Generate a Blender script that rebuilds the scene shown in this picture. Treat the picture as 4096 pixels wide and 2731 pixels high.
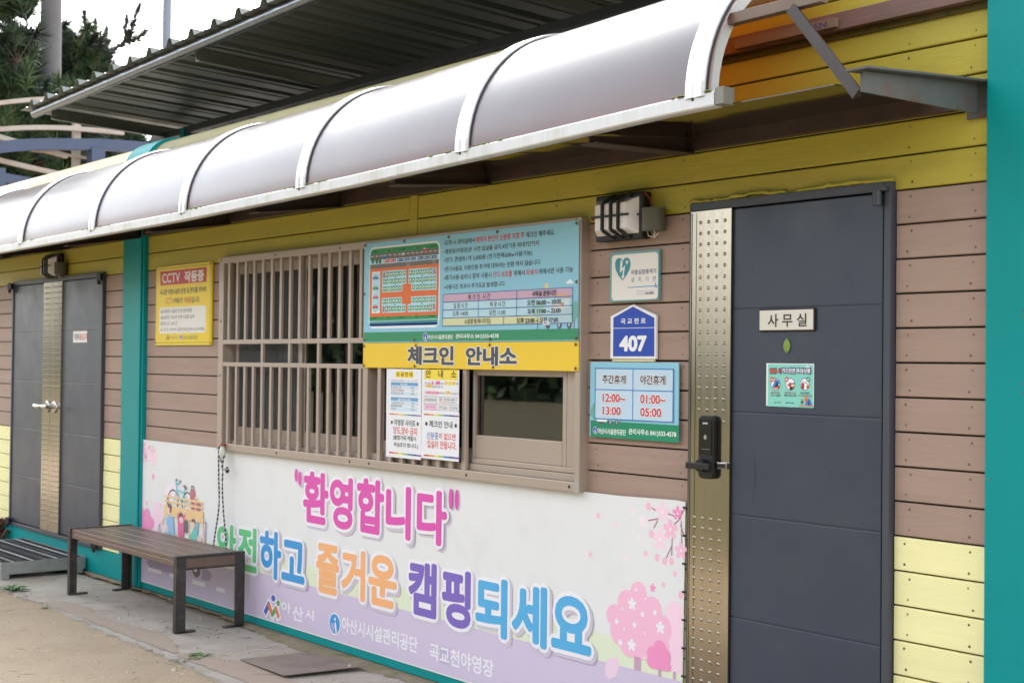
import bpy, math, random
from mathutils import Vector, Matrix
import numpy as np
random.seed(7)
rng = np.random.default_rng(7)
rad = math.radians
scene = bpy.context.scene
for o in list(bpy.data.objects): bpy.data.objects.remove(o)
COL = scene.collection

# ------------------------------------------------------------------ camera, sky, sun, exposure
yaw, pitch, roll = rad(51.55), rad(0.89), rad(-0.637)
fwd = Vector((-math.sin(yaw)*math.cos(pitch), math.cos(yaw)*math.cos(pitch), math.sin(pitch)))
rt = Vector((math.cos(yaw), math.sin(yaw), 0)); up = rt.cross(fwd)
c_, s_ = math.cos(roll), math.sin(roll)
rt2 = c_*rt - s_*up; up2 = s_*rt + c_*up
cam = bpy.data.cameras.new('camera'); cam_ob = bpy.data.objects.new('camera', cam); COL.objects.link(cam_ob)
M = Matrix((rt2, up2, -fwd)).transposed().to_4x4(); M.translation = (7, -4.2, 1.65)
cam_ob.matrix_world = M
cam.sensor_width = 36; cam.lens = 36*5600/4096; cam.clip_end = 500
cam.dof.use_dof = True; cam.dof.focus_distance = 6.3; cam.dof.aperture_fstop = 4.5
scene.camera = cam_ob

SUN_EL, SUN_AZ = rad(40), rad(-60)          # the sun stands behind the building, to the left
world = bpy.data.worlds.new('World'); scene.world = world; world.use_nodes = True
nt = world.node_tree; bg = nt.nodes['Background']
sky = nt.nodes.new('ShaderNodeTexSky'); sky.sky_type = 'NISHITA'; sky.sun_disc = False
sky.sun_elevation = SUN_EL; sky.sun_rotation = SUN_AZ; sky.dust_density = 2.5; sky.air_density = 1.0; sky.ozone_density = 1.0
hs = nt.nodes.new('ShaderNodeHueSaturation'); hs.inputs['Saturation'].default_value = 0.24
nt.links.new(sky.outputs[0], hs.inputs['Color']); nt.links.new(hs.outputs[0], bg.inputs[0])
bg.inputs[1].default_value = 0.15
sun = bpy.data.lights.new('sun', 'SUN'); sun.energy = 0.9; sun.angle = rad(10); sun.color = (1, .97, .94)
sun_ob = bpy.data.objects.new('sun', sun); COL.objects.link(sun_ob)
sdir = Vector((math.sin(SUN_AZ)*math.cos(SUN_EL), math.cos(SUN_AZ)*math.cos(SUN_EL), math.sin(SUN_EL)))
sun_ob.rotation_euler = sdir.to_track_quat('Z', 'Y').to_euler(); sun_ob.location = (0, 10, 20)
vs = scene.view_settings; vs.view_transform = 'Standard'; vs.look = 'None'; vs.exposure = 2.35; vs.gamma = 1
scene.cycles.max_bounces = 8; scene.cycles.diffuse_bounces = 4; scene.cycles.glossy_bounces = 4
scene.cycles.use_denoising = True
scene.cycles.sample_clamp_indirect = 6

# ------------------------------------------------------------------ materials
def lin(c):
    out = []
    for v in c[:3]:
        v = v/255.0
        out.append(v/12.92 if v <= .04045 else ((v+.055)/1.055)**2.4)
    return tuple(out)
MATS = {}
def mat(name, rgb, rough=.5, metal=0.0, var=0.0, scale=6.0, stretch=(1,1,1), bump=0.0, bscale=60.0, spec=.5, rvar=0.0, dirt=None, dirt_amt=0.0, dscale=2.0, coat=0.0):
    """rgb = the thing's own colour in sRGB 0..255; var = soft tone variation; dirt = patches of a second colour"""
    if name in MATS: return MATS[name]
    m = bpy.data.materials.new(name); m.use_nodes = True; n = m.node_tree.nodes; l = m.node_tree.links
    b = n['Principled BSDF']; col = lin(rgb)
    b.inputs['Base Color'].default_value = (*col, 1); b.inputs['Roughness'].default_value = rough
    b.inputs['Metallic'].default_value = metal; b.inputs['Specular IOR Level'].default_value = spec
    if coat: b.inputs['Coat Weight'].default_value = coat; b.inputs['Coat Roughness'].default_value = .1
    if var or bump or rvar or dirt:
        tc = n.new('ShaderNodeTexCoord'); mp = n.new('ShaderNodeMapping'); mp.inputs['Scale'].default_value = stretch
        l.new(tc.outputs['Object'], mp.inputs[0])
    out = None
    if var or dirt:
        nz = n.new('ShaderNodeTexNoise'); nz.inputs['Scale'].default_value = scale; nz.inputs['Detail'].default_value = 8; nz.inputs['Roughness'].default_value = .65
        l.new(mp.outputs[0], nz.inputs['Vector'])
        mr = n.new('ShaderNodeMapRange'); mr.inputs['From Min'].default_value = .25; mr.inputs['From Max'].default_value = .75
        mr.inputs['To Min'].default_value = 1-var; mr.inputs['To Max'].default_value = 1+var*.6
        l.new(nz.outputs['Fac'], mr.inputs['Value'])
        mul = n.new('ShaderNodeVectorMath'); mul.operation = 'SCALE'; mul.inputs[0].default_value = col
        l.new(mr.outputs[0], mul.inputs['Scale']); out = mul.outputs[0]
    if dirt:
        nd = n.new('ShaderNodeTexNoise'); nd.inputs['Scale'].default_value = dscale; nd.inputs['Detail'].default_value = 10; nd.inputs['Roughness'].default_value = .7
        l.new(mp.outputs[0], nd.inputs['Vector'])
        cr = n.new('ShaderNodeMapRange'); cr.inputs['From Min'].default_value = .5; cr.inputs['From Max'].default_value = .72; cr.inputs['To Max'].default_value = dirt_amt
        l.new(nd.outputs['Fac'], cr.inputs['Value'])
        mx = n.new('ShaderNodeMix'); mx.data_type = 'RGBA'; mx.inputs['B'].default_value = (*lin(dirt), 1)
        l.new(cr.outputs[0], mx.inputs['Factor']); l.new(out, mx.inputs['A']); out = mx.outputs['Result']
    if out is not None: l.new(out, b.inputs['Base Color'])
    if rvar:
        nr = n.new('ShaderNodeTexNoise'); nr.inputs['Scale'].default_value = scale*2; nr.inputs['Detail'].default_value = 6
        l.new(mp.outputs[0], nr.inputs['Vector'])
        m2 = n.new('ShaderNodeMapRange'); m2.inputs['To Min'].default_value = max(0, rough-rvar); m2.inputs['To Max'].default_value = min(1, rough+rvar)
        l.new(nr.outputs['Fac'], m2.inputs['Value']); l.new(m2.outputs[0], b.inputs['Roughness'])
    if bump:
        nb = n.new('ShaderNodeTexNoise'); nb.inputs['Scale'].default_value = bscale; nb.inputs['Detail'].default_value = 6
        l.new(mp.outputs[0], nb.inputs['Vector'])
        bp = n.new('ShaderNodeBump'); bp.inputs['Strength'].default_value = bump; bp.inputs['Distance'].default_value = .01
        l.new(nb.outputs['Fac'], bp.inputs['Height']); l.new(bp.outputs[0], b.inputs['Normal'])
    MATS[name] = m
    return m

# ------------------------------------------------------------------ mesh helpers
class MB:
    def __init__(s): s.v=[]; s.f=[]; s.m=[]; s.mats=[]; s.cur=0; s.smooth=set()
    def use(s, m):
        if m not in s.mats: s.mats.append(m)
        s.cur = s.mats.index(m); return s
    def add(s, vs_, fs, sm=False):
        k=len(s.v); s.v += [tuple(p) for p in vs_]
        for f in fs:
            if sm: s.smooth.add(len(s.f))
            s.f.append([i+k for i in f]); s.m.append(s.cur)
        return s
    def box(s, x0,x1,y0,y1,z0,z1):
        return s.add([(x0,y0,z0),(x1,y0,z0),(x1,y1,z0),(x0,y1,z0),(x0,y0,z1),(x1,y0,z1),(x1,y1,z1),(x0,y1,z1)],
                     [(0,3,2,1),(4,5,6,7),(0,1,5,4),(1,2,6,5),(2,3,7,6),(3,0,4,7)])
    def obox(s, p0, p1, w, h, upv=(0,0,1)):          # bar of section w x h from p0 to p1
        p0=Vector(p0); p1=Vector(p1); d=(p1-p0).normalized(); u=Vector(upv)
        a=d.cross(u).normalized()*w/2; b=a.cross(d).normalized()*h/2
        vs_=[p+q for p in (p0,p1) for q in (-a-b, a-b, a+b, -a+b)]
        return s.add(vs_, [(0,1,2,3),(7,6,5,4),(0,4,5,1),(1,5,6,2),(2,6,7,3),(3,7,4,0)])
    def poly(s, pts, flip=False):
        return s.add(pts, [list(range(len(pts)))[::-1] if flip else list(range(len(pts)))])
    def prism(s, pts, d):                             # extrude polygon by vector d
        n=len(pts); d=Vector(d); a=[Vector(p) for p in pts]
        return s.add(a+[p+d for p in a], [list(range(n))[::-1], list(range(n,2*n))]+[(i,(i+1)%n,n+(i+1)%n,n+i) for i in range(n)])
    def tube(s, pts, r, n=10, cap=True):
        pts=[Vector(p) for p in pts]; k0=len(pts); vs_=[]; fs=[]
        rr = r if isinstance(r,(list,tuple)) else [r]*k0
        ref=Vector((0,0,1))
        if abs((pts[-1]-pts[0]).normalized().z)>.9: ref=Vector((1,0,0))
        for i,p in enumerate(pts):
            d=(pts[min(i+1,k0-1)]-pts[max(i-1,0)]).normalized(); a=d.cross(ref).normalized(); b=a.cross(d)
            for j in range(n):
                t=2*math.pi*j/n; vs_.append(p+(a*math.cos(t)+b*math.sin(t))*rr[i])
        for i in range(k0-1):
            for j in range(n): fs.append((i*n+j, i*n+(j+1)%n, (i+1)*n+(j+1)%n, (i+1)*n+j))
        s.add(vs_, fs, True)
        if cap: s.add(vs_[:n],[list(range(n))[::-1]]); s.add(vs_[-n:],[list(range(n))])
        return s
    def sweep(s, pts, w, h):                          # one continuous rectangular bar along a curve
        pts=[Vector(p) for p in pts]; vs_=[]; fs=[]; n=len(pts)
        for i,p in enumerate(pts):
            d=(pts[min(i+1,n-1)]-pts[max(i-1,0)]).normalized(); a=d.cross(Vector((0,0,1))).normalized()*w/2; b=a.cross(d).normalized()*h/2
            vs_+=[p-a-b,p+a-b,p+a+b,p-a+b]
        for i in range(n-1): fs+=[(i*4+j,i*4+(j+1)%4,i*4+4+(j+1)%4,i*4+4+j) for j in range(4)]
        return s.add(vs_,fs+[(0,3,2,1),(n*4-4,n*4-3,n*4-2,n*4-1)])
    def dome(s, c, r, h, axis=(0,-1,0), n=10):        # small raised stud
        c=Vector(c); ax=Vector(axis); a=Vector((1,0,0)) if abs(ax.x)<.5 else Vector((0,1,0)); b=ax.cross(a)
        rings=[(1,0),(.8,.6),(.4,.93)]; vs_=[]; fs=[]
        for rr,hh in rings: vs_ += [c+(a*math.cos(2*math.pi*j/n)+b*math.sin(2*math.pi*j/n))*r*rr+ax*h*hh for j in range(n)]
        vs_.append(c+ax*h)
        for i in range(2):
            for j in range(n): fs.append((i*n+j,i*n+(j+1)%n,(i+1)*n+(j+1)%n,(i+1)*n+j))
        for j in range(n): fs.append((2*n+j,2*n+(j+1)%n,3*n))
        return s.add(vs_,fs,True)
    def build(s, name, m=None, parent=None, bevel=0):
        me=bpy.data.meshes.new(name); me.from_pydata(s.v,[],s.f)
        for x in (s.mats or [m]): me.materials.append(x)
        if s.mats: me.polygons.foreach_set('material_index', s.m)
        if s.smooth:
            fl=[i in s.smooth for i in range(len(s.f))]; me.polygons.foreach_set('use_smooth', fl)
        me.update()
        o=bpy.data.objects.new(name, me); COL.objects.link(o)
        if parent: o.parent=parent
        if bevel:
            b=o.modifiers.new('bevel','BEVEL'); b.width=bevel; b.segments=2; b.limit_method='ANGLE'; b.angle_limit=rad(40)
        return o
def tag(o, label=None, cat=None, group=None, kind=None):
    if label: o['label']=label
    if cat: o['category']=cat
    if group: o['group']=group
    if kind: o['kind']=kind
    return o
def thing(name, label, cat, loc=(0,0,0), group=None):
    """An Empty at the thing's base. Parts are built in world metres, so the base offset is taken out of each part by place()."""
    o=bpy.data.objects.new(name,None); COL.objects.link(o); o.empty_display_size=.1; o.location=loc
    return tag(o,label,cat,group)
def settle(root):
    """parts were built in world metres: keep them there although the root Empty stands at its base"""
    off=Matrix.Translation(-root.location)
    for ch in root.children: ch.data.transform(off) if ch.type=='MESH' else None
    for ch in root.children:
        for g in ch.children: g.data.transform(off)
def copy_tree(o, parent=None):
    c=o.copy(); COL.objects.link(c)
    if parent: c.parent=parent
    for ch in o.children: copy_tree(ch,c)
    return c

# ------------------------------------------------------------------ lettering and printed pictures
PRINT = dict(ink=(45,42,45),ink2=(60,58,66),red=(196,40,48),rred=(196,52,66),rred2=(206,70,72),white=(243,243,243),glow=(214,228,234),paper=(232,228,222),paper2=(236,232,236),grey=(80,80,84),greyl=(150,150,150),
 bgreen=(48,142,100),rgreen=(22,138,100),sunc=(232,212,140),trunkc=(120,110,105),leafc=(112,172,160),leafc2=(168,208,200),tyre=(92,92,108),vanb=(176,204,212),vang=(200,222,226),vano=(222,120,66),vanpale=(216,170,140),vanbr=(196,150,110),skin=(240,204,190),hairb=(118,84,92),wheel=(180,180,188),
 tpink=(206,170,194),tblue=(186,220,234),tyel=(216,216,170),tline=(58,104,166),rline=(44,116,186),rpale=(192,216,232),
 mgreen=(46,146,88),mroad=(116,104,100),mblue=(178,222,238),morange=(226,110,48),msea=(56,120,180),mdark=(44,50,48),myel=(206,210,60),carblue=(50,106,176),carred=(210,52,58),carpink=(206,78,100),cargreen=(48,140,84),mtree=(56,112,72),mred=(214,66,50),mnavy=(46,66,130),roofred=(160,52,60),
 navy=(58,64,120),navy2=(52,48,132),orange=(214,110,62),cred=(196,52,50),screw=(110,96,70),teal2=(52,140,152),blue2=(84,146,196),blue3=(62,128,206),plateblue=(36,72,176),aqua=(138,212,196),
 pgreen=(224,232,206),bpink1=(242,150,196),bpink2=(244,188,212),bpink2b=(238,156,196),bpink3=(247,212,228),bpink4=(244,228,238),btrunk=(204,160,188),bbranch=(180,120,146),bwhite=(240,238,242),bpetal=(240,210,228),bdark=(96,88,100),bdark2=(112,102,112),bteal=(120,208,214),bteal2=(120,202,196),bcase=(190,110,124),bwood=(240,206,150),bwood2=(232,192,138),bblue=(150,192,224),bpinkc=(226,112,158),bpurp=(176,158,198),bpurp2=(172,156,186),bgrey=(150,148,158),bpurp3=(196,180,208),bshadow=(206,196,212),magenta=(222,84,176),bgr=(96,196,128),bbl=(64,152,214),bor=(246,180,124),bvi=(126,104,190),bsk=(84,174,224),lnavy=(84,104,184),lor=(232,132,88),lgr=(96,164,112),
 bandgreen=(224,232,204),bandpurple=(210,196,219),hyel=(244,216,70),hyel2=(248,232,120),hpink=(238,130,190),hpink2=(246,190,214),hpink3=(244,196,222),pblue=(110,160,206),pblue2=(96,128,196),ppale=(208,226,238),ppale2=(226,226,230),
 rb1=(206,60,44),rb2=(232,140,52),rb3=(240,220,60),rb4=(150,196,80),rb5=(50,130,200),rb6=(52,62,120),rb7=(130,84,164))
def pmat(k): return mat('print_'+k, PRINT[k], .38, spec=.4)
_char={}; _glyph={}
def write_chars(chars, off):
    """one text object writes every character once, one per line; the lines are then taken apart"""
    cs=sorted(set(chars)); cu=bpy.data.curves.new('glyph_writer','FONT'); cu.body='\n'.join(cs); cu.resolution_u=4; cu.offset=off; cu.space_line=3
    ob=bpy.data.objects.new('glyph_writer',cu); me=ob.to_mesh()
    co=[(v.co.x,v.co.y) for v in me.vertices]; ln=[int(round((.35-y)/3.0)) for x,y in co]
    idx={}; out=[([],[]) for _ in cs]
    for i,(c,l_) in enumerate(zip(co,ln)): idx[i]=len(out[l_][0]); out[l_][0].append((c[0],c[1]+3.0*l_))
    for p in me.polygons:
        vs_=list(p.vertices); out[ln[vs_[0]]][1].append(tuple(idx[i] for i in vs_))
    for t,o_ in zip(cs,out): _char[(t,off)]=o_
    ob.to_mesh_clear(); bpy.data.objects.remove(ob); bpy.data.curves.remove(cu)
def weight(b): return .0 if (b<.009 or b>.03) else .02
def glyph(txt,off):
    if (txt,off) not in _glyph:
        miss=[c for c in txt if c!=' ' and (c,off) not in _char]
        if miss: write_chars(miss,off)
        V_=[];F_=[];x=0
        for c in txt:
            if c==' ': x+=.278; continue
            v_,f_=_char[(c,off)]; k=len(V_); V_+=[(a+x,b) for a,b in v_]; F_+=[tuple(i+k for i in q) for q in f_]
            x+=.92 if ord(c)>0x3000 else (.5 if c.isdigit() else (.323 if c in '()' else min(a for a,b in v_)+max(a for a,b in v_)))
        xs=[v[0] for v in V_]; ys=[v[1] for v in V_]; _glyph[(txt,off)]=(V_,F_,(min(xs),max(xs),min(ys),max(ys)))
    return _glyph[(txt,off)]
def art_layers(items, parent, y0, step=.00035):
    """items are flat print in wall metres (x,z); overlapping items are stacked in thin layers in front of y0"""
    boxes=[]; pic=MB(); let=MB()
    def put(mb, col, pts, faces, bb, extra=0):
        lv=1
        for (b,l_) in boxes:
            if b[0]<bb[1] and b[1]>bb[0] and b[2]<bb[3] and b[3]>bb[2] and l_>=lv: lv=l_+1
        boxes.append((bb,lv)); y=y0-step*lv
        mb.use(pmat(col)).add([(p[0],y,p[1]) for p in pts], faces)
    def text(col, t, x0,z0,x1,z1, bold, base=None, shift=(0,0)):
        gv,gf,bb=glyph(t,weight(bold))
        if bold<=.03: spread=[(0,0)]; inset=0; rad_=0
        else:                       # heavy strokes: the glyph is spread round a small circle, so corners stay round
            rad_=bold; inset=rad_ if base is None else base
            spread=[(0,0)]+[(rad_*math.cos(2*math.pi*i/12),rad_*math.sin(2*math.pi*i/12)) for i in range(12)]
        bx0,bx1,bz0,bz1=bb[0]-inset,bb[1]+inset,bb[2]-inset,bb[3]+inset
        sx=(x1-x0)/(bx1-bx0); sz=(z1-z0)/(bz1-bz0)
        P0=[(x0+(v[0]-bx0)*sx+shift[0], z0+(v[1]-bz0)*sz+shift[1]) for v in gv]
        xs=[p[0] for p in P0]; zs=[p[1] for p in P0]; ex,ez=rad_*sx,rad_*sz
        bbx=(min(xs)-ex,max(xs)+ex,min(zs)-ez,max(zs)+ez); lv=1
        for (b,l_) in boxes:
            if b[0]<bbx[1] and b[1]>bbx[0] and b[2]<bbx[3] and b[3]>bbx[2] and l_>=lv: lv=l_+1
        boxes.append((bbx,lv+(int(.0008/step)+1 if rad_ else 0))); y=y0-step*lv; let.use(pmat(col))
        for i,(dx,dz) in enumerate(spread):
            let.add([(p[0]+dx*sx,y-i*.00007,p[1]+dz*sz) for p in P0], gf)
    def poly(col, pts):
        a=sum(pts[i][0]*pts[(i+1)%len(pts)][1]-pts[(i+1)%len(pts)][0]*pts[i][1] for i in range(len(pts)))
        if a<0: pts=pts[::-1]
        xs=[p[0] for p in pts]; zs=[p[1] for p in pts]
        put(pic, col, pts, [list(range(len(pts)))], (min(xs),max(xs),min(zs),max(zs)))
    def ell(col,x,z,rx,rz,n=20): poly(col,[(x+rx*math.cos(2*math.pi*i/n), z+rz*math.sin(2*math.pi*i/n)) for i in range(n)])
    def line(col, pts, w):
        for a,b in zip(pts,pts[1:]):
            dx,dz=b[0]-a[0],b[1]-a[1]; L=math.hypot(dx,dz) or 1e-6; nx,nz=-dz/L*w/2,dx/L*w/2; ex,ez=dx/L*w*.35,dz/L*w*.35
            poly(col,[(a[0]+nx-ex,a[1]+nz-ez),(a[0]-nx-ex,a[1]-nz-ez),(b[0]-nx+ex,b[1]-nz+ez),(b[0]+nx+ex,b[1]+nz+ez)])
    for it in items:
        k=it[0]; c=it[1]
        if k=='T':
            base=.02 if it[7]>=.08 else None
            text(c,it[2],it[3],it[4],it[5],it[6],it[7],base)
        elif k=='B':
            text('bshadow',it[2],it[3],it[4],it[5],it[6],.105,.038,(.016,-.014))
            text('bwhite',it[2],it[3],it[4],it[5],it[6],.1,.038); text(c,it[2],it[3],it[4],it[5],it[6],.038)
        elif k=='Y': text('white',it[2],it[3],it[4],it[5],it[6],.085,.042); text(c,it[2],it[3],it[4],it[5],it[6],.042)
        elif k=='R': poly(c,[(it[2],it[3]),(it[4],it[3]),(it[4],it[5]),(it[2],it[5])])
        elif k=='Q':
            x0,z0,x1,z1,r=it[2:]; pts=[]
            for cx,cz,a0 in ((x1-r,z1-r,0),(x0+r,z1-r,90),(x0+r,z0+r,180),(x1-r,z0+r,270)):
                pts+=[(cx+r*math.cos(rad(a0+t)),cz+r*math.sin(rad(a0+t))) for t in (0,22,45,68,90)]
            poly(c,pts)
        elif k=='P': poly(c,list(it[2]))
        elif k=='E': ell(c,*it[2:6])
        elif k=='L': line(c,list(it[2]),it[3])
        elif k=='O':
            x,z,r,w=it[2:]; pts=[(x+r*math.cos(t),z+r*math.sin(t)) for t in [2*math.pi*i/20 for i in range(21)]]; line(c,pts,w)
        elif k=='F':
            x,z,r,c2=it[2:]; pts=[]
            for i in range(5):
                for da,q in ((-30,.42),(-20,.85),(-8,1.0),(0,.88),(8,1.0),(20,.85)): pts.append((x+r*q*math.cos(rad(90+72*i+da)), z+r*q*math.sin(rad(90+72*i+da))))
            poly(c,pts)
            if c2: ell(c2,x,z,r*.16,r*.16,8)
        elif k=='I':
            x,z,r=it[2:]; ell('bwhite',x,z,r,r,28); ell('bbl' if r>.05 else 'plateblue',x,z,r*.88,r*.88,28)
            ell('bwhite',x+r*.05,z+r*.42,r*.15,r*.15,12)
            poly('bwhite',[(x+r*.02,z+r*.18),(x+r*.2,z+r*.18),(x+r*.42,z-r*.72),(x+r*.15,z-r*.8),(x+r*.02,z-r*.1)])
            poly('bpurp3',[(x-r*.7,z-r*.02),(x-r*.1,z+r*.0),(x+r*.05,z-r*.3),(x-r*.1,z-r*.75),(x-r*.5,z-r*.6)])
            for d in (.12,.3,.48): line('bbl' if r>.05 else 'plateblue',[(x-r*.62,z-r*d),(x-r*.05,z-r*(d+.1))],r*.06)
    out=[]
    if pic.f: out.append(pic.build('picture',parent=parent))
    if let.f: out.append(let.build('lettering',parent=parent))
    return out
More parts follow.
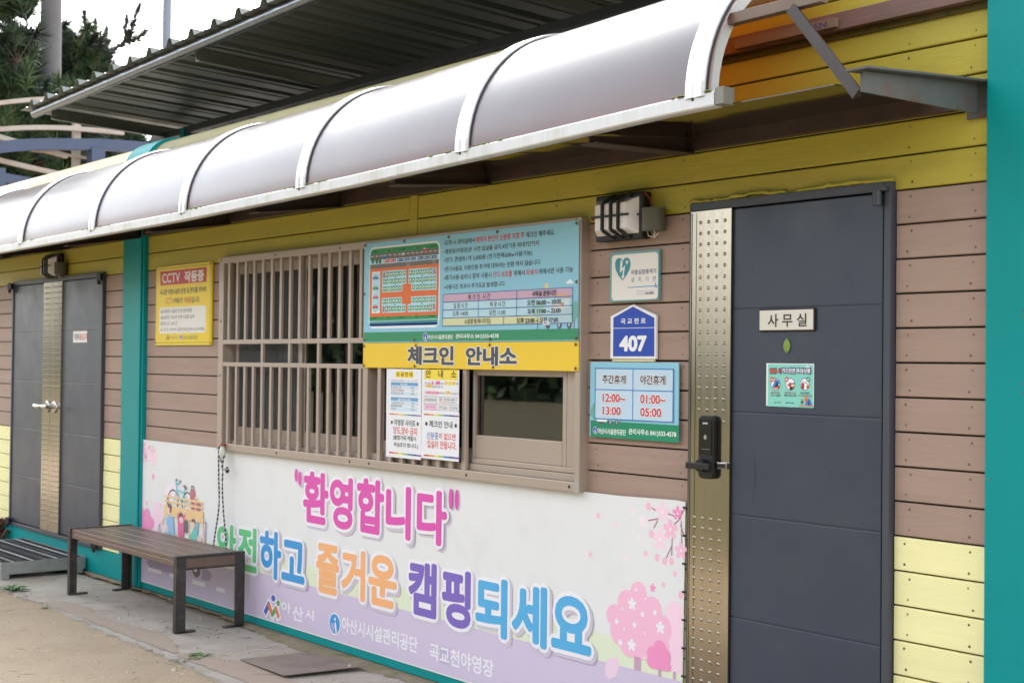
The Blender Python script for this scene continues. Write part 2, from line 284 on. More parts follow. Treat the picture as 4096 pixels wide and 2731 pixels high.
# flat print on the signs: positions in wall metres (x along the wall, z up)
ART = {
 'board': [
  ('R','bgreen',0.4722,1.7586,2.2597,1.8097),
  ('T', 'ink', '•도착 시 관리실에서', 1.2165, 2.242, 1.4788, 2.2682, 0.028),
  ('T', 'red', '예약자 본인이 신분증 지참 후', 1.4887, 2.2402, 1.8668, 2.2707, 0.028),
  ('T', 'ink', '체크인 해주세요.', 1.8781, 2.2406, 2.0891, 2.2682, 0.028),
  ('T', 'ink', '•캠핑장(야영장)은 사전 입실을 금지,4인기준 최대7인까지', 1.2175, 2.1952, 1.9739, 2.2234, 0.028),
  ('T', 'ink', '•전기: 콘센트1개 3,000원 (전기전력600w사용가능)', 1.2184, 2.1514, 1.9268, 2.1814, 0.028),
  ('T', 'ink', '•전기사용료, 이용인원 추가에 대하여는 반환 하지 않습니다.', 1.2192, 2.1076, 1.9908, 2.1351, 0.028),
  ('T', 'ink', '•화기사용-숯이나 장작 사용시', 1.2201, 2.0638, 1.6151, 2.092, 0.028),
  ('T', 'red', '잔디 보호를', 1.627, 2.0622, 1.7757, 2.0932, 0.028),
  ('T', 'ink', '위해서', 1.7886, 2.0639, 1.8714, 2.0911, 0.028),
  ('T', 'red', '파쇄석', 1.8826, 2.0631, 1.9671, 2.0921, 0.028),
  ('T', 'ink', '위에서만 사용 가능', 1.9766, 2.0636, 2.2192, 2.0913, 0.028),
  ('T', 'ink', '•사용시간 초과시 추가요금 발생합니다.', 1.221, 2.019, 1.7264, 2.044, 0.028),
  ('R','tpink',1.2199,1.9549,2.2194,1.9953),
  ('R','tblue',1.2173,1.8748,2.2187,1.9551),
  ('R','tyel',1.2148,1.834,2.22,1.8742),
  ('E','sunc',2.0331,2.009,0.0152,0.0132),
  ('E','white',2.1985,2.0229,0.0132,0.0095),
  ('E','white',2.1853,2.0182,0.0119,0.0061),
  ('E','white',2.2118,2.0172,0.0118,0.0052),
  ('L','trunkc',[(1.9705,1.8098),(1.9742,1.8801)],0.006),
  ('E','leafc2',1.9725,1.8935,0.028,0.0334),
  ('E','leafc2',1.9931,1.9153,0.0195,0.0266),
  ('L','trunkc',[(2.2302,1.8101),(2.2336,1.8877)],0.006),
  ('E','leafc',2.2399,1.9005,0.0164,0.0345),
  ('E','leafc',2.2338,1.8747,0.0209,0.026),
  ('E','tyre',2.0464,1.83,0.0179,0.0204),
  ('E','tyre',2.1281,1.8288,0.0175,0.0202),
  ('E','tyre',2.1969,1.8278,0.0172,0.02),
  ('P','vanb',[(2.0084,1.8306),(2.0078,1.8661),(2.0694,1.8913),(2.0889,1.948),(2.2061,1.9576),(2.2193,1.8361),(2.1449,1.833)]),
  ('P','vang',[(2.0998,1.9038),(2.106,1.9388),(2.1997,1.947),(2.2036,1.9057)]),
  ('P','vanpale',[(2.0887,1.959),(2.1089,1.9685),(2.1627,1.9711),(2.1895,1.9625),(2.1931,1.945),(2.1361,1.9576)]),
  ('E','skin',2.1469,1.9114,0.0148,0.0131),
  ('E','skin',2.0997,1.9126,0.0135,0.0114),
  ('E','vanbr',2.1515,1.9222,0.012,0.0079),
  ('R','white',2.0099,1.8284,2.0633,1.8452),
  ('E','wheel',2.1281,1.8288,0.0088,0.0105),
  ('E','wheel',2.1982,1.83,0.008,0.0104),
  ('L','tline',[(1.219,1.9953),(2.2194,1.9953)],0.0035),
  ('L','tline',[(1.2174,1.955),(2.2194,1.955)],0.0035),
  ('L','tline',[(1.2165,1.9151),(2.22,1.9139)],0.0035),
  ('L','tline',[(1.2157,1.8748),(2.22,1.8742)],0.0035),
  ('L','tline',[(1.214,1.834),(2.2206,1.8353)],0.0035),
  ('L','tline',[(1.219,1.9953),(1.214,1.834)],0.0035),
  ('L','tline',[(2.2194,1.9953),(2.2206,1.8353)],0.0035),
  ('L','tline',[(1.8161,1.9946),(1.8153,1.8743)],0.0035),
  ('L','tline',[(1.516,1.9544),(1.5152,1.8745)],0.0035),
  ('L','tline',[(1.7161,1.8739),(1.7161,1.834)],0.0035),
  ('T', 'ink', '체 크 인  시 간', 1.4247, 1.9607, 1.6094, 1.989, 0.02),
  ('T', 'ink', '샤워실 운영시간', 1.9306, 1.9625, 2.1073, 1.9887, 0.02),
  ('T', 'ink', '입 장 시 간', 1.307, 1.9217, 1.4249, 1.9474, 0.02),
  ('T', 'ink', '퇴 장 시 간', 1.6068, 1.9225, 1.7252, 1.9472, 0.02),
  ('T', 'ink', '오전 06:00 ~ 10:00', 1.8958, 1.9213, 2.1416, 1.9478, 0.02),
  ('T', 'ink', '오후 14:00', 1.2997, 1.8824, 1.4305, 1.9079, 0.02),
  ('T', 'ink', '오전 11:00', 1.5999, 1.8813, 1.7289, 1.9072, 0.02),
  ('T', 'ink', '오후 17:00 ~ 22:00', 1.8986, 1.8807, 2.139, 1.9064, 0.02),
  ('T', 'ink', '소음발생(매너타임)', 1.3992, 1.8376, 1.6131, 1.868, 0.02),
  ('T', 'ink', '오후 23:00 ~ 오전 07:00', 1.8167, 1.838, 2.1221, 1.8648, 0.02),
  ('I','',1.0609,1.7813,0.0215),
  ('T', 'white', '아산시시설관리공단', 1.0827, 1.7673, 1.3039, 1.7914, 0.015),
  ('T', 'white', '관리사무소 041)533-4578', 1.3264, 1.7662, 1.6772, 1.794, 0.02),
  ('Q','white',0.5217,1.8297,1.1836,2.2714,0.04),
  ('Q','mgreen',0.5292,1.8411,1.1726,2.2617,0.03),
  ('R','mroad',0.5281,2.1601,1.1732,2.2329),
  ('R','mblue',0.5277,2.1776,1.1739,2.2013),
  ('R','mroad',0.5282,2.1559,1.1744,2.1752),
  ('R','morange',0.5279,1.8933,1.1748,2.154),
  ('Q','msea',0.5292,1.8414,1.1697,1.8584,0.012),
  ('R','msea',0.5289,1.8533,1.1696,1.8617),
  ('P','mblue',[(0.5282,1.8846),(1.1691,1.8874),(1.1694,1.874),(1.1632,1.8689),(1.157,1.8668),(1.1507,1.8688),(1.1443,1.8739),(1.1382,1.8687),(1.1319,1.8666),(1.1256,1.8686),(1.1192,1.8737),(1.113,1.8686),(1.1067,1.8664),(1.1003,1.8685),(1.0939,1.8735),(1.0877,1.8684),(1.0813,1.8662),(1.0749,1.8683),(1.0685,1.8734),(1.0622,1.8682),(1.0558,1.866),(1.0494,1.8681),(1.0429,1.8732),(1.0366,1.868),(1.0302,1.8659),(1.0237,1.868),(1.0172,1.8731),(1.0108,1.8679),(1.0044,1.8657),(0.9979,1.8678),(0.9913,1.8729),(0.9849,1.8677),(0.9785,1.8655),(0.9719,1.8676),(0.9653,1.8727),(0.9589,1.8675),(0.9524,1.8653),(0.9458,1.8674),(0.9391,1.8726),(0.9327,1.8673),(0.9262,1.8651),(0.9195,1.8672),(0.9128,1.8724),(0.9064,1.8672),(0.8998,1.8649),(0.8931,1.8671),(0.8864,1.8722),(0.8799,1.867),(0.8733,1.8648),(0.8666,1.8669),(0.8598,1.8721),(0.8532,1.8668),(0.8466,1.8646),(0.8399,1.8667),(0.8331,1.8719),(0.8265,1.8666),(0.8198,1.8644),(0.813,1.8665),(0.8062,1.8717),(0.7995,1.8664),(0.7928,1.8642),(0.786,1.8663),(0.7791,1.8716),(0.7724,1.8662),(0.7657,1.864),(0.7588,1.8661),(0.7519,1.8714),(0.7452,1.866),(0.7384,1.8638),(0.7315,1.866),(0.7245,1.8712),(0.7178,1.8659),(0.711,1.8636),(0.704,1.8658),(0.697,1.871),(0.6902,1.8657),(0.6834,1.8634),(0.6764,1.8656),(0.6693,1.8709),(0.6625,1.8655),(0.6556,1.8632),(0.6486,1.8654),(0.6415,1.8707),(0.6346,1.8653),(0.6277,1.863),(0.6206,1.8652),(0.6135,1.8705),(0.6066,1.8651),(0.5996,1.8628),(0.5925,1.865),(0.5853,1.8703),(0.5784,1.8649),(0.5714,1.8626),(0.5642,1.8648),(0.557,1.8702),(0.55,1.8647),(0.5429,1.8624),(0.5358,1.8646),(0.5285,1.87)]),
  ('P','mgreen',[(0.5282,1.8846),(1.1691,1.8874),(1.1693,1.8786),(1.1631,1.8735),(1.1569,1.8713),(1.1506,1.8734),(1.1443,1.8784),(1.1381,1.8733),(1.1318,1.8712),(1.1255,1.8732),(1.1191,1.8783),(1.1129,1.8732),(1.1066,1.871),(1.1002,1.8731),(1.0938,1.8781),(1.0876,1.873),(1.0813,1.8708),(1.0748,1.8729),(1.0684,1.878),(1.0621,1.8728),(1.0557,1.8707),(1.0493,1.8727),(1.0428,1.8778),(1.0365,1.8727),(1.0301,1.8705),(1.0236,1.8726),(1.0171,1.8777),(1.0107,1.8725),(1.0043,1.8703),(0.9978,1.8724),(0.9912,1.8775),(0.9848,1.8723),(0.9784,1.8702),(0.9718,1.8723),(0.9652,1.8774),(0.9588,1.8722),(0.9523,1.87),(0.9457,1.8721),(0.939,1.8772),(0.9326,1.872),(0.9261,1.8698),(0.9194,1.8719),(0.9127,1.8771),(0.9063,1.8718),(0.8997,1.8696),(0.893,1.8718),(0.8863,1.8769),(0.8798,1.8717),(0.8732,1.8695),(0.8665,1.8716),(0.8597,1.8768),(0.8531,1.8715),(0.8465,1.8693),(0.8398,1.8714),(0.8329,1.8766),(0.8264,1.8713),(0.8197,1.8691),(0.8129,1.8712),(0.806,1.8765),(0.7994,1.8712),(0.7927,1.8689),(0.7859,1.8711),(0.779,1.8763),(0.7723,1.871),(0.7656,1.8688),(0.7587,1.8709),(0.7518,1.8762),(0.7451,1.8708),(0.7383,1.8686),(0.7314,1.8707),(0.7244,1.876),(0.7177,1.8706),(0.7108,1.8684),(0.7039,1.8706),(0.6969,1.8758),(0.6901,1.8705),(0.6832,1.8682),(0.6763,1.8704),(0.6692,1.8757),(0.6624,1.8703),(0.6555,1.868),(0.6485,1.8702),(0.6414,1.8755),(0.6345,1.8701),(0.6276,1.8679),(0.6205,1.87),(0.6134,1.8754),(0.6065,1.8699),(0.5995,1.8677),(0.5924,1.8699),(0.5852,1.8752),(0.5783,1.8698),(0.5712,1.8675),(0.5641,1.8697),(0.5569,1.875),(0.5499,1.8696),(0.5428,1.8673),(0.5356,1.8695),(0.5284,1.8749)]),
  ('R','mgreen',0.5282,1.8839,1.169,1.8926),
  ('R','white',0.5383,2.2199,0.5625,2.2232),
  ('R','white',0.5829,2.2199,0.6069,2.2231),
  ('R','white',0.6272,2.2198,0.651,2.223),
  ('R','white',0.671,2.2198,0.6946,2.223),
  ('R','white',0.7145,2.2197,0.7379,2.2229),
  ('R','white',0.7576,2.2197,0.7807,2.2228),
  ('R','white',0.8003,2.2196,0.8232,2.2228),
  ('R','white',0.8426,2.2195,0.8653,2.2227),
  ('R','white',0.8845,2.2195,0.907,2.2226),
  ('R','white',0.926,2.2194,0.9484,2.2226),
  ('R','white',0.9672,2.2194,0.9894,2.2225),
  ('R','white',1.0081,2.2193,1.03,2.2224),
  ('R','white',1.0485,2.2193,1.0703,2.2224),
  ('R','white',1.0887,2.2192,1.1102,2.2223),
  ('R','white',1.1284,2.2192,1.1498,2.2222),
  ('R','white',1.1679,2.2191,1.1891,2.2222),
  ('P','mdark',[(0.5441,2.2437),(0.5472,2.2491),(0.5505,2.2433),(0.5536,2.2491),(0.5569,2.2433),(0.56,2.2491),(0.5633,2.2433),(0.5664,2.2491),(0.5697,2.2433),(0.5727,2.249),(0.576,2.2433),(0.5791,2.249),(0.5824,2.2433),(0.5854,2.249),(0.5887,2.2433),(0.5918,2.249),(0.5951,2.2433),(0.5981,2.249),(0.6014,2.2433)]),
  ('P','myel',[(0.6799,2.2431),(0.6829,2.2484),(0.6861,2.2427),(0.6891,2.2484),(0.6923,2.2427),(0.6953,2.2484),(0.6985,2.2427),(0.7015,2.2484),(0.7047,2.2427),(0.7077,2.2484),(0.7109,2.2427),(0.7139,2.2484),(0.7171,2.2427),(0.72,2.2484),(0.7233,2.2427),(0.7262,2.2484),(0.7294,2.2427),(0.7324,2.2484),(0.7356,2.2427)]),
  ('P','mdark',[(0.8131,2.2435),(0.816,2.2487),(0.8191,2.2431),(0.822,2.2487),(0.8252,2.2431),(0.8281,2.2487),(0.8312,2.2431),(0.8341,2.2487),(0.8372,2.2431),(0.8401,2.2487),(0.8432,2.2431),(0.8461,2.2487),(0.8493,2.2431),(0.8521,2.2487),(0.8553,2.2431),(0.8581,2.2487),(0.8613,2.2431),(0.8641,2.2487),(0.8672,2.2431)]),
  ('P','myel',[(0.9491,2.2435),(0.9519,2.2487),(0.955,2.2432),(0.9578,2.2487),(0.9609,2.2431),(0.9637,2.2487),(0.9667,2.2431),(0.9695,2.2487),(0.9726,2.2431),(0.9754,2.2486),(0.9784,2.2431),(0.9812,2.2486),(0.9843,2.2431),(0.9871,2.2486),(0.9901,2.2431),(0.9929,2.2486),(0.9959,2.2431),(0.9987,2.2486),(1.0017,2.2431)]),
  ('P','mdark',[(1.0927,2.2432),(1.0955,2.2483),(1.0984,2.2428),(1.1012,2.2483),(1.1041,2.2428),(1.1069,2.2483),(1.1098,2.2428),(1.1125,2.2482),(1.1155,2.2428),(1.1182,2.2482),(1.1212,2.2428),(1.1239,2.2482),(1.1268,2.2428),(1.1295,2.2482),(1.1325,2.2428),(1.1352,2.2482),(1.1381,2.2428),(1.1408,2.2482),(1.1438,2.2428)]),
  ('P','mdark',[(0.5448,1.8836),(0.5479,1.8891),(0.5512,1.8835),(0.5543,1.8894),(0.5576,1.8838),(0.5607,1.8896),(0.564,1.884),(0.5671,1.8898),(0.5704,1.8842),(0.5734,1.8901),(0.5767,1.8845),(0.5798,1.8903),(0.5831,1.8847),(0.5861,1.8905),(0.5894,1.8849),(0.5925,1.8907),(0.5958,1.8851),(0.5988,1.891),(0.6021,1.8854)]),
  ('P','myel',[(0.6787,1.8833),(0.6817,1.8887),(0.6849,1.8832),(0.6879,1.889),(0.6911,1.8834),(0.6941,1.8892),(0.6973,1.8836),(0.7003,1.8894),(0.7035,1.8839),(0.7065,1.8896),(0.7097,1.8841),(0.7127,1.8899),(0.7159,1.8843),(0.7189,1.8901),(0.7221,1.8846),(0.725,1.8903),(0.7282,1.8848),(0.7312,1.8905),(0.7344,1.885)]),
  ('P','mdark',[(0.8126,1.8836),(0.8155,1.8889),(0.8186,1.8835),(0.8215,1.8892),(0.8246,1.8837),(0.8275,1.8894),(0.8307,1.8839),(0.8336,1.8896),(0.8367,1.8841),(0.8396,1.8898),(0.8427,1.8844),(0.8456,1.89),(0.8487,1.8846),(0.8516,1.8903),(0.8547,1.8848),(0.8576,1.8905),(0.8607,1.885),(0.8636,1.8907),(0.8667,1.8853)]),
  ('P','myel',[(0.9451,1.8831),(0.9479,1.8884),(0.951,1.883),(0.9538,1.8886),(0.9569,1.8832),(0.9597,1.8889),(0.9627,1.8835),(0.9655,1.8891),(0.9686,1.8837),(0.9714,1.8893),(0.9744,1.8839),(0.9772,1.8895),(0.9803,1.8841),(0.9831,1.8897),(0.9861,1.8844),(0.9889,1.89),(0.9919,1.8846),(0.9947,1.8902),(0.9977,1.8848)]),
  ('P','mdark',[(1.09,1.8837),(1.0927,1.8889),(1.0957,1.8836),(1.0984,1.8891),(1.1014,1.8838),(1.1041,1.8893),(1.1071,1.884),(1.1098,1.8896),(1.1127,1.8843),(1.1155,1.8898),(1.1184,1.8845),(1.1211,1.89),(1.1241,1.8847),(1.1268,1.8902),(1.1297,1.8849),(1.1324,1.8904),(1.1354,1.8851),(1.1381,1.8906),(1.141,1.8854)]),
  ('R','white',0.5506,1.9127,0.6303,2.1374),
  ('R','mblue',0.5548,1.9241,0.6267,2.1321),
  ('R','white',0.548,2.0798,0.6304,2.0787),
  ('R','white',0.5492,2.0269,0.6316,2.0262),
  ('R','white',0.5504,1.9729,0.6329,1.9727),
  ('P','carblue',[(0.645,2.2092),(0.6448,2.2175),(0.6536,2.2197),(0.6584,2.2278),(0.6821,2.2272),(0.6898,2.2185),(0.6985,2.216),(0.6999,2.2077)]),
  ('P','mblue',[(0.6598,2.2201),(0.6628,2.2255),(0.6797,2.2249),(0.6848,2.2195)]),
  ('E','mdark',0.6576,2.2085,0.0062,0.0045),
  ('E','white',0.6576,2.2085,0.0031,0.0021),
  ('E','mdark',0.6875,2.207,0.0062,0.0044),
  ('E','white',0.6875,2.207,0.0031,0.002),
  ('P','carred',[(1.023,2.2253),(1.0228,2.2333),(1.0309,2.2355),(1.0354,2.2432),(1.0573,2.2426),(1.0643,2.2343),(1.0724,2.2318),(1.0737,2.2238)]),
  ('P','mblue',[(1.0367,2.2358),(1.0394,2.241),(1.055,2.2404),(1.0597,2.2352)]),
  ('E','mdark',1.0346,2.2247,0.0058,0.0043),
  ('E','white',1.0346,2.2247,0.0029,0.002),
  ('E','mdark',1.0623,2.2232,0.0057,0.0043),
  ('E','white',1.0623,2.2232,0.0028,0.0019),
  ('P','carblue',[(0.5603,2.0988),(0.5601,2.1072),(0.569,2.1096),(0.5739,2.1177),(0.598,2.1174),(0.6058,2.1088),(0.6147,2.1063),(0.6161,2.098)]),
  ('P','mblue',[(0.5753,2.11),(0.5784,2.1154),(0.5955,2.1151),(0.6007,2.1097)]),
  ('E','mdark',0.573,2.0983,0.0064,0.0045),
  ('E','white',0.573,2.0983,0.0032,0.0021),
  ('E','mdark',0.6035,2.0971,0.0063,0.0045),
  ('E','white',0.6035,2.0971,0.0032,0.0021),
  ('P','cargreen',[(0.5603,2.0428),(0.5601,2.0512),(0.569,2.0537),(0.5739,2.0618),(0.598,2.0616),(0.6058,2.053),(0.6147,2.0507),(0.6162,2.0423)]),
  ('P','mblue',[(0.5753,2.0541),(0.5784,2.0596),(0.5955,2.0593),(0.6007,2.0539)]),
  ('E','mdark',0.5731,2.0424,0.0063,0.0045),
  ('E','white',0.5731,2.0424,0.0031,0.0021),
  ('E','mdark',0.6035,2.0414,0.0064,0.0045),
  ('E','white',0.6035,2.0414,0.0032,0.002),
  ('P','carpink',[(0.5602,1.9931),(0.56,2.0015),(0.5689,2.004),(0.5738,2.0122),(0.5979,2.0121),(0.6057,2.0036),(0.6146,2.0012),(0.616,1.9929)]),
  ('P','mblue',[(0.5752,2.0045),(0.5783,2.01),(0.5954,2.0098),(0.6006,2.0044)]),
  ('E','mdark',0.5729,1.9928,0.0064,0.0045),
  ('E','white',0.5729,1.9928,0.0032,0.0021),
  ('E','mdark',0.6034,1.9919,0.0063,0.0045),
  ('E','white',0.6034,1.9919,0.0032,0.0021),
  ('P','carred',[(0.5589,1.9404),(0.5587,1.9487),(0.5675,1.9513),(0.5724,1.9595),(0.5966,1.9595),(0.6044,1.951),(0.6133,1.9487),(0.6147,1.9404)]),
  ('P','mblue',[(0.5739,1.9518),(0.5769,1.9573),(0.5941,1.9572),(0.5993,1.9519)]),
  ('E','mdark',0.5716,1.9401,0.0064,0.0045),
  ('E','white',0.5716,1.9401,0.0032,0.002),
  ('E','mdark',0.6021,1.9393,0.0063,0.0045),
  ('E','white',0.6021,1.9393,0.0032,0.0021),
  ('T', 'ink', '주차장', 0.576, 1.9178, 0.5974, 1.9242, 0.02),
  ('T', 'white', '도로', 0.8336, 2.2149, 0.8652, 2.226, 0.04),
  ('P','mtree',[(0.5549,2.2215),(0.5707,2.1998),(0.5647,2.1834),(0.5468,2.1836),(0.54,2.2007)]),
  ('P','trunkc',[(0.5539,2.1798),(0.5578,2.1796),(0.5561,2.1971)]),
  ('P','mtree',[(0.5944,2.2194),(0.61,2.1978),(0.6041,2.1815),(0.5864,2.1817),(0.5796,2.1987)]),
  ('P','trunkc',[(0.5934,2.1779),(0.5972,2.1777),(0.5956,2.1951)]),
  ('P','mtree',[(0.6274,2.2115),(0.6428,2.1962),(0.6369,2.1799),(0.6193,2.1801),(0.6126,2.197)]),
  ('P','trunkc',[(0.6263,2.1763),(0.6301,2.1761),(0.6284,2.1935)]),
  ('R','mred',0.6632,2.1828,0.7199,2.1978),
  ('T', 'white', '비품창고', 0.6818, 2.1873, 0.7176, 2.1917, 0.01),
  ('E','white',0.6729,2.1912,0.0044,0.0048),
  ('R','mred',0.724,2.1832,0.7813,2.198),
  ('T', 'white', '관리사무소', 0.7423, 2.1877, 0.779, 2.192, 0.01),
  ('E','white',0.7336,2.1916,0.0044,0.0048),
  ('R','mnavy',0.7938,2.1824,0.8503,2.1975),
  ('T', 'white', '음수/개수대', 0.8119, 2.187, 0.848, 2.1916, 0.01),
  ('E','white',0.8033,2.191,0.0043,0.0047),
  ('R','mnavy',0.8554,2.1827,0.9099,2.1981),
  ('T', 'white', '화장실', 0.8733, 2.1872, 0.9077, 2.1922, 0.01),
  ('E','white',0.8648,2.1914,0.0042,0.0047),
  ('R','mnavy',0.9138,2.1832,0.9695,2.1977),
  ('T', 'white', '장애인', 0.9315, 2.1876, 0.9672, 2.1918, 0.01),
  ('E','white',0.9231,2.1914,0.0041,0.0047),
  ('R','mnavy',0.9827,2.1823,1.0375,2.1981),
  ('T', 'white', '음수/개수대', 1.0, 2.1868, 1.0353, 2.1922, 0.01),
  ('E','white',0.9918,2.1912,0.0041,0.0046),
  ('R','mnavy',1.0418,2.182,1.0965,2.1976),
  ('T', 'white', '화장실', 1.059, 2.1864, 1.0944, 2.1918, 0.01),
  ('E','white',1.0509,2.1908,0.004,0.0046),
  ('R','mnavy',1.1008,2.1822,1.156,2.1977),
  ('T', 'white', '샤워장', 1.1178, 2.1866, 1.1538, 2.1919, 0.01),
  ('E','white',1.1098,2.191,0.0039,0.0046),
  ('R','white',0.8829,2.1555,0.915,2.156),
  ('R','white',0.8828,2.1598,0.9149,2.1603),
  ('R','white',0.8827,2.1642,0.9148,2.1647),
  ('R','white',0.8826,2.1686,0.9147,2.169),
  ('R','white',0.8825,2.173,0.9146,2.1734),
  ('R','white',0.8824,2.1773,0.9145,2.1778),
  ('R','white',1.1173,2.1558,1.1478,2.1563),
  ('R','white',1.1172,2.1601,1.1477,2.1605),
  ('R','white',1.1171,2.1644,1.1476,2.1648),
  ('R','white',1.117,2.1686,1.1475,2.169),
  ('R','white',1.1169,2.1729,1.1475,2.1733),
  ('R','white',1.1169,2.1772,1.1474,2.1776),
  ('P','mblue',[(0.6505,2.0236),(0.6491,2.139),(0.8803,2.1371),(0.882,2.0614),(0.8449,2.0604),(0.8445,2.0233)]),
  ('P','mblue',[(0.9016,2.0613),(0.9023,2.1378),(1.1572,2.1366),(1.1568,2.0224),(0.9303,2.0228),(0.9295,2.0613)]),
  ('P','mblue',[(0.6487,1.9128),(0.6481,1.9926),(0.8427,1.993),(0.8435,1.9559),(0.8783,1.9556),(0.8769,1.912)]),
  ('P','mblue',[(0.8983,1.9122),(0.8986,1.9544),(0.9276,1.955),(0.9286,1.9928),(1.1557,1.9924),(1.1534,1.9109)]),
  ('R','mgreen',0.6867,2.1054,0.7122,2.1304),
  ('P','white',[(0.689,2.1142),(0.6992,2.1282),(0.7101,2.1133),(0.7033,2.1136),(0.6995,2.1186),(0.6958,2.1139)]),
  ('T', 'myel', 'A1', 0.6917, 2.1062, 0.7077, 2.1121, 0.02),
  ('R','mgreen',0.7226,2.1057,0.7479,2.1306),
  ('P','white',[(0.7249,2.1145),(0.7351,2.1284),(0.7458,2.1136),(0.7391,2.1139),(0.7353,2.1188),(0.7317,2.1142)]),
  ('T', 'myel', 'A2', 0.7275, 2.1065, 0.7434, 2.1124, 0.02),
  ('R','mgreen',0.7522,2.106,0.7773,2.1307),
  ('P','white',[(0.7544,2.1147),(0.7645,2.1286),(0.7752,2.1138),(0.7685,2.1141),(0.7647,2.1191),(0.7612,2.1144)]),
  ('T', 'myel', 'A3', 0.757, 2.1068, 0.7728, 2.1126, 0.02),
  ('R','mgreen',0.7839,2.1062,0.8089,2.1309),
  ('P','white',[(0.7862,2.115),(0.7962,2.1288),(0.8068,2.1141),(0.8002,2.1144),(0.7964,2.1193),(0.7929,2.1147)]),
  ('T', 'myel', 'A4', 0.7888, 2.107, 0.8044, 2.1128, 0.02),
  ('R','mgreen',0.8125,2.1065,0.8373,2.1311),
  ('P','white',[(0.8147,2.1152),(0.8247,2.129),(0.8352,2.1143),(0.8286,2.1146),(0.8249,2.1195),(0.8213,2.1149)]),
  ('T', 'myel', 'A5', 0.8173, 2.1073, 0.8329, 2.113, 0.02),
  ('R','mgreen',0.8492,2.1068,0.8739,2.1313),
  ('P','white',[(0.8515,2.1155),(0.8614,2.1292),(0.8718,2.1146),(0.8653,2.1149),(0.8616,2.1197),(0.8581,2.1152)]),
  ('T', 'myel', 'A6', 0.854, 2.1076, 0.8695, 2.1133, 0.02),
  ('R','mgreen',0.6577,2.0677,0.6833,2.0929),
  ('P','white',[(0.66,2.0766),(0.6702,2.0906),(0.6812,2.0758),(0.6743,2.076),(0.6705,2.081),(0.6668,2.0763)]),
  ('T', 'myel', 'A7', 0.6626, 2.0686, 0.6787, 2.0745, 0.02),
  ('R','mgreen',0.6863,2.0678,0.7118,2.0929),
  ('P','white',[(0.6886,2.0767),(0.6989,2.0907),(0.7097,2.0759),(0.7029,2.0761),(0.6991,2.0811),(0.6955,2.0764)]),
  ('T', 'myel', 'A8', 0.6913, 2.0687, 0.7073, 2.0746, 0.02),
  ('R','mgreen',0.7223,2.068,0.7475,2.0929),
  ('P','white',[(0.7245,2.0768),(0.7347,2.0907),(0.7455,2.076),(0.7387,2.0762),(0.7349,2.0812),(0.7313,2.0765)]),
  ('T', 'myel', 'A9', 0.7272, 2.0688, 0.743, 2.0747, 0.02),
  ('R','mgreen',0.7518,2.0681,0.7769,2.093),
  ('P','white',[(0.754,2.0769),(0.7641,2.0908),(0.7748,2.0761),(0.7681,2.0763),(0.7643,2.0812),(0.7608,2.0766)]),
  ('T', 'myel', 'A10', 0.7567, 2.0689, 0.7724, 2.0748, 0.02),
  ('R','mgreen',0.7836,2.0682,0.8085,2.093),
  ('P','white',[(0.7858,2.077),(0.7958,2.0908),(0.8065,2.0762),(0.7998,2.0764),(0.796,2.0813),(0.7925,2.0767)]),
  ('T', 'myel', 'A11', 0.7884, 2.0691, 0.8041, 2.0749, 0.02),
  ('R','mgreen',0.8127,2.0683,0.8375,2.0931),
  ('P','white',[(0.8149,2.0771),(0.8249,2.0909),(0.8355,2.0763),(0.8288,2.0765),(0.8251,2.0814),(0.8216,2.0768)]),
  ('T', 'myel', 'A12', 0.8175, 2.0692, 0.8331, 2.075, 0.02),
  ('R','mgreen',0.8495,2.0685,0.8741,2.0931),
  ('P','white',[(0.8517,2.0772),(0.8616,2.0909),(0.8721,2.0764),(0.8655,2.0766),(0.8618,2.0815),(0.8583,2.0769)]),
  ('T', 'myel', 'A13', 0.8543, 2.0693, 0.8697, 2.0751, 0.02),
  ('R','mgreen',0.6579,2.0288,0.6835,2.0541),
  ('P','white',[(0.6602,2.0377),(0.6705,2.0518),(0.6814,2.037),(0.6746,2.0372),(0.6707,2.0421),(0.6671,2.0375)]),
  ('T', 'myel', 'A14', 0.6629, 2.0297, 0.679, 2.0357, 0.02),
  ('R','mgreen',0.686,2.0289,0.7114,2.0541),
  ('P','white',[(0.6883,2.0377),(0.6985,2.0518),(0.7094,2.037),(0.7025,2.0373),(0.6987,2.0422),(0.6951,2.0375)]),
  ('T', 'myel', 'A15', 0.6909, 2.0298, 0.7069, 2.0357, 0.02),
  ('R','mgreen',0.7225,2.029,0.7478,2.0541),
  ('P','white',[(0.7248,2.0378),(0.7349,2.0518),(0.7457,2.0371),(0.739,2.0373),(0.7352,2.0422),(0.7316,2.0376)]),
  ('T', 'myel', 'A16', 0.7274, 2.0299, 0.7433, 2.0358, 0.02),
  ('R','mgreen',0.7514,2.0291,0.7766,2.0541),
  ('P','white',[(0.7537,2.0378),(0.7638,2.0518),(0.7745,2.0371),(0.7678,2.0374),(0.764,2.0423),(0.7604,2.0376)]),
  ('T', 'myel', 'A17', 0.7563, 2.0299, 0.7721, 2.0359, 0.02),
  ('R','mgreen',0.7832,2.0291,0.8082,2.054),
  ('P','white',[(0.7854,2.0379),(0.7955,2.0518),(0.8061,2.0372),(0.7994,2.0374),(0.7957,2.0423),(0.7921,2.0377)]),
  ('T', 'myel', 'A18', 0.7881, 2.03, 0.8037, 2.0359, 0.02),
  ('R','mgreen',0.8124,2.0292,0.8372,2.054),
  ('P','white',[(0.8146,2.0379),(0.8246,2.0518),(0.8351,2.0372),(0.8285,2.0375),(0.8248,2.0423),(0.8212,2.0377)]),
  ('T', 'myel', 'A19', 0.8172, 2.0301, 0.8327, 2.036, 0.02),
  ('R','mgreen',0.9102,2.1056,0.9345,2.13),
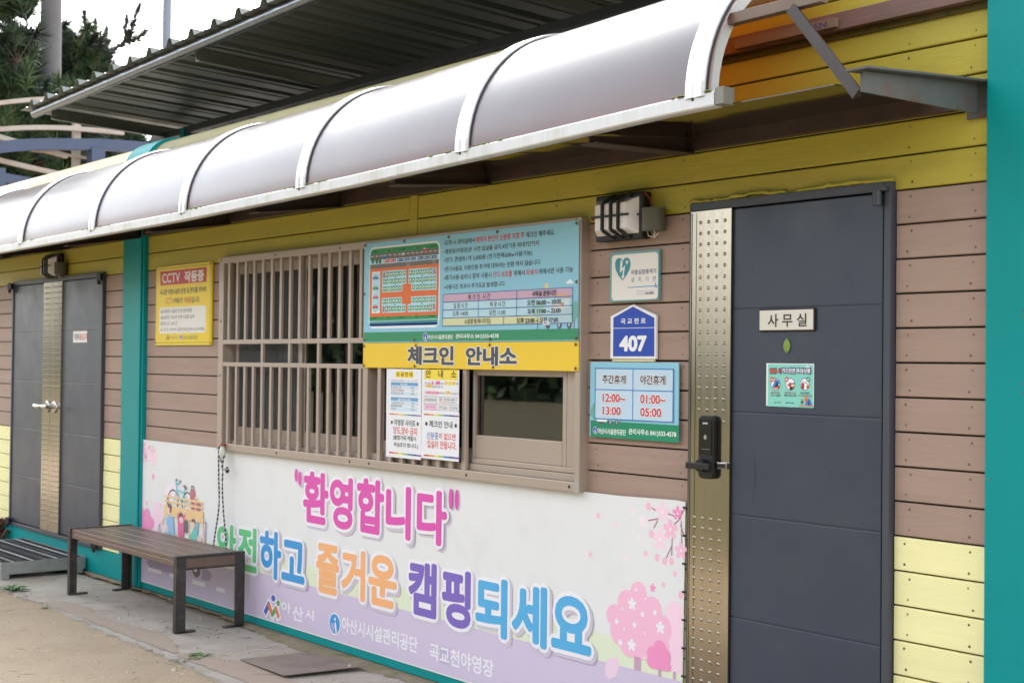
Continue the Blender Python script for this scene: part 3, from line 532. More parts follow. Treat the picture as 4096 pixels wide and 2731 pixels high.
  ('P','white',[(0.9123,2.1142),(0.9221,2.1278),(0.9325,2.1133),(0.926,2.1136),(0.9223,2.1184),(0.9189,2.1139)]),
  ('T', 'myel', 'B1', 0.9149, 2.1064, 0.9301, 2.1121, 0.02),
  ('R','mgreen',0.9379,2.1057,0.9621,2.13),
  ('P','white',[(0.9401,2.1143),(0.9498,2.1279),(0.9601,2.1135),(0.9537,2.1137),(0.95,2.1186),(0.9466,2.114)]),
  ('T', 'myel', 'B2', 0.9426, 2.1065, 0.9578, 2.1122, 0.02),
  ('R','mgreen',0.9726,2.1059,0.9966,2.1301),
  ('P','white',[(0.9748,2.1145),(0.9844,2.128),(0.9946,2.1136),(0.9882,2.1139),(0.9846,2.1187),(0.9812,2.1142)]),
  ('T', 'myel', 'B3', 0.9773, 2.1067, 0.9923, 2.1124, 0.02),
  ('R','mgreen',1.0018,2.1061,1.0256,2.1302),
  ('P','white',[(1.0039,2.1146),(1.0135,2.1281),(1.0236,2.1138),(1.0173,2.114),(1.0137,2.1188),(1.0103,2.1144)]),
  ('T', 'myel', 'B4', 1.0064, 2.1069, 1.0214, 2.1125, 0.02),
  ('R','mgreen',1.0342,2.1063,1.0579,2.1303),
  ('P','white',[(1.0363,2.1148),(1.0459,2.1282),(1.0559,2.1139),(1.0496,2.1142),(1.0461,2.119),(1.0427,2.1145)]),
  ('T', 'myel', 'B5', 1.0388, 2.1071, 1.0537, 2.1127, 0.02),
  ('R','mgreen',1.063,2.1064,1.0865,2.1304),
  ('P','white',[(1.0651,2.1149),(1.0746,2.1283),(1.0846,2.1141),(1.0783,2.1143),(1.0748,2.1191),(1.0714,2.1147)]),
  ('T', 'myel', 'B6', 1.0676, 2.1072, 1.0823, 2.1129, 0.02),
  ('R','mgreen',1.0962,2.1066,1.1195,2.1305),
  ('P','white',[(1.0983,2.1151),(1.1076,2.1285),(1.1176,2.1142),(1.1113,2.1145),(1.1078,2.1193),(1.1045,2.1148)]),
  ('T', 'myel', 'B7', 1.1007, 2.1074, 1.1154, 2.113, 0.02),
  ('R','mgreen',0.9098,2.0674,0.9341,2.0919),
  ('P','white',[(0.912,2.076),(0.9218,2.0897),(0.9321,2.0752),(0.9256,2.0755),(0.922,2.0803),(0.9185,2.0757)]),
  ('T', 'myel', 'B8', 0.9145, 2.0682, 0.9298, 2.074, 0.02),
  ('R','mgreen',0.9382,2.0674,0.9624,2.0918),
  ('P','white',[(0.9404,2.076),(0.9501,2.0897),(0.9604,2.0752),(0.9539,2.0755),(0.9503,2.0803),(0.9468,2.0758)]),
  ('T', 'myel', 'B9', 0.9429, 2.0682, 0.958, 2.074, 0.02),
  ('R','mgreen',0.9722,2.0675,0.9962,2.0918),
  ('P','white',[(0.9744,2.076),(0.984,2.0896),(0.9943,2.0752),(0.9879,2.0755),(0.9842,2.0803),(0.9808,2.0758)]),
  ('T', 'myel', 'B10', 0.9769, 2.0683, 0.992, 2.074, 0.02),
  ('R','mgreen',1.0014,2.0675,1.0253,2.0917),
  ('P','white',[(1.0036,2.076),(1.0131,2.0896),(1.0233,2.0753),(1.0169,2.0755),(1.0133,2.0803),(1.01,2.0758)]),
  ('T', 'myel', 'B11', 1.0061, 2.0683, 1.021, 2.074, 0.02),
  ('R','mgreen',1.0339,2.0675,1.0576,2.0917),
  ('P','white',[(1.036,2.0761),(1.0455,2.0896),(1.0556,2.0753),(1.0493,2.0755),(1.0457,2.0803),(1.0424,2.0758)]),
  ('T', 'myel', 'B12', 1.0385, 2.0684, 1.0533, 2.074, 0.02),
  ('R','mgreen',1.0627,2.0676,1.0862,2.0917),
  ('P','white',[(1.0648,2.0761),(1.0742,2.0895),(1.0843,2.0753),(1.078,2.0755),(1.0744,2.0803),(1.0711,2.0758)]),
  ('T', 'myel', 'B13', 1.0672, 2.0684, 1.082, 2.0741, 0.02),
  ('R','mgreen',1.0958,2.0676,1.1192,2.0916),
  ('P','white',[(1.0979,2.0761),(1.1073,2.0895),(1.1173,2.0753),(1.111,2.0756),(1.1075,2.0803),(1.1042,2.0758)]),
  ('T', 'myel', 'B14', 1.1004, 2.0684, 1.115, 2.0741, 0.02),
  ('R','mgreen',1.1259,2.0677,1.1491,2.0916),
  ('P','white',[(1.128,2.0761),(1.1373,2.0895),(1.1472,2.0753),(1.141,2.0756),(1.1375,2.0803),(1.1342,2.0758)]),
  ('T', 'myel', 'B15', 1.1304, 2.0685, 1.145, 2.0741, 0.02),
  ('R','mgreen',0.9372,2.0289,0.9614,2.0534),
  ('P','white',[(0.9394,2.0375),(0.9491,2.0512),(0.9594,2.0368),(0.953,2.037),(0.9493,2.0418),(0.9459,2.0373)]),
  ('T', 'myel', 'B16', 0.9419, 2.0297, 0.9571, 2.0356, 0.02),
  ('R','mgreen',0.9719,2.0288,0.9959,2.0532),
  ('P','white',[(0.9741,2.0374),(0.9837,2.051),(0.9939,2.0367),(0.9875,2.0369),(0.9839,2.0417),(0.9805,2.0371)]),
  ('T', 'myel', 'B17', 0.9766, 2.0296, 0.9916, 2.0354, 0.02),
  ('R','mgreen',1.0011,2.0287,1.0249,2.053),
  ('P','white',[(1.0032,2.0373),(1.0128,2.0508),(1.023,2.0366),(1.0166,2.0368),(1.013,2.0416),(1.0096,2.037)]),
  ('T', 'myel', 'B18', 1.0057, 2.0295, 1.0207, 2.0353, 0.02),
  ('R','mgreen',1.033,2.0286,1.0566,2.0529),
  ('P','white',[(1.0351,2.0371),(1.0446,2.0507),(1.0547,2.0364),(1.0484,2.0367),(1.0448,2.0414),(1.0414,2.0369)]),
  ('T', 'myel', 'B19', 1.0376, 2.0294, 1.0524, 2.0352, 0.02),
  ('R','mgreen',1.0623,2.0285,1.0859,2.0527),
  ('P','white',[(1.0644,2.037),(1.0739,2.0505),(1.0839,2.0363),(1.0776,2.0365),(1.0741,2.0413),(1.0708,2.0368)]),
  ('T', 'myel', 'B20', 1.0669, 2.0294, 1.0817, 2.0351, 0.02),
  ('R','mgreen',1.0961,2.0284,1.1194,2.0525),
  ('P','white',[(1.0982,2.0369),(1.1076,2.0503),(1.1175,2.0362),(1.1113,2.0364),(1.1078,2.0411),(1.1044,2.0367)]),
  ('T', 'myel', 'B21', 1.1006, 2.0292, 1.1153, 2.035, 0.02),
  ('R','mgreen',1.1256,2.0283,1.1488,2.0523),
  ('P','white',[(1.1277,2.0368),(1.137,2.0502),(1.1469,2.0361),(1.1407,2.0363),(1.1372,2.041),(1.1339,2.0365)]),
  ('T', 'myel', 'B22', 1.1301, 2.0292, 1.1447, 2.0349, 0.02),
  ('R','mgreen',0.6576,1.9614,0.6832,1.9868),
  ('P','white',[(0.6599,1.9703),(0.6702,1.9844),(0.6811,1.9697),(0.6742,1.9699),(0.6704,1.9748),(0.6668,1.9701)]),
  ('T', 'myel', 'C1', 0.6626, 1.9623, 0.6786, 1.9684, 0.02),
  ('R','mgreen',0.685,1.9614,0.7105,1.9867),
  ('P','white',[(0.6873,1.9702),(0.6975,1.9843),(0.7084,1.9696),(0.7016,1.9698),(0.6978,1.9747),(0.6941,1.97)]),
  ('T', 'myel', 'C2', 0.69, 1.9623, 0.706, 1.9683, 0.02),
  ('R','mgreen',0.7216,1.9613,0.7469,1.9865),
  ('P','white',[(0.7238,1.9701),(0.734,1.9842),(0.7448,1.9696),(0.738,1.9697),(0.7342,1.9746),(0.7306,1.9699)]),
  ('T', 'myel', 'C3', 0.7265, 1.9622, 0.7424, 1.9683, 0.02),
  ('R','mgreen',0.7511,1.9613,0.7762,1.9864),
  ('P','white',[(0.7534,1.9701),(0.7635,1.9841),(0.7742,1.9695),(0.7674,1.9697),(0.7637,1.9745),(0.7601,1.9699)]),
  ('T', 'myel', 'C4', 0.756, 1.9622, 0.7718, 1.9682, 0.02),
  ('R','mgreen',0.7835,1.9612,0.8085,1.9863),
  ('P','white',[(0.7857,1.97),(0.7958,1.984),(0.8064,1.9694),(0.7997,1.9696),(0.796,1.9745),(0.7924,1.9698)]),
  ('T', 'myel', 'C5', 0.7884, 1.9621, 0.804, 1.9681, 0.02),
  ('R','mgreen',0.8114,1.9612,0.8363,1.9862),
  ('P','white',[(0.8137,1.9699),(0.8236,1.9838),(0.8342,1.9694),(0.8276,1.9695),(0.8238,1.9744),(0.8203,1.9697)]),
  ('T', 'myel', 'C6', 0.8163, 1.9621, 0.8318, 1.9681, 0.02),
  ('R','mgreen',0.6847,1.9213,0.7102,1.9467),
  ('P','white',[(0.687,1.9301),(0.6972,1.9443),(0.7081,1.9296),(0.7013,1.9298),(0.6974,1.9347),(0.6938,1.93)]),
  ('T', 'myel', 'C7', 0.6896, 1.9222, 0.7056, 1.9283, 0.02),
  ('R','mgreen',0.7212,1.9211,0.7465,1.9465),
  ('P','white',[(0.7235,1.93),(0.7337,1.9441),(0.7444,1.9295),(0.7377,1.9297),(0.7339,1.9345),(0.7303,1.9298)]),
  ('T', 'myel', 'C8', 0.7262, 1.9221, 0.742, 1.9282, 0.02),
  ('R','mgreen',0.7495,1.9211,0.7747,1.9463),
  ('P','white',[(0.7518,1.9299),(0.7619,1.9439),(0.7726,1.9294),(0.7659,1.9295),(0.7621,1.9344),(0.7585,1.9297)]),
  ('T', 'myel', 'C9', 0.7544, 1.922, 0.7702, 1.9281, 0.02),
  ('R','mgreen',0.782,1.921,0.8069,1.9462),
  ('P','white',[(0.7842,1.9298),(0.7942,1.9438),(0.8049,1.9293),(0.7982,1.9294),(0.7944,1.9343),(0.7909,1.9296)]),
  ('T', 'myel', 'C10', 0.7868, 1.9219, 0.8025, 1.928, 0.02),
  ('R','mgreen',0.8099,1.9209,0.8347,1.946),
  ('P','white',[(0.8121,1.9296),(0.8221,1.9436),(0.8327,1.9292),(0.8261,1.9293),(0.8223,1.9341),(0.8188,1.9295)]),
  ('T', 'myel', 'C11', 0.8147, 1.9218, 0.8303, 1.9279, 0.02),
  ('R','mgreen',0.8455,1.9208,0.8702,1.9458),
  ('P','white',[(0.8477,1.9295),(0.8576,1.9434),(0.8681,1.929),(0.8615,1.9292),(0.8578,1.934),(0.8543,1.9294)]),
  ('T', 'myel', 'C12', 0.8503, 1.9217, 0.8658, 1.9277, 0.02),
  ('R','mgreen',0.9358,1.9615,0.9599,1.9861),
  ('P','white',[(0.9379,1.9701),(0.9476,1.9838),(0.9579,1.9695),(0.9515,1.9697),(0.9478,1.9745),(0.9444,1.9699)]),
  ('T', 'myel', 'D1', 0.9404, 1.9623, 0.9556, 1.9683, 0.02),
  ('R','mgreen',0.9698,1.9613,0.9938,1.9859),
  ('P','white',[(0.972,1.9699),(0.9816,1.9836),(0.9919,1.9694),(0.9854,1.9695),(0.9818,1.9743),(0.9784,1.9697)]),
  ('T', 'myel', 'D2', 0.9745, 1.9622, 0.9896, 1.9681, 0.02),
  ('R','mgreen',0.9996,1.9612,1.0235,1.9857),
  ('P','white',[(1.0018,1.9698),(1.0113,1.9834),(1.0215,1.9692),(1.0151,1.9694),(1.0115,1.9741),(1.0082,1.9696)]),
  ('T', 'myel', 'D3', 1.0042, 1.9621, 1.0192, 1.9679, 0.02),
  ('R','mgreen',1.0321,1.961,1.0558,1.9855),
  ('P','white',[(1.0342,1.9696),(1.0437,1.9832),(1.0538,1.969),(1.0475,1.9692),(1.0439,1.9739),(1.0406,1.9694)]),
  ('T', 'myel', 'D4', 1.0367, 1.9619, 1.0515, 1.9678, 0.02),
  ('R','mgreen',1.0615,1.9609,1.085,1.9853),
  ('P','white',[(1.0636,1.9694),(1.073,1.983),(1.0831,1.9689),(1.0768,1.9691),(1.0732,1.9738),(1.0699,1.9692)]),
  ('T', 'myel', 'D5', 1.066, 1.9618, 1.0808, 1.9676, 0.02),
  ('R','mgreen',1.0952,1.9608,1.1186,1.985),
  ('P','white',[(1.0973,1.9692),(1.1067,1.9828),(1.1166,1.9687),(1.1104,1.9689),(1.1069,1.9736),(1.1036,1.9691)]),
  ('T', 'myel', 'D6', 1.0997, 1.9616, 1.1144, 1.9675, 0.02),
  ('R','mgreen',1.1242,1.9606,1.1474,1.9848),
  ('P','white',[(1.1263,1.9691),(1.1356,1.9826),(1.1455,1.9685),(1.1393,1.9687),(1.1358,1.9734),(1.1325,1.9689)]),
  ('T', 'myel', 'D7', 1.1287, 1.9615, 1.1433, 1.9673, 0.02),
  ('R','mgreen',0.9053,1.9211,0.9296,1.9459),
  ('P','white',[(0.9074,1.9297),(0.9172,1.9436),(0.9276,1.9293),(0.9211,1.9294),(0.9174,1.9342),(0.914,1.9296)]),
  ('T', 'myel', 'D8', 0.91, 1.922, 0.9253, 1.928, 0.02),
  ('R','mgreen',0.9354,1.9209,0.9596,1.9457),
  ('P','white',[(0.9376,1.9295),(0.9473,1.9433),(0.9576,1.9291),(0.9512,1.9292),(0.9475,1.934),(0.9441,1.9294)]),
  ('T', 'myel', 'D9', 0.9401, 1.9218, 0.9553, 1.9278, 0.02),
  ('R','mgreen',0.9695,1.9207,0.9935,1.9454),
  ('P','white',[(0.9717,1.9293),(0.9813,1.943),(0.9916,1.9288),(0.9851,1.929),(0.9815,1.9337),(0.9781,1.9292)]),
  ('T', 'myel', 'D10', 0.9742, 1.9216, 0.9893, 1.9276, 0.02),
  ('R','mgreen',0.9987,1.9205,1.0226,1.9451),
  ('P','white',[(1.0009,1.9291),(1.0105,1.9428),(1.0206,1.9286),(1.0142,1.9288),(1.0107,1.9335),(1.0073,1.929)]),
  ('T', 'myel', 'D11', 1.0034, 1.9214, 1.0183, 1.9274, 0.02),
  ('R','mgreen',1.0312,1.9204,1.0549,1.9449),
  ('P','white',[(1.0333,1.9289),(1.0429,1.9425),(1.0529,1.9284),(1.0466,1.9286),(1.0431,1.9333),(1.0397,1.9287)]),
  ('T', 'myel', 'D12', 1.0358, 1.9212, 1.0507, 1.9272, 0.02),
  ('R','mgreen',1.0606,1.9202,1.0841,1.9446),
  ('P','white',[(1.0627,1.9287),(1.0722,1.9423),(1.0822,1.9282),(1.0759,1.9284),(1.0724,1.9331),(1.069,1.9286)]),
  ('T', 'myel', 'D13', 1.0652, 1.9211, 1.0799, 1.927, 0.02),
  ('R','mgreen',1.0938,1.92,1.1172,1.9444),
  ('P','white',[(1.0959,1.9285),(1.1053,1.942),(1.1152,1.928),(1.109,1.9282),(1.1055,1.9328),(1.1021,1.9283)]),
  ('T', 'myel', 'D14', 1.0983, 1.9209, 1.113, 1.9268, 0.02),
  ('P','roofred',[(0.6558,2.1232),(0.6693,2.1312),(0.6832,2.122)]),
  ('R','roofred',0.6599,2.1058,0.6795,2.1215),
  ('R','mblue',0.6641,2.1153,0.6752,2.1203),
  ('P','roofred',[(1.1248,2.122),(1.1371,2.1297),(1.1497,2.1209)]),
  ('R','roofred',1.1285,2.1055,1.1463,2.1204),
  ('R','mblue',1.1323,2.1145,1.1424,2.1193),
  ('P','roofred',[(0.6537,1.9391),(0.6673,1.9474),(0.6812,1.9385)]),
  ('R','roofred',0.6579,1.9218,0.6775,1.9379),
  ('R','mblue',0.662,1.9314,0.6731,1.9366),
  ('P','roofred',[(1.1223,1.941),(1.1346,1.9489),(1.1472,1.9404)]),
  ('R','roofred',1.1261,1.9246,1.1438,1.9398),
  ('R','mblue',1.1298,1.9337,1.1399,1.9386),
  ('L','mred',[(0.655,2.1012),(0.6543,2.1336),(0.7152,2.1337),(0.7159,2.1015),(0.655,2.1012)],0.002),
  ('L','mred',[(1.0928,2.1011),(1.0922,2.1327),(1.1528,2.1325),(1.1535,2.1012),(1.0928,2.1011)],0.002),
  ('L','mred',[(0.6536,1.9168),(0.6529,1.9485),(0.7144,1.9497),(0.7151,1.9182),(0.6536,1.9168)],0.002),
  ('L','mred',[(1.0887,1.9166),(1.088,1.9488),(1.1481,1.9499),(1.1488,1.9178),(1.0887,1.9166)],0.002),
  ('R','mnavy',0.7751,2.0936,0.7858,2.104),
  ('E','white',0.7804,2.0988,0.0025,0.0031),
  ('R','mnavy',0.7747,2.0555,0.7854,2.066),
  ('E','white',0.7801,2.0608,0.0024,0.003),
  ('R','mnavy',1.0246,2.0941,1.0348,2.1043),
  ('E','white',1.0297,2.0992,0.0023,0.003),
  ('R','mnavy',1.0243,2.0557,1.0345,2.0659),
  ('E','white',1.0294,2.0608,0.0023,0.003),
  ('R','mnavy',0.7722,1.9492,0.7829,1.9598),
  ('E','white',0.7776,1.9545,0.0024,0.0031),
  ('R','mnavy',1.0219,1.9499,1.0321,1.9602),
  ('E','white',1.027,1.955,0.0023,0.003),
 ],
 'yboard': [
  ('Y','grey','체크인',0.9019,1.6353,1.314,1.7341),
  ('Y','grey','안내소',1.4143,1.636,1.8215,1.7304),
 ],
 'cctv': [
  ('R','cred',-2.2582,2.1675,-1.5362,2.2656),
  ('T', 'paper', 'CCTV', -2.2268, 2.1834, -1.9384, 2.2491, 0.025),
  ('T', 'paper', '작동중', -1.8705, 2.1749, -1.5716, 2.2535, 0.045),
  ('T', 'ink', '곡교천 야영시설의 운영 및 관리를 위하여', -2.2569, 2.1, -1.5402, 2.1393, 0.012),
  ('T', 'red', 'CCTV', -2.164, 2.0365, -2.0508, 2.0768, 0.0),
  ('T', 'ink', '카메라가', -2.0416, 2.0346, -1.8908, 2.075, 0.01),
  ('T', 'red', '작동중', -1.8705, 2.0334, -1.7616, 2.0752, 0.02),
  ('T', 'ink', '입니다.', -1.7556, 2.0332, -1.6316, 2.0745, 0.01),
  ('Q','paper',-2.2644,1.8305,-1.5361,2.012,0.025),
  ('T', 'ink', '•설치목적: 시설안전 및 범죄예방', -2.2473, 1.9705, -1.7452, 1.999, 0.008),
  ('T', 'ink', '•촬영범위: 곡교천 야영시설물 일체', -2.2478, 1.9292, -1.7134, 1.9553, 0.008),
  ('T', 'ink', '•촬영시간: 24시간', -2.2483, 1.8853, -1.969, 1.913, 0.008),
  ('T', 'ink', '•관 리 자: 아산시시설관리공단(041-533-4578)', -2.2487, 1.841, -1.5565, 1.8696, 0.008),
  ('L','navy',[(-2.1513,1.7867),(-2.1295,1.8089)],0.007),
  ('L','orange',[(-2.1295,1.8089),(-2.1189,1.7865)],0.007),
  ('L','navy',[(-2.1189,1.7865),(-2.1068,1.8066)],0.007),
  ('L','orange',[(-2.1068,1.8066),(-2.0964,1.7876)],0.007),
  ('E','navy',-2.1248,1.8173,0.0068,0.0051),
  ('E','bgreen',-2.1031,1.8129,0.0059,0.0042),
  ('T', 'navy', '아 산 시', -2.0798, 1.7896, -1.9762, 1.8131, 0.005),
  ('I','',-1.9185,1.8018,0.019),
  ('T', 'navy', '아산시시설관리공단', -1.8952, 1.7851, -1.654, 1.8161, 0.008),
  ('L','ink',[(-2.3209,2.2843),(-1.4658,2.2815)],0.003),
  ('L','ink',[(-2.3176,1.7667),(-1.4538,1.7656)],0.003),
  ('L','ink',[(-2.3162,2.2949),(-2.3173,1.759)],0.003),
  ('L','ink',[(-1.4774,2.286),(-1.4756,1.7577)],0.003),
  ('E','screw',-2.3192,2.295,0.0101,0.0069),
  ('E','screw',-1.4749,2.2899,0.0088,0.0065),
  ('E','screw',-2.3226,1.7654,0.0101,0.0069),
  ('E','screw',-1.4756,1.7597,0.0088,0.0064),
 ],
 'rest': [
  ('R','rgreen',2.3079,1.3263,2.8598,1.3989),
  ('E','sunc',2.37,1.5143,0.0094,0.0084),
  ('E','white',2.3858,1.5008,0.0155,0.0047),
  ('E','white',2.4808,1.5214,0.0091,0.0067),
  ('L','trunkc',[(2.3288,1.3847),(2.3299,1.4374)],0.004),
  ('E','leafc',2.3335,1.4613,0.015,0.0157),
  ('E','leafc',2.324,1.4372,0.0178,0.0237),
  ('E','leafc',2.3341,1.4244,0.0157,0.0184),
  ('L','trunkc',[(2.3544,1.3844),(2.3565,1.4226)],0.003),
  ('E','leafc2',2.3612,1.449,0.0125,0.0144),
  ('E','leafc2',2.3536,1.433,0.0141,0.021),
  ('L','trunkc',[(2.5006,1.3853),(2.5058,1.4177)],0.003),
  ('E','leafc2',2.5094,1.4307,0.0098,0.0206),
  ('E','tyre',2.3796,1.3946,0.0117,0.0131),
  ('E','tyre',2.4299,1.3966,0.0115,0.013),
  ('E','tyre',2.4777,1.3959,0.0114,0.013),
  ('P','vanb',[(2.3513,1.404),(2.3526,1.4198),(2.3869,1.4289),(2.4037,1.4713),(2.4172,1.4764),(2.4709,1.4746),(2.4848,1.4324),(2.4982,1.4225),(2.4984,1.4058),(2.426,1.4043)]),
  ('P','vang',[(2.3985,1.4319),(2.4076,1.4688),(2.4327,1.4695),(2.4332,1.4332)]),
  ('P','vang',[(2.4409,1.4334),(2.4423,1.4685),(2.471,1.4668),(2.481,1.4348)]),
  ('P','vanbr',[(2.4094,1.4798),(2.4363,1.4852),(2.4478,1.4876),(2.4746,1.4799),(2.4785,1.4714),(2.4556,1.4767)]),
  ('P','white',[(2.35,1.4105),(2.415,1.4117),(2.4161,1.4208),(2.3519,1.4198)]),
  ('P','white',[(2.3522,1.3962),(2.4184,1.3962),(2.4182,1.4053),(2.3529,1.4041)]),
  ('R','tyre',2.3657,1.4119,2.3948,1.4201),
  ('E','wheel',2.4395,1.397,0.0054,0.0083),
  ('E','wheel',2.4804,1.3973,0.0049,0.0078),
  ('R','rpale',2.3403,1.4075,2.8267,1.6335),
  ('L','rline',[(2.3388,1.6312),(2.8285,1.6318)],0.0042),
  ('L','rline',[(2.3391,1.5377),(2.828,1.5393)],0.0042),
  ('L','rline',[(2.3387,1.4088),(2.8279,1.4109)],0.0042),
  ('L','rline',[(2.3408,1.6325),(2.3395,1.4075)],0.0042),
  ('L','rline',[(2.8278,1.6335),(2.8272,1.4094)],0.0042),
  ('L','rline',[(2.5834,1.6318),(2.5833,1.4091)],0.0042),
  ('T', 'paper2', '주간휴게', 2.3868, 1.5644, 2.5388, 1.6036, 0.1),
  ('T', 'ink2', '주간휴게', 2.3868, 1.5644, 2.5388, 1.6036, 0.028),
  ('T', 'paper2', '야간휴게', 2.63, 1.5655, 2.7828, 1.6057, 0.1),
  ('T', 'ink2', '야간휴게', 2.63, 1.5655, 2.7828, 1.6057, 0.028),
  ('T', 'paper2', '12:00~', 2.3907, 1.4839, 2.5344, 1.5209, 0.1),
  ('T', 'rred', '12:00~', 2.3907, 1.4839, 2.5344, 1.5209, 0.028),
  ('T', 'paper2', '13:00', 2.3916, 1.4278, 2.5082, 1.4641, 0.1),
  ('T', 'rred', '13:00', 2.3916, 1.4278, 2.5082, 1.4641, 0.028),
  ('T', 'paper2', '01:00~', 2.6311, 1.4844, 2.7828, 1.5224, 0.1),
  ('T', 'rred', '01:00~', 2.6311, 1.4844, 2.7828, 1.5224, 0.028),
  ('T', 'paper2', '05:00', 2.6319, 1.4287, 2.76, 1.4658, 0.1),
  ('T', 'rred', '05:00', 2.6319, 1.4287, 2.76, 1.4658, 0.028),
  ('I','',2.3383,1.3557,0.0165),
  ('T', 'white', '아산시시설관리공단', 2.3578, 1.3413, 2.5385, 1.3671, 0.02),
  ('T', 'white', '관리사무소 041)533-4578', 2.5556, 1.3441, 2.845, 1.3732, 0.025),
 ],
 'aed': [
  ('Q','paper',2.4357,1.9309,2.7255,2.1304,0.018),
  ('P','teal2',[(2.5065,2.0162),(2.4806,2.0382),(2.4596,2.0672),(2.4556,2.0937),(2.4641,2.1109),(2.482,2.117),(2.4974,2.1127),(2.5068,2.1017),(2.5153,2.1135),(2.5355,2.1166),(2.5508,2.1064),(2.5572,2.0853),(2.549,2.0614),(2.5291,2.0362)]),
  ('P','paper',[(2.4924,2.1094),(2.5053,2.0983),(2.5017,2.0688),(2.5218,2.0835),(2.5138,2.0368),(2.5205,2.0365),(2.5064,2.0214),(2.497,2.0375),(2.5037,2.0366),(2.5084,2.0643),(2.4881,2.0501)]),
  ('R','paper',2.5232,2.0946,2.5434,2.0988),
  ('R','paper',2.5299,2.0856,2.5367,2.1037),
  ('T', 'navy', '자동심장충격기', 2.5583, 2.0391, 2.7143, 2.0607, 0.015),
  ('T', 'navy', '설   치   기   관', 2.5593, 2.0072, 2.7138, 2.0284, 0.006),
  ('L','blue2',[(2.5374,1.9851),(2.7033,1.986),(2.7082,1.9794),(2.7118,1.9986),(2.7169,1.9791),(2.7202,1.9857),(2.7241,1.9832)],0.0035),
  ('T', 'navy', '자동심장충격기(AED) Automated External Defibrillator', 2.5945, 1.9644, 2.702, 1.969, 0),
  ('T', 'ink', '교육, A/S 문의 1577-0022', 2.5946, 1.9555, 2.6436, 1.9594, 0),
  ('T', 'red', 'www.nanoomtech.co.kr', 2.5947, 1.9499, 2.6437, 1.9525, 0),
  ('T', 'navy', 'nanoom', 2.6486, 1.951, 2.7026, 1.9609, 0.03),
  ('E','red',2.6857,1.9587,0.0039,0.0041),
 ],
 'plate': [
  ('P','plateblue',[(2.4513,1.6851),(2.4519,1.855),(2.5754,1.9011),(2.7091,1.8502),(2.7113,1.6859)]),
  ('R','white',2.4474,1.8073,2.7116,1.8094),
  ('T', 'white', '곡 교 천 로', 2.4996, 1.8262, 2.6564, 1.8512, 0.015),
  ('T', 'white', '407', 2.4921, 1.7062, 2.6643, 1.7759, 0.05),
 ],
 'name': [
  ('T', 'ink', '사 무 실', 3.3508, 1.8013, 3.5441, 1.8517, 0.018),
 ],
 'gas': [
  ('R','aqua',3.3448,1.494,3.5695,1.6578),
  ('E','white',3.5432,1.6462,0.0096,0.006),
  ('E','white',3.5519,1.6395,0.0137,0.0038),
  ('E','navy2',3.385,1.5802,0.0244,0.0245),
  ('E','white',3.385,1.5802,0.0216,0.022),
  ('E','navy2',3.4589,1.5816,0.024,0.0242),
  ('E','white',3.4589,1.5816,0.0212,0.0217),
  ('E','navy2',3.529,1.5829,0.0234,0.024),
  ('E','white',3.529,1.5829,0.0207,0.0215),
  ('P','blue3',[(3.3688,1.5693),(3.3866,1.6003),(3.401,1.5936),(3.4065,1.584),(3.3779,1.5626)]),
  ('P','carred',[(3.3794,1.5932),(3.3865,1.6017),(3.3902,1.6003),(3.3766,1.5862)]),
  ('P','ink',[(3.3815,1.5682),(3.3939,1.5907),(3.4049,1.5701)]),
  ('P','vano',[(3.379,1.5626),(3.3804,1.569),(3.4056,1.5715),(3.4014,1.5631)]),
  ('P','carred',[(3.447,1.5737),(3.4458,1.5833),(3.4547,1.5807),(3.4528,1.5903),(3.4617,1.585),(3.4654,1.574)]),
  ('P','vano',[(3.4542,1.5628),(3.4566,1.5739),(3.4788,1.5757),(3.476,1.5674)]),
  ('E','ink',3.4637,1.5663,0.0085,0.0055),
  ('R','ink',3.4565,1.5821,3.4794,1.5864),
  ('R','roofred',3.5128,1.5641,3.5268,1.5861),
  ('P','wheel',[(3.5126,1.5859),(3.516,1.5941),(3.5229,1.5942),(3.5268,1.5861)]),
  ('E','vano',3.545,1.5729,0.0075,0.0065),
  ('E','ink',3.5449,1.5734,0.0035,0.0027),
  ('L','roofred',[(3.5438,1.5824),(3.5369,1.589),(3.5316,1.5903)],0.0025),
  ('E','carred',3.3674,1.5986,0.0098,0.0094),
  ('L','white',[(3.3634,1.5949),(3.3713,1.6023)],0.0028),
  ('L','white',[(3.3633,1.6021),(3.3714,1.595)],0.0028),
  ('E','carred',3.4403,1.5997,0.0096,0.0094),
  ('L','white',[(3.4364,1.5961),(3.4442,1.6034)],0.0028),
  ('L','white',[(3.4364,1.6033),(3.4443,1.5962)],0.0028),
  ('E','rgreen',3.5461,1.6014,0.0092,0.0092),
  ('L','white',[(3.5419,1.6014),(3.5454,1.5979),(3.5512,1.605)],0.0028),
  ('T', 'navy2', '캠핑 시', 3.3559, 1.621, 3.412, 1.6422, 0.12),
  ('T', 'navy2', '가스안전 주의사항', 3.4165, 1.6223, 3.5608, 1.645, 0.12),
  ('T', 'vano', '캠핑 시', 3.3573, 1.6227, 3.4106, 1.6405, 0.04),
  ('T', 'white', '가스안전 주의사항', 3.4179, 1.624, 3.5587, 1.6431, 0.04),
  ('T', 'roofred', '밀폐된 공간에서', 3.3618, 1.5427, 3.4072, 1.5513, 0.01),
  ('T', 'ink', '가스기기 사용금지', 3.359, 1.5321, 3.4109, 1.5414, 0.01),
  ('T', 'roofred', '불판 받침대 크기에', 3.4316, 1.5438, 3.4853, 1.5525, 0.01),
  ('T', 'ink', '알맞은 조리도구 준비', 3.4293, 1.5333, 3.4889, 1.5428, 0.01),
  ('T', 'ink', '사용한 부탄캔은', 3.5071, 1.5448, 3.5527, 1.5535, 0.01),
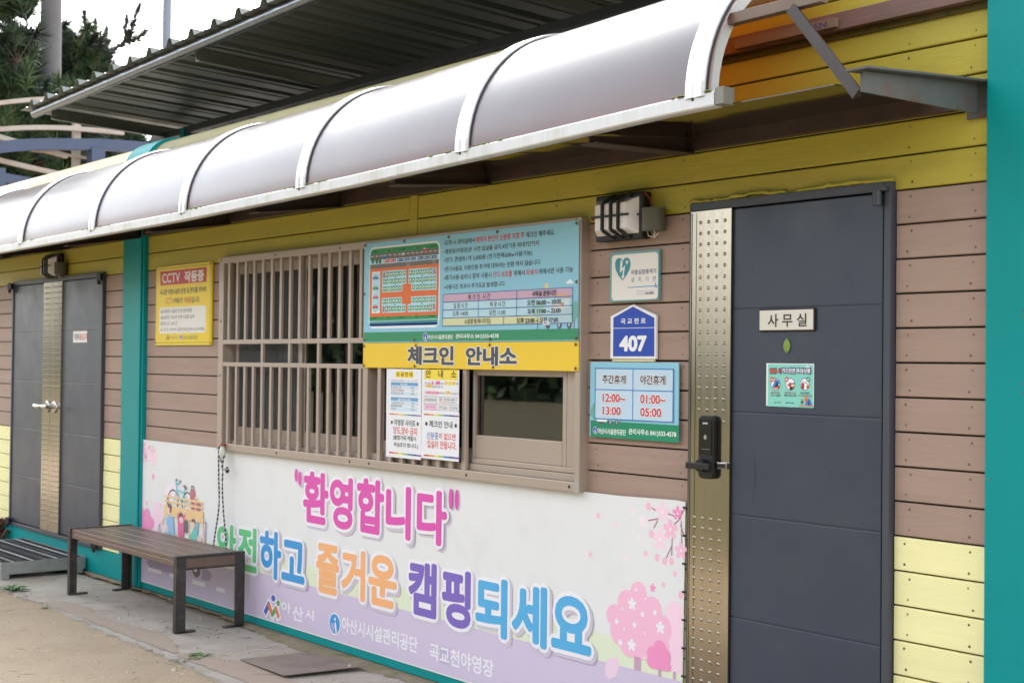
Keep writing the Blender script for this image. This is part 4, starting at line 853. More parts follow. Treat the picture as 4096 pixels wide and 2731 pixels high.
  ('T', 'roofred', '가스기기에서 분리 보관', 3.4967, 1.5342, 3.5631, 1.5435, 0.01),
  ('T', 'ink', '국립공원공단', 3.3926, 1.5077, 3.4134, 1.5121, 0.01),
  ('T', 'ink', '한국가스안전공사', 3.4455, 1.507, 3.4783, 1.5129, 0.01),
  ('P','blue3',[(3.3785,1.5084),(3.3846,1.5119),(3.3911,1.5087),(3.3854,1.5052)]),
  ('E','navy2',3.4402,1.5096,0.0032,0.003),
  ('P','mtree',[(3.5081,1.5094),(3.5167,1.5287),(3.5262,1.5099)]),
  ('R','trunkc',3.5152,1.5014,3.5186,1.5097),
  ('E','vano',3.5358,1.5238,0.0083,0.0114),
  ('P','blue3',[(3.5291,1.5018),(3.5495,1.5328),(3.5669,1.5043)]),
  ('P','navy2',[(3.5446,1.5023),(3.5496,1.5255),(3.5549,1.5026)]),
  ('R','vanbr',3.503,1.4989,3.5711,1.5037),
 ],
 'banner': [
  ('BANDS',),
  ('E','bpink3',2.842,0.6039,0.0563,0.0621),
  ('E','bpink3',2.8507,0.4915,0.0433,0.1135),
  ('R','bpink3',2.8085,0.3702,2.8898,0.5493),
  ('R','btrunk',2.8367,0.3416,2.8537,0.3742),
  ('E','bpink2',2.6238,0.657,0.0535,0.0628),
  ('E','bpink2',2.5543,0.6152,0.0607,0.0591),
  ('E','bpink2',2.4918,0.5522,0.0711,0.0514),
  ('E','bpink2',2.5245,0.4922,0.0782,0.0701),
  ('E','bpink2',2.7084,0.6105,0.0598,0.0579),
  ('E','bpink2',2.7618,0.5398,0.0648,0.0626),
  ('E','bpink2',2.7329,0.4722,0.0814,0.0629),
  ('E','bpink2',2.6489,0.5117,0.15,0.106),
  ('E','bpink2',2.5725,0.4407,0.0619,0.0535),
  ('E','bpink2',2.6498,0.4481,0.0682,0.0583),
  ('R','btrunk',2.6035,0.3417,2.6428,0.3981),
  ('E','bpink1',2.7592,0.4608,0.037,0.0303),
  ('E','bpink1',2.7184,0.4278,0.0374,0.0315),
  ('E','bpink1',2.7856,0.4287,0.0382,0.0364),
  ('E','bpink1',2.7526,0.3969,0.0591,0.0314),
  ('E','bpink1',2.7189,0.3911,0.0374,0.0262),
  ('E','bpink1',2.7935,0.3884,0.033,0.0208),
  ('R','btrunk',2.7519,0.3403,2.7663,0.3706),
  ('F','bwhite',2.5871,0.6188,0.0279,None),
  ('F','bwhite',2.6517,0.5838,0.0138,None),
  ('F','bwhite',2.4906,0.5287,0.0143,None),
  ('F','bwhite',2.6023,0.5311,0.014,None),
  ('F','bwhite',2.7603,0.5437,0.0281,None),
  ('F','bwhite',2.5149,0.4421,0.0158,None),
  ('F','bwhite',2.5865,0.442,0.0279,None),
  ('F','bwhite',2.7273,0.6028,0.0135,None),
  ('F','bwhite',2.6095,0.6828,0.0077,None),
  ('F','bwhite',2.6684,0.6535,0.0068,None),
  ('F','bwhite',2.5247,0.5894,0.0071,None),
  ('F','bwhite',2.5378,0.5035,0.0071,None),
  ('F','bwhite',2.6666,0.5065,0.0068,None),
  ('F','bwhite',2.6657,0.403,0.0076,None),
  ('F','bpink2b',2.716,0.4432,0.0082,None),
  ('F','bpink2b',2.7592,0.4582,0.0082,None),
  ('F','bpink2b',2.7227,0.3944,0.0082,None),
  ('F','bpink2b',2.8079,0.4117,0.0081,None),
  ('F','bpink2b',2.7661,0.3862,0.0082,None),
  ('F','bpink3',2.7664,1.0301,0.0443,'bwhite'),
  ('F','bpink1',2.8546,1.0328,0.0325,'bwhite'),
  ('F','bpink3',2.7531,0.9133,0.0518,'bwhite'),
  ('F','bpink2',2.8132,0.9613,0.0452,'bwhite'),
  ('F','bpink2',2.8747,0.8796,0.0373,'bwhite'),
  ('F','bpink1',2.7109,0.7032,0.0195,None),
  ('F','bpink2',2.3612,0.9787,0.0148,None),
  ('F','bpink2',2.3124,0.8004,0.015,None),
  ('F','bpink2',2.6657,0.8447,0.0145,None),
  ('F','bpink3',2.4797,0.9444,0.0136,None),
  ('F','bpink2',2.7757,0.7258,0.0133,None),
  ('F','bpink2',2.8433,0.7803,0.0146,None),
  ('F','bpink4',2.5452,0.809,0.0141,None),
  ('F','bpink4',2.6462,0.982,0.0305,None),
  ('F','bpink4',2.5862,1.0138,0.0186,None),
  ('E','bpink2',2.6797,1.0472,0.0152,0.0169),
  ('E','bpink2',2.7002,0.9316,0.0151,0.0169),
  ('E','bpink2',2.7818,0.8249,0.0147,0.0167),
  ('E','bpink2',2.8222,0.8296,0.0146,0.0166),
  ('E','bpink2',2.7354,0.8352,0.015,0.0168),
  ('E','bpink2',2.8771,0.6968,0.0143,0.0164),
  ('E','bpink4',2.6264,0.9091,0.0154,0.017),
  ('L','bbranch',[(2.9011,1.0653),(2.8586,1.0021),(2.837,0.9871)],0.006),
  ('L','bbranch',[(2.8767,1.0012),(2.88,0.9138)],0.006),
  ('L','bbranch',[(2.8733,0.9854),(2.8955,0.9386)],0.006),
  ('L','bbranch',[(2.8247,0.9235),(2.8226,0.8557)],0.006),
  ('L','bbranch',[(2.8221,0.892),(2.7912,0.8416)],0.006),
  ('L','bbranch',[(2.7392,0.9987),(2.6805,0.9868)],0.006),
  ('L','bbranch',[(2.7371,0.9906),(2.715,0.9595)],0.006),
  ('L','bbranch',[(2.7215,1.0339),(2.7025,1.0418)],0.006),
  ('L','bbranch',[(2.7998,1.0263),(2.8329,1.0204)],0.006),
  ('P','bpetal',[(2.4303,0.3574),(2.4944,0.3749),(2.5084,0.3438),(2.4876,0.2914),(2.4357,0.2656),(2.4355,0.2792),(2.4153,0.2772),(2.4186,0.3226)]),
  ('F','bpink1',-2.4862,0.9926,0.0598,None),
  ('F','bpink2',-2.5102,0.9599,0.0568,None),
  ('F','bpink3',-2.4538,1.0187,0.043,None),
  ('F','bpink2',-2.3375,0.994,0.0488,None),
  ('F','bpink3',-2.3193,0.9436,0.055,None),
  ('F','bpink3',-2.3855,0.9603,0.0491,None),
  ('F','bpink1',-2.328,0.8208,0.026,None),
  ('F','bpink4',-2.4806,0.84,0.0233,None),
  ('F','bpink1',-2.1951,0.6251,0.0223,None),
  ('F','bpink1',-2.4313,0.6288,0.0165,None),
  ('F','bpink3',-2.3578,0.6488,0.0228,None),
  ('F','bpink4',-1.9334,0.5248,0.0214,None),
  ('F','bpink4',-1.5399,0.5094,0.02,None),
  ('L','bbranch',[(-2.4687,0.9693),(-2.4337,0.9228)],0.006),
  ('L','bbranch',[(-2.4204,1.0136),(-2.3799,1.033)],0.006),
  ('E','bpink4',-1.9868,0.7366,0.0918,0.0733),
  ('E','bpink4',-2.0641,0.7238,0.0775,0.0536),
  ('E','bpink3',-2.2414,0.5734,0.0766,0.0781),
  ('E','bpink3',-2.2224,0.4934,0.0794,0.0611),
  ('E','bpink3',-2.5241,0.6523,0.0468,0.0904),
  ('E','bpink1',-2.4197,0.5365,0.0624,0.0551),
  ('E','bpink1',-2.4848,0.4958,0.0697,0.0554),
  ('E','bpink1',-2.3686,0.493,0.0732,0.0446),
  ('E','bpink1',-2.442,0.4652,0.1149,0.0345),
  ('E','bpink1',-2.5033,0.5427,0.0251,0.0486),
  ('O','bdark',-1.997,0.6723,0.082,0.01),
  ('O','bdark',-1.772,0.6715,0.082,0.01),
  ('L','bteal',[(-1.9416,0.7668),(-1.9845,0.67)],0.011),
  ('L','bteal',[(-1.9416,0.7668),(-1.8624,0.677)],0.011),
  ('L','bteal',[(-1.9415,0.7635),(-1.8195,0.7465)],0.011),
  ('L','bteal',[(-1.8195,0.7465),(-1.8624,0.677)],0.011),
  ('L','bteal',[(-1.8269,0.7426),(-1.772,0.6715)],0.011),
  ('L','bteal',[(-1.813,0.7767),(-1.8266,0.7361)],0.011),
  ('L','bteal',[(-1.9505,0.8027),(-1.9385,0.7637)],0.011),
  ('L','bteal',[(-1.959,0.8254),(-1.9397,0.8002),(-1.8973,0.81),(-1.8824,0.821)],0.011),
  ('E','bdark',-1.9361,0.8291,0.0137,0.0059),
  ('E','bdark',-1.8794,0.8219,0.0136,0.0059),
  ('P','bdark',[(-1.8407,0.7956),(-1.8063,0.8022),(-1.7803,0.7857),(-1.7932,0.7683),(-1.8132,0.7832)]),
  ('Q','bcase',-1.7266,0.646,-1.6561,0.7835,0.02),
  ('L','bdark',[(-1.7089,0.7814),(-1.7096,0.8009),(-1.6757,0.8015),(-1.675,0.7807)],0.008),
  ('Q','bcase',-1.6822,0.6402,-1.5751,0.7078,0.02),
  ('L','bwood',[(-1.6548,0.7011),(-1.6527,0.7253),(-1.6192,0.7268),(-1.6141,0.7026)],0.012),
  ('P','bwood2',[(-2.1274,0.6444),(-1.5228,0.6448),(-1.5231,0.5664),(-2.1217,0.572)]),
  ('L','bwood',[(-2.1272,0.639),(-1.524,0.6382)],0.008),
  ('L','bwood',[(-2.1267,0.6236),(-1.5235,0.6229)],0.008),
  ('L','bwood',[(-2.1261,0.6081),(-1.523,0.6075)],0.008),
  ('L','bwood',[(-2.1256,0.5926),(-1.5225,0.5921)],0.008),
  ('L','bwood',[(-2.125,0.5771),(-1.522,0.5767)],0.008),
  ('L','bwood',[(-2.1184,0.7046),(-1.5319,0.705)],0.012),
  ('L','bwood',[(-2.1173,0.6723),(-1.5308,0.671)],0.012),
  ('L','bwood',[(-2.0948,0.7045),(-2.0897,0.6477)],0.012),
  ('L','bwood',[(-1.9395,0.7037),(-1.9345,0.6463)],0.012),
  ('L','bwood',[(-1.8257,0.7065),(-1.8206,0.6443)],0.012),
  ('L','bwood',[(-1.7138,0.7059),(-1.7089,0.6463)],0.012),
  ('L','bwood',[(-1.6404,0.7056),(-1.6356,0.6476)],0.012),
  ('L','bwood',[(-1.5534,0.7032),(-1.5486,0.6457)],0.012),
  ('L','bwood',[(-2.1214,0.564),(-2.1669,0.5056)],0.012),
  ('L','bwood',[(-1.7388,0.5665),(-1.7378,0.4489)],0.012),
  ('L','bwood',[(-1.5345,0.5633),(-1.5022,0.4479)],0.012),
  ('P','bblue',[(-2.0895,0.5534),(-2.0435,0.5812),(-1.9888,0.5695),(-1.9538,0.4496),(-2.1174,0.4497),(-2.0953,0.4923)]),
  ('E','skin',-2.057,0.6102,0.0342,0.0254),
  ('P','hairb',[(-2.074,0.649),(-2.0306,0.6581),(-2.0019,0.6351),(-2.0206,0.5933),(-2.044,0.5946),(-2.0373,0.6253),(-2.0686,0.6293)]),
  ('E','skin',-2.0792,0.4804,0.0219,0.0268),
  ('P','bpinkc',[(-1.9207,0.6024),(-1.9025,0.604),(-1.8855,0.5526),(-1.8432,0.5566),(-1.8177,0.6051),(-1.7924,0.6107),(-1.8089,0.5204),(-1.817,0.4485),(-1.9079,0.4497),(-1.9106,0.5303)]),
  ('E','skin',-1.9214,0.6222,0.0137,0.0185),
  ('E','skin',-1.8003,0.6231,0.0134,0.0184),
  ('E','hairb',-1.8624,0.5878,0.0361,0.025),
  ('E','skin',-1.8555,0.562,0.0301,0.0224),
  ('E','bdark2',-1.7851,0.526,0.0357,0.0458),
  ('P','bteal2',[(-1.7136,0.4775),(-1.6707,0.5144),(-1.6344,0.5245),(-1.6141,0.5718),(-1.5926,0.5771),(-1.6144,0.4456),(-1.7231,0.4504)]),
  ('E','skin',-1.6003,0.5925,0.0115,0.0168),
  ('E','skin',-1.6716,0.5436,0.0292,0.0233),
  ('P','hairb',[(-1.6977,0.5769),(-1.6658,0.5896),(-1.639,0.5759),(-1.6471,0.5557),(-1.6652,0.5702),(-1.6941,0.5577)]),
  ('E','skin',-1.5773,0.4625,0.0345,0.0231),
  ('L','bpurp',[(-1.4952,0.4518),(-1.4878,0.5775),(-1.5178,0.5778)],0.014),
  ('L','bgrey',[(-2.2209,0.4494),(-2.2175,0.4905),(-2.2017,0.4955),(-2.1936,0.4487)],0.012),
  ('E','bdark2',-2.1021,0.2358,0.0656,0.0302),
  ('E','bdark2',-1.6253,0.247,0.0606,0.0452),
  ('E','bwhite',-2.1057,0.2488,0.0251,0.0148),
  ('E','bwhite',-1.6374,0.2585,0.0261,0.0233),
  ('P','bpurp2',[(-2.4007,0.2417),(-2.2868,0.2617),(-1.9704,0.2581),(-1.9676,0.1785),(-2.3161,0.1693),(-2.4157,0.1986)]),
  ('P','bpurp2',[(-1.5256,0.2881),(-1.4397,0.2698),(-1.3964,0.237),(-1.4374,0.2),(-1.5514,0.1982)]),
  ('P','bwhite',[(-2.3901,0.1775),(-2.1714,0.1802),(-2.1736,0.1529),(-2.3942,0.1529)]),
  ('P','bwhite',[(-2.0328,0.1804),(-1.96,0.1808),(-1.9591,0.153),(-2.0365,0.1532)]),
  ('P','bwhite',[(-1.6817,0.1816),(-1.4936,0.1813),(-1.4927,0.1545),(-1.6837,0.1521)]),
  ('P','bwhite',[(-2.5997,0.1768),(-2.5152,0.1812),(-2.5228,0.1581),(-2.6023,0.1555)]),
  ('P','bwhite',[(-1.3301,0.18),(-1.2099,0.1808),(-1.2139,0.1525),(-1.3342,0.1514)]),
  ('B', 'magenta', '환', -0.2276, 0.707, 0.0594, 1.0065),
  ('B', 'magenta', '영', 0.0764, 0.7041, 0.3239, 0.9971),
  ('B', 'magenta', '합', 0.3657, 0.7094, 0.6404, 1.009),
  ('B', 'magenta', '니', 0.6632, 0.7111, 0.9012, 0.9931),
  ('B', 'magenta', '다', 0.9562, 0.7127, 1.2231, 0.994),
  ('E','bshadow',-0.3,0.9646,0.0262,0.0424),
  ('E','bshadow',-0.2508,0.9474,0.026,0.046),
  ('E','magenta',-0.3153,0.9711,0.0207,0.0397),
  ('E','magenta',-0.2659,0.9538,0.0205,0.0433),
  ('E','bshadow',1.2652,0.956,0.0219,0.0547),
  ('E','bshadow',1.3116,0.955,0.0216,0.0544),
  ('E','magenta',1.2542,0.9615,0.0177,0.0523),
  ('E','magenta',1.3006,0.9605,0.0176,0.0521),
  ('B', 'bgr', '안', -1.3272, 0.3326, -1.0621, 0.598),
  ('B', 'bgr', '전', -1.033, 0.3303, -0.7831, 0.6076),
  ('B', 'bbl', '하', -0.7453, 0.3228, -0.4765, 0.6131),
  ('B', 'bbl', '고', -0.4658, 0.3381, -0.1918, 0.5818),
  ('B', 'bor', '즐', -0.0669, 0.3193, 0.1839, 0.6033),
  ('B', 'bor', '거', 0.2106, 0.3271, 0.4602, 0.6058),
  ('B', 'bor', '운', 0.4951, 0.3289, 0.7713, 0.6063),
  ('B', 'bvi', '캠', 0.8803, 0.333, 1.1359, 0.6164),
  ('B', 'bvi', '핑', 1.183, 0.3201, 1.4293, 0.6123),
  ('B', 'bsk', '되', 1.4682, 0.3236, 1.723, 0.6099),
  ('B', 'bsk', '세', 1.758, 0.3267, 2.0207, 0.6124),
  ('B', 'bsk', '요', 2.0532, 0.3481, 2.3303, 0.5991),
  ('T', 'bwhite', '아', -0.4738, 0.1434, -0.3584, 0.2073, 0.012),
  ('T', 'bwhite', '산', -0.3393, 0.1146, -0.2132, 0.2018, 0.012),
  ('T', 'bwhite', '시', -0.1914, 0.1404, -0.0898, 0.2041, 0.012),
  ('L','bwhite',[(-0.6686,0.1095),(-0.626,0.1677),(-0.5804,0.1068),(-0.5309,0.1529),(-0.505,0.1038)],0.06),
  ('E','bwhite',-0.5716,0.2087,0.0375,0.0268),
  ('E','bwhite',-0.5103,0.1875,0.0315,0.0253),
  ('L','lnavy',[(-0.6686,0.1117),(-0.6259,0.1642)],0.035),
  ('L','lor',[(-0.6228,0.1575),(-0.5834,0.1099)],0.035),
  ('L','lgr',[(-0.5776,0.1107),(-0.5381,0.1504)],0.03),
  ('L','lor',[(-0.5351,0.1487),(-0.5052,0.1094)],0.03),
  ('E','lnavy',-0.5716,0.2087,0.026,0.0197),
  ('E','lgr',-0.5103,0.1875,0.0215,0.019),
  ('I','',0.1418,0.162,0.0628),
  ('T', 'bwhite', '아산시시설관리공단', 0.2181, 0.1322, 0.9686, 0.2177, 0.018),
  ('P','bpurp3',[(1.1697,0.2048),(1.2569,0.2071),(1.2519,0.1179),(1.1659,0.119)]),
  ('T', 'bwhite', '곡교천야영장', 1.0768, 0.1215, 1.6165, 0.2096, 0.03),
 ],
 'fee': [
  ('Q','hyel',0.8063,1.5685,0.9718,1.6009,0.002),
  ('T', 'ink', '요 금 안 내', 0.8158, 1.574, 0.9607, 1.5981, 0.015),
  ('T', 'ink', '예약방법, 네이버 - 아산곡교천야영장', 0.7634, 1.5474, 0.8829, 1.5558, 0),
  ('T', 'blue2', 'bookingcampingsite', 0.8887, 1.5496, 0.9746, 1.5552, 0),
  ('T', 'ink', '- 예약하기', 0.9785, 1.55, 1.0134, 1.5559, 0),
  ('R','pblue',0.762,1.5238,1.0155,1.5428),
  ('T', 'white', '야영장 사용료', 0.8503, 1.5276, 0.919, 1.539, 0.01),
  ('R','pblue',0.7638,1.4416,1.0172,1.4644),
  ('T', 'white', '사용시간 초과 시 (요금)', 0.8282, 1.4456, 0.9507, 1.4606, 0.01),
  ('R','ppale',0.7623,1.5066,1.0159,1.5266),
  ('R','ppale',0.7631,1.4728,1.0166,1.4937),
  ('R','ppale',0.7642,1.4245,1.0176,1.4467),
  ('R','ppale',0.7649,1.3923,1.0182,1.4153),
  ('T', 'ink', '평 일 (일 - 목)', 0.7642, 1.5088, 0.8599, 1.5225, 0.008),
  ('T', 'ink', '20,000', 0.9496, 1.5116, 0.9828, 1.5207, 0.008),
  ('T', 'red', '주 말 (금, 토, 공휴일전일)', 0.7646, 1.4927, 0.8858, 1.5071, 0.008),
  ('T', 'ink', '25,000', 0.9499, 1.4958, 0.9831, 1.5045, 0.008),
  ('T', 'ink', '파고라 (A1, B7, C7, D14)', 0.765, 1.4755, 0.8815, 1.4911, 0.008),
  ('T', 'ink', '10,000', 0.9502, 1.4795, 0.9835, 1.4882, 0.008),
  ('T', 'ink', '~ 2시간 까지', 0.7709, 1.4284, 0.8331, 1.4409, 0.008),
  ('T', 'red', '(14시 입실)', 0.8363, 1.4293, 0.8854, 1.4413, 0.008),
  ('T', 'ink', '20%', 0.9587, 1.4318, 0.9808, 1.4404, 0.008),
  ('T', 'ink', '2시간 초과 4시간 까지', 0.7645, 1.4121, 0.8687, 1.426, 0.008),
  ('T', 'ink', '40%', 0.9591, 1.4155, 0.9812, 1.4241, 0.008),
  ('T', 'ink', '4시간 초과', 0.7648, 1.396, 0.8147, 1.4083, 0.008),
  ('T', 'ink', '1박 요금', 0.9492, 1.3968, 0.9889, 1.4086, 0.008),
 ],
 'guide': [
  ('R','hyel',1.0708,1.562,1.3635,1.6135),
  ('T', 'ink', '안    내    소', 1.0842, 1.5716, 1.3507, 1.6108, 0.015),
  ('R','hpink',1.1363,1.5362,1.1511,1.553),
  ('R','hpink',1.1764,1.537,1.2114,1.555),
  ('R','hyel2',1.2521,1.5363,1.3416,1.5552),
  ('R','hyel2',1.0935,1.5198,1.1381,1.5373),
  ('R','hpink2',1.0833,1.4874,1.2054,1.5027),
  ('R','hyel2',1.2609,1.4897,1.2952,1.5072),
  ('T', 'grey', '· 화기 사용 -', 1.0714, 1.536, 1.1334, 1.5485, 0.008),
  ('T', 'red', '숯', 1.1372, 1.5373, 1.1512, 1.5519, 0.008),
  ('T', 'grey', '이나', 1.1532, 1.5386, 1.1744, 1.5493, 0.008),
  ('T', 'red', '장작', 1.1781, 1.539, 1.2096, 1.554, 0.008),
  ('T', 'grey', '사용시', 1.2144, 1.5377, 1.2483, 1.5495, 0.008),
  ('T', 'vano', '잔디 보호를', 1.2538, 1.5374, 1.3416, 1.5552, 0.008),
  ('T', 'grey', '위해', 1.3453, 1.5386, 1.369, 1.5501, 0.008),
  ('T', 'grey', '서', 1.0798, 1.5232, 1.0905, 1.5322, 0.008),
  ('T', 'vano', '파쇄석', 1.0944, 1.5209, 1.1372, 1.5367, 0.008),
  ('T', 'grey', '위에서만 사용 가능', 1.142, 1.5193, 1.2364, 1.533, 0.008),
  ('T', 'red', '· 전기사용료 추가사용료에', 1.0724, 1.4882, 1.2054, 1.5027, 0.008),
  ('T', 'grey', '대하여는', 1.2101, 1.4884, 1.258, 1.5008, 0.008),
  ('T', 'vano', '반환', 1.2618, 1.4897, 1.2952, 1.5067, 0.008),
  ('T', 'grey', '하지 않습니다.', 1.2999, 1.4886, 1.3733, 1.5015, 0.008),
  ('T', 'ink', '농협 : 301-0341-4603-11', 1.2046, 1.4555, 1.3569, 1.4739, 0.008),
  ('T', 'vano', '1일 3,000원', 1.2049, 1.4422, 1.2711, 1.4554, 0.008),
  ('T', 'ink', '(아산시시설관리공단)', 1.2766, 1.4423, 1.3573, 1.4527, 0.008),
  ('T', 'ink', '오후 23:00 ~ 오전 07:00', 1.202, 1.4129, 1.3628, 1.4318, 0.008),
  ('R','ppale2',1.0753,1.4348,1.182,1.479),
  ('R','hpink3',1.0759,1.4073,1.1828,1.4395),
  ('T', 'ink', '전기사용료(콘센트1개)', 1.0796, 1.4479, 1.1796, 1.4661, 0),
  ('T', 'roofred', '매 너 타 임', 1.0939, 1.4141, 1.1662, 1.4308, 0.008),
  ('L','greyl',[(1.0726,1.4768),(1.3789,1.4755)],0.0018),
  ('L','greyl',[(1.0735,1.4373),(1.3797,1.4373)],0.0018),
  ('L','greyl',[(1.0741,1.4072),(1.3785,1.4096)],0.0018),
  ('L','greyl',[(1.0726,1.4768),(1.0741,1.4072)],0.0018),
  ('L','greyl',[(1.3789,1.4755),(1.3785,1.4096)],0.0018),
  ('L','greyl',[(1.183,1.4765),(1.1844,1.4088)],0.0018),
 ],
 'site': [
  ('P','rb1',[(0.7523,1.3709),(0.7963,1.3709),(0.7962,1.3768),(0.7522,1.3768)]),
  ('P','rb2',[(0.7963,1.3709),(0.8399,1.371),(0.8397,1.3768),(0.7962,1.3768)]),
  ('P','rb3',[(0.8399,1.371),(0.883,1.371),(0.8829,1.3768),(0.8397,1.3768)]),
  ('P','rb4',[(0.883,1.371),(0.9258,1.371),(0.9256,1.3768),(0.8829,1.3768)]),
  ('P','rb5',[(0.9258,1.371),(0.9681,1.371),(0.968,1.3768),(0.9256,1.3768)]),
  ('P','rb6',[(0.9681,1.371),(1.0101,1.3711),(1.01,1.3768),(0.968,1.3768)]),
  ('P','rb7',[(1.0101,1.3711),(1.0518,1.3711),(1.0516,1.3768),(1.01,1.3768)]),
  ('P','rb1',[(0.7531,1.1657),(0.7973,1.1655),(0.7972,1.173),(0.7529,1.1732)]),
  ('P','rb2',[(0.7973,1.1655),(0.8411,1.1653),(0.841,1.1727),(0.7972,1.173)]),
  ('P','rb3',[(0.8411,1.1653),(0.8846,1.165),(0.8844,1.1724),(0.841,1.1727)]),
  ('P','rb4',[(0.8846,1.165),(0.9276,1.1648),(0.9274,1.1722),(0.8844,1.1724)]),
  ('P','rb5',[(0.9276,1.1648),(0.9702,1.1646),(0.9701,1.1719),(0.9274,1.1722)]),
  ('P','rb6',[(0.9702,1.1646),(1.0125,1.1644),(1.0123,1.1717),(0.9701,1.1719)]),
  ('P','rb7',[(1.0125,1.1644),(1.0543,1.1642),(1.0542,1.1714),(1.0123,1.1717)]),
  ('T', 'ink', '※ 야영장 사이트 ※', 0.7672, 1.3145, 1.0285, 1.3483, 0.015),
  ('T', 'rred2', '양도,양수 금지', 0.7905, 1.2673, 1.0128, 1.309, 0.015),
  ('T', 'ink', '(불법거래 적발시', 0.7903, 1.2352, 1.0045, 1.2647, 0.015),
  ('T', 'ink', '퇴실조치 합니다.)', 0.7988, 1.1993, 1.0237, 1.227, 0.015),
 ],
 'checkin': [
  ('P','rb1',[(1.0716,1.3796),(1.117,1.3798),(1.1169,1.3865),(1.0715,1.3864)]),
  ('P','rb2',[(1.117,1.3798),(1.162,1.3799),(1.1619,1.3866),(1.1169,1.3865)]),
  ('P','rb3',[(1.162,1.3799),(1.2066,1.38),(1.2064,1.3867),(1.1619,1.3866)]),
  ('P','rb4',[(1.2066,1.38),(1.2507,1.3802),(1.2505,1.3868),(1.2064,1.3867)]),
  ('P','rb5',[(1.2507,1.3802),(1.2944,1.3803),(1.2942,1.3869),(1.2505,1.3868)]),
  ('P','rb6',[(1.2944,1.3803),(1.3376,1.3805),(1.3375,1.387),(1.2942,1.3869)]),
  ('P','rb7',[(1.3376,1.3805),(1.3805,1.3806),(1.3803,1.3871),(1.3375,1.387)]),
  ('P','rb1',[(1.076,1.1691),(1.1214,1.1695),(1.1213,1.1773),(1.0759,1.1768)]),
  ('P','rb2',[(1.1214,1.1695),(1.1664,1.17),(1.1662,1.1777),(1.1213,1.1773)]),
  ('P','rb3',[(1.1664,1.17),(1.2109,1.1704),(1.2107,1.1781),(1.1662,1.1777)]),
  ('P','rb4',[(1.2109,1.1704),(1.2549,1.1708),(1.2548,1.1785),(1.2107,1.1781)]),
  ('P','rb5',[(1.2549,1.1708),(1.2986,1.1713),(1.2984,1.1789),(1.2548,1.1785)]),
  ('P','rb6',[(1.2986,1.1713),(1.3418,1.1717),(1.3416,1.1792),(1.2984,1.1789)]),
  ('P','rb7',[(1.3418,1.1717),(1.3846,1.1721),(1.3844,1.1796),(1.3416,1.1792)]),
  ('T', 'ink', '※ 체크인 안내 ※', 1.0837, 1.3194, 1.364, 1.3544, 0.015),
  ('T', 'pblue2', '신분증', 1.1004, 1.2579, 1.204, 1.2953, 0.015),
  ('T', 'rred2', '이 없으면', 1.2083, 1.2597, 1.3515, 1.2944, 0.015),
  ('T', 'rred2', '입실이 안됩니다.', 1.1068, 1.2133, 1.3592, 1.2536, 0.015),
 ],
 'staff': [
  ('T', 'ink', '직원외', -3.8368, 1.7937, -3.7303, 1.8454, 0.02),
  ('T', 'red', '출입금지', -3.7212, 1.793, -3.5714, 1.8456, 0.03),
 ],
}

for w_ in (.0,.02): write_chars([c for k_ in ART for it in ART[k_] if it[0] in ('T','B','Y') and weight(.05 if it[0] in 'BY' else it[7])==w_ for c in it[2] if c!=' '],w_)

# ================================================================== GROUND
sand=mat('sand',(158,142,119),.95,var=.14,scale=2.2,bump=.5,bscale=140,dirt=(138,112,84),dirt_amt=.55,dscale=.8)
def ground_mat():
    m=sand; n=m.node_tree.nodes; l=m.node_tree.links; b=n['Principled BSDF']
    src=b.inputs['Base Color'].links[0].from_socket
    # fine grains
    tc=n.new('ShaderNodeTexCoord'); g=n.new('ShaderNodeTexNoise'); g.inputs['Scale'].default_value=170; g.inputs['Detail'].default_value=3
    l.new(tc.outputs['Object'],g.inputs['Vector'])
    mr=n.new('ShaderNodeMapRange'); mr.inputs['From Min'].default_value=.3; mr.inputs['From Max'].default_value=.7; mr.inputs['To Min'].default_value=.74; mr.inputs['To Max'].default_value=1.2
    l.new(g.outputs['Fac'],mr.inputs['Value'])
    mu=n.new('ShaderNodeVectorMath'); mu.operation='SCALE'; l.new(src,mu.inputs[0]); l.new(mr.outputs[0],mu.inputs['Scale'])
    # lawn of the camping field further out
    sp=n.new('ShaderNodeSeparateXYZ'); l.new(tc.outputs['Object'],sp.inputs[0])
    wn=n.new('ShaderNodeTexNoise'); wn.inputs['Scale'].default_value=.6; l.new(tc.outputs['Object'],wn.inputs['Vector'])
    ad=n.new('ShaderNodeMath'); ad.operation='MULTIPLY_ADD'; ad.inputs[1].default_value=3; l.new(wn.outputs['Fac'],ad.inputs[0]); l.new(sp.outputs['Y'],ad.inputs[2])
    m2=n.new('ShaderNodeMapRange'); m2.inputs['From Min'].default_value=-2.8; m2.inputs['From Max'].default_value=-3.8; l.new(ad.outputs[0],m2.inputs['Value'])
    mx=n.new('ShaderNodeMix'); mx.data_type='RGBA'; mx.inputs['B'].default_value=(.10,.085,.035,1)
    l.new(m2.outputs[0],mx.inputs['Factor']); l.new(mu.outputs[0],mx.inputs['A']); l.new(mx.outputs['Result'],b.inputs['Base Color'])
ground_mat()
g=MB(); g.poly([(-150,-150,-.015),(150,-150,-.015),(150,150,-.015),(-150,150,-.015)]); tag(g.build('ground',sand),kind='structure')

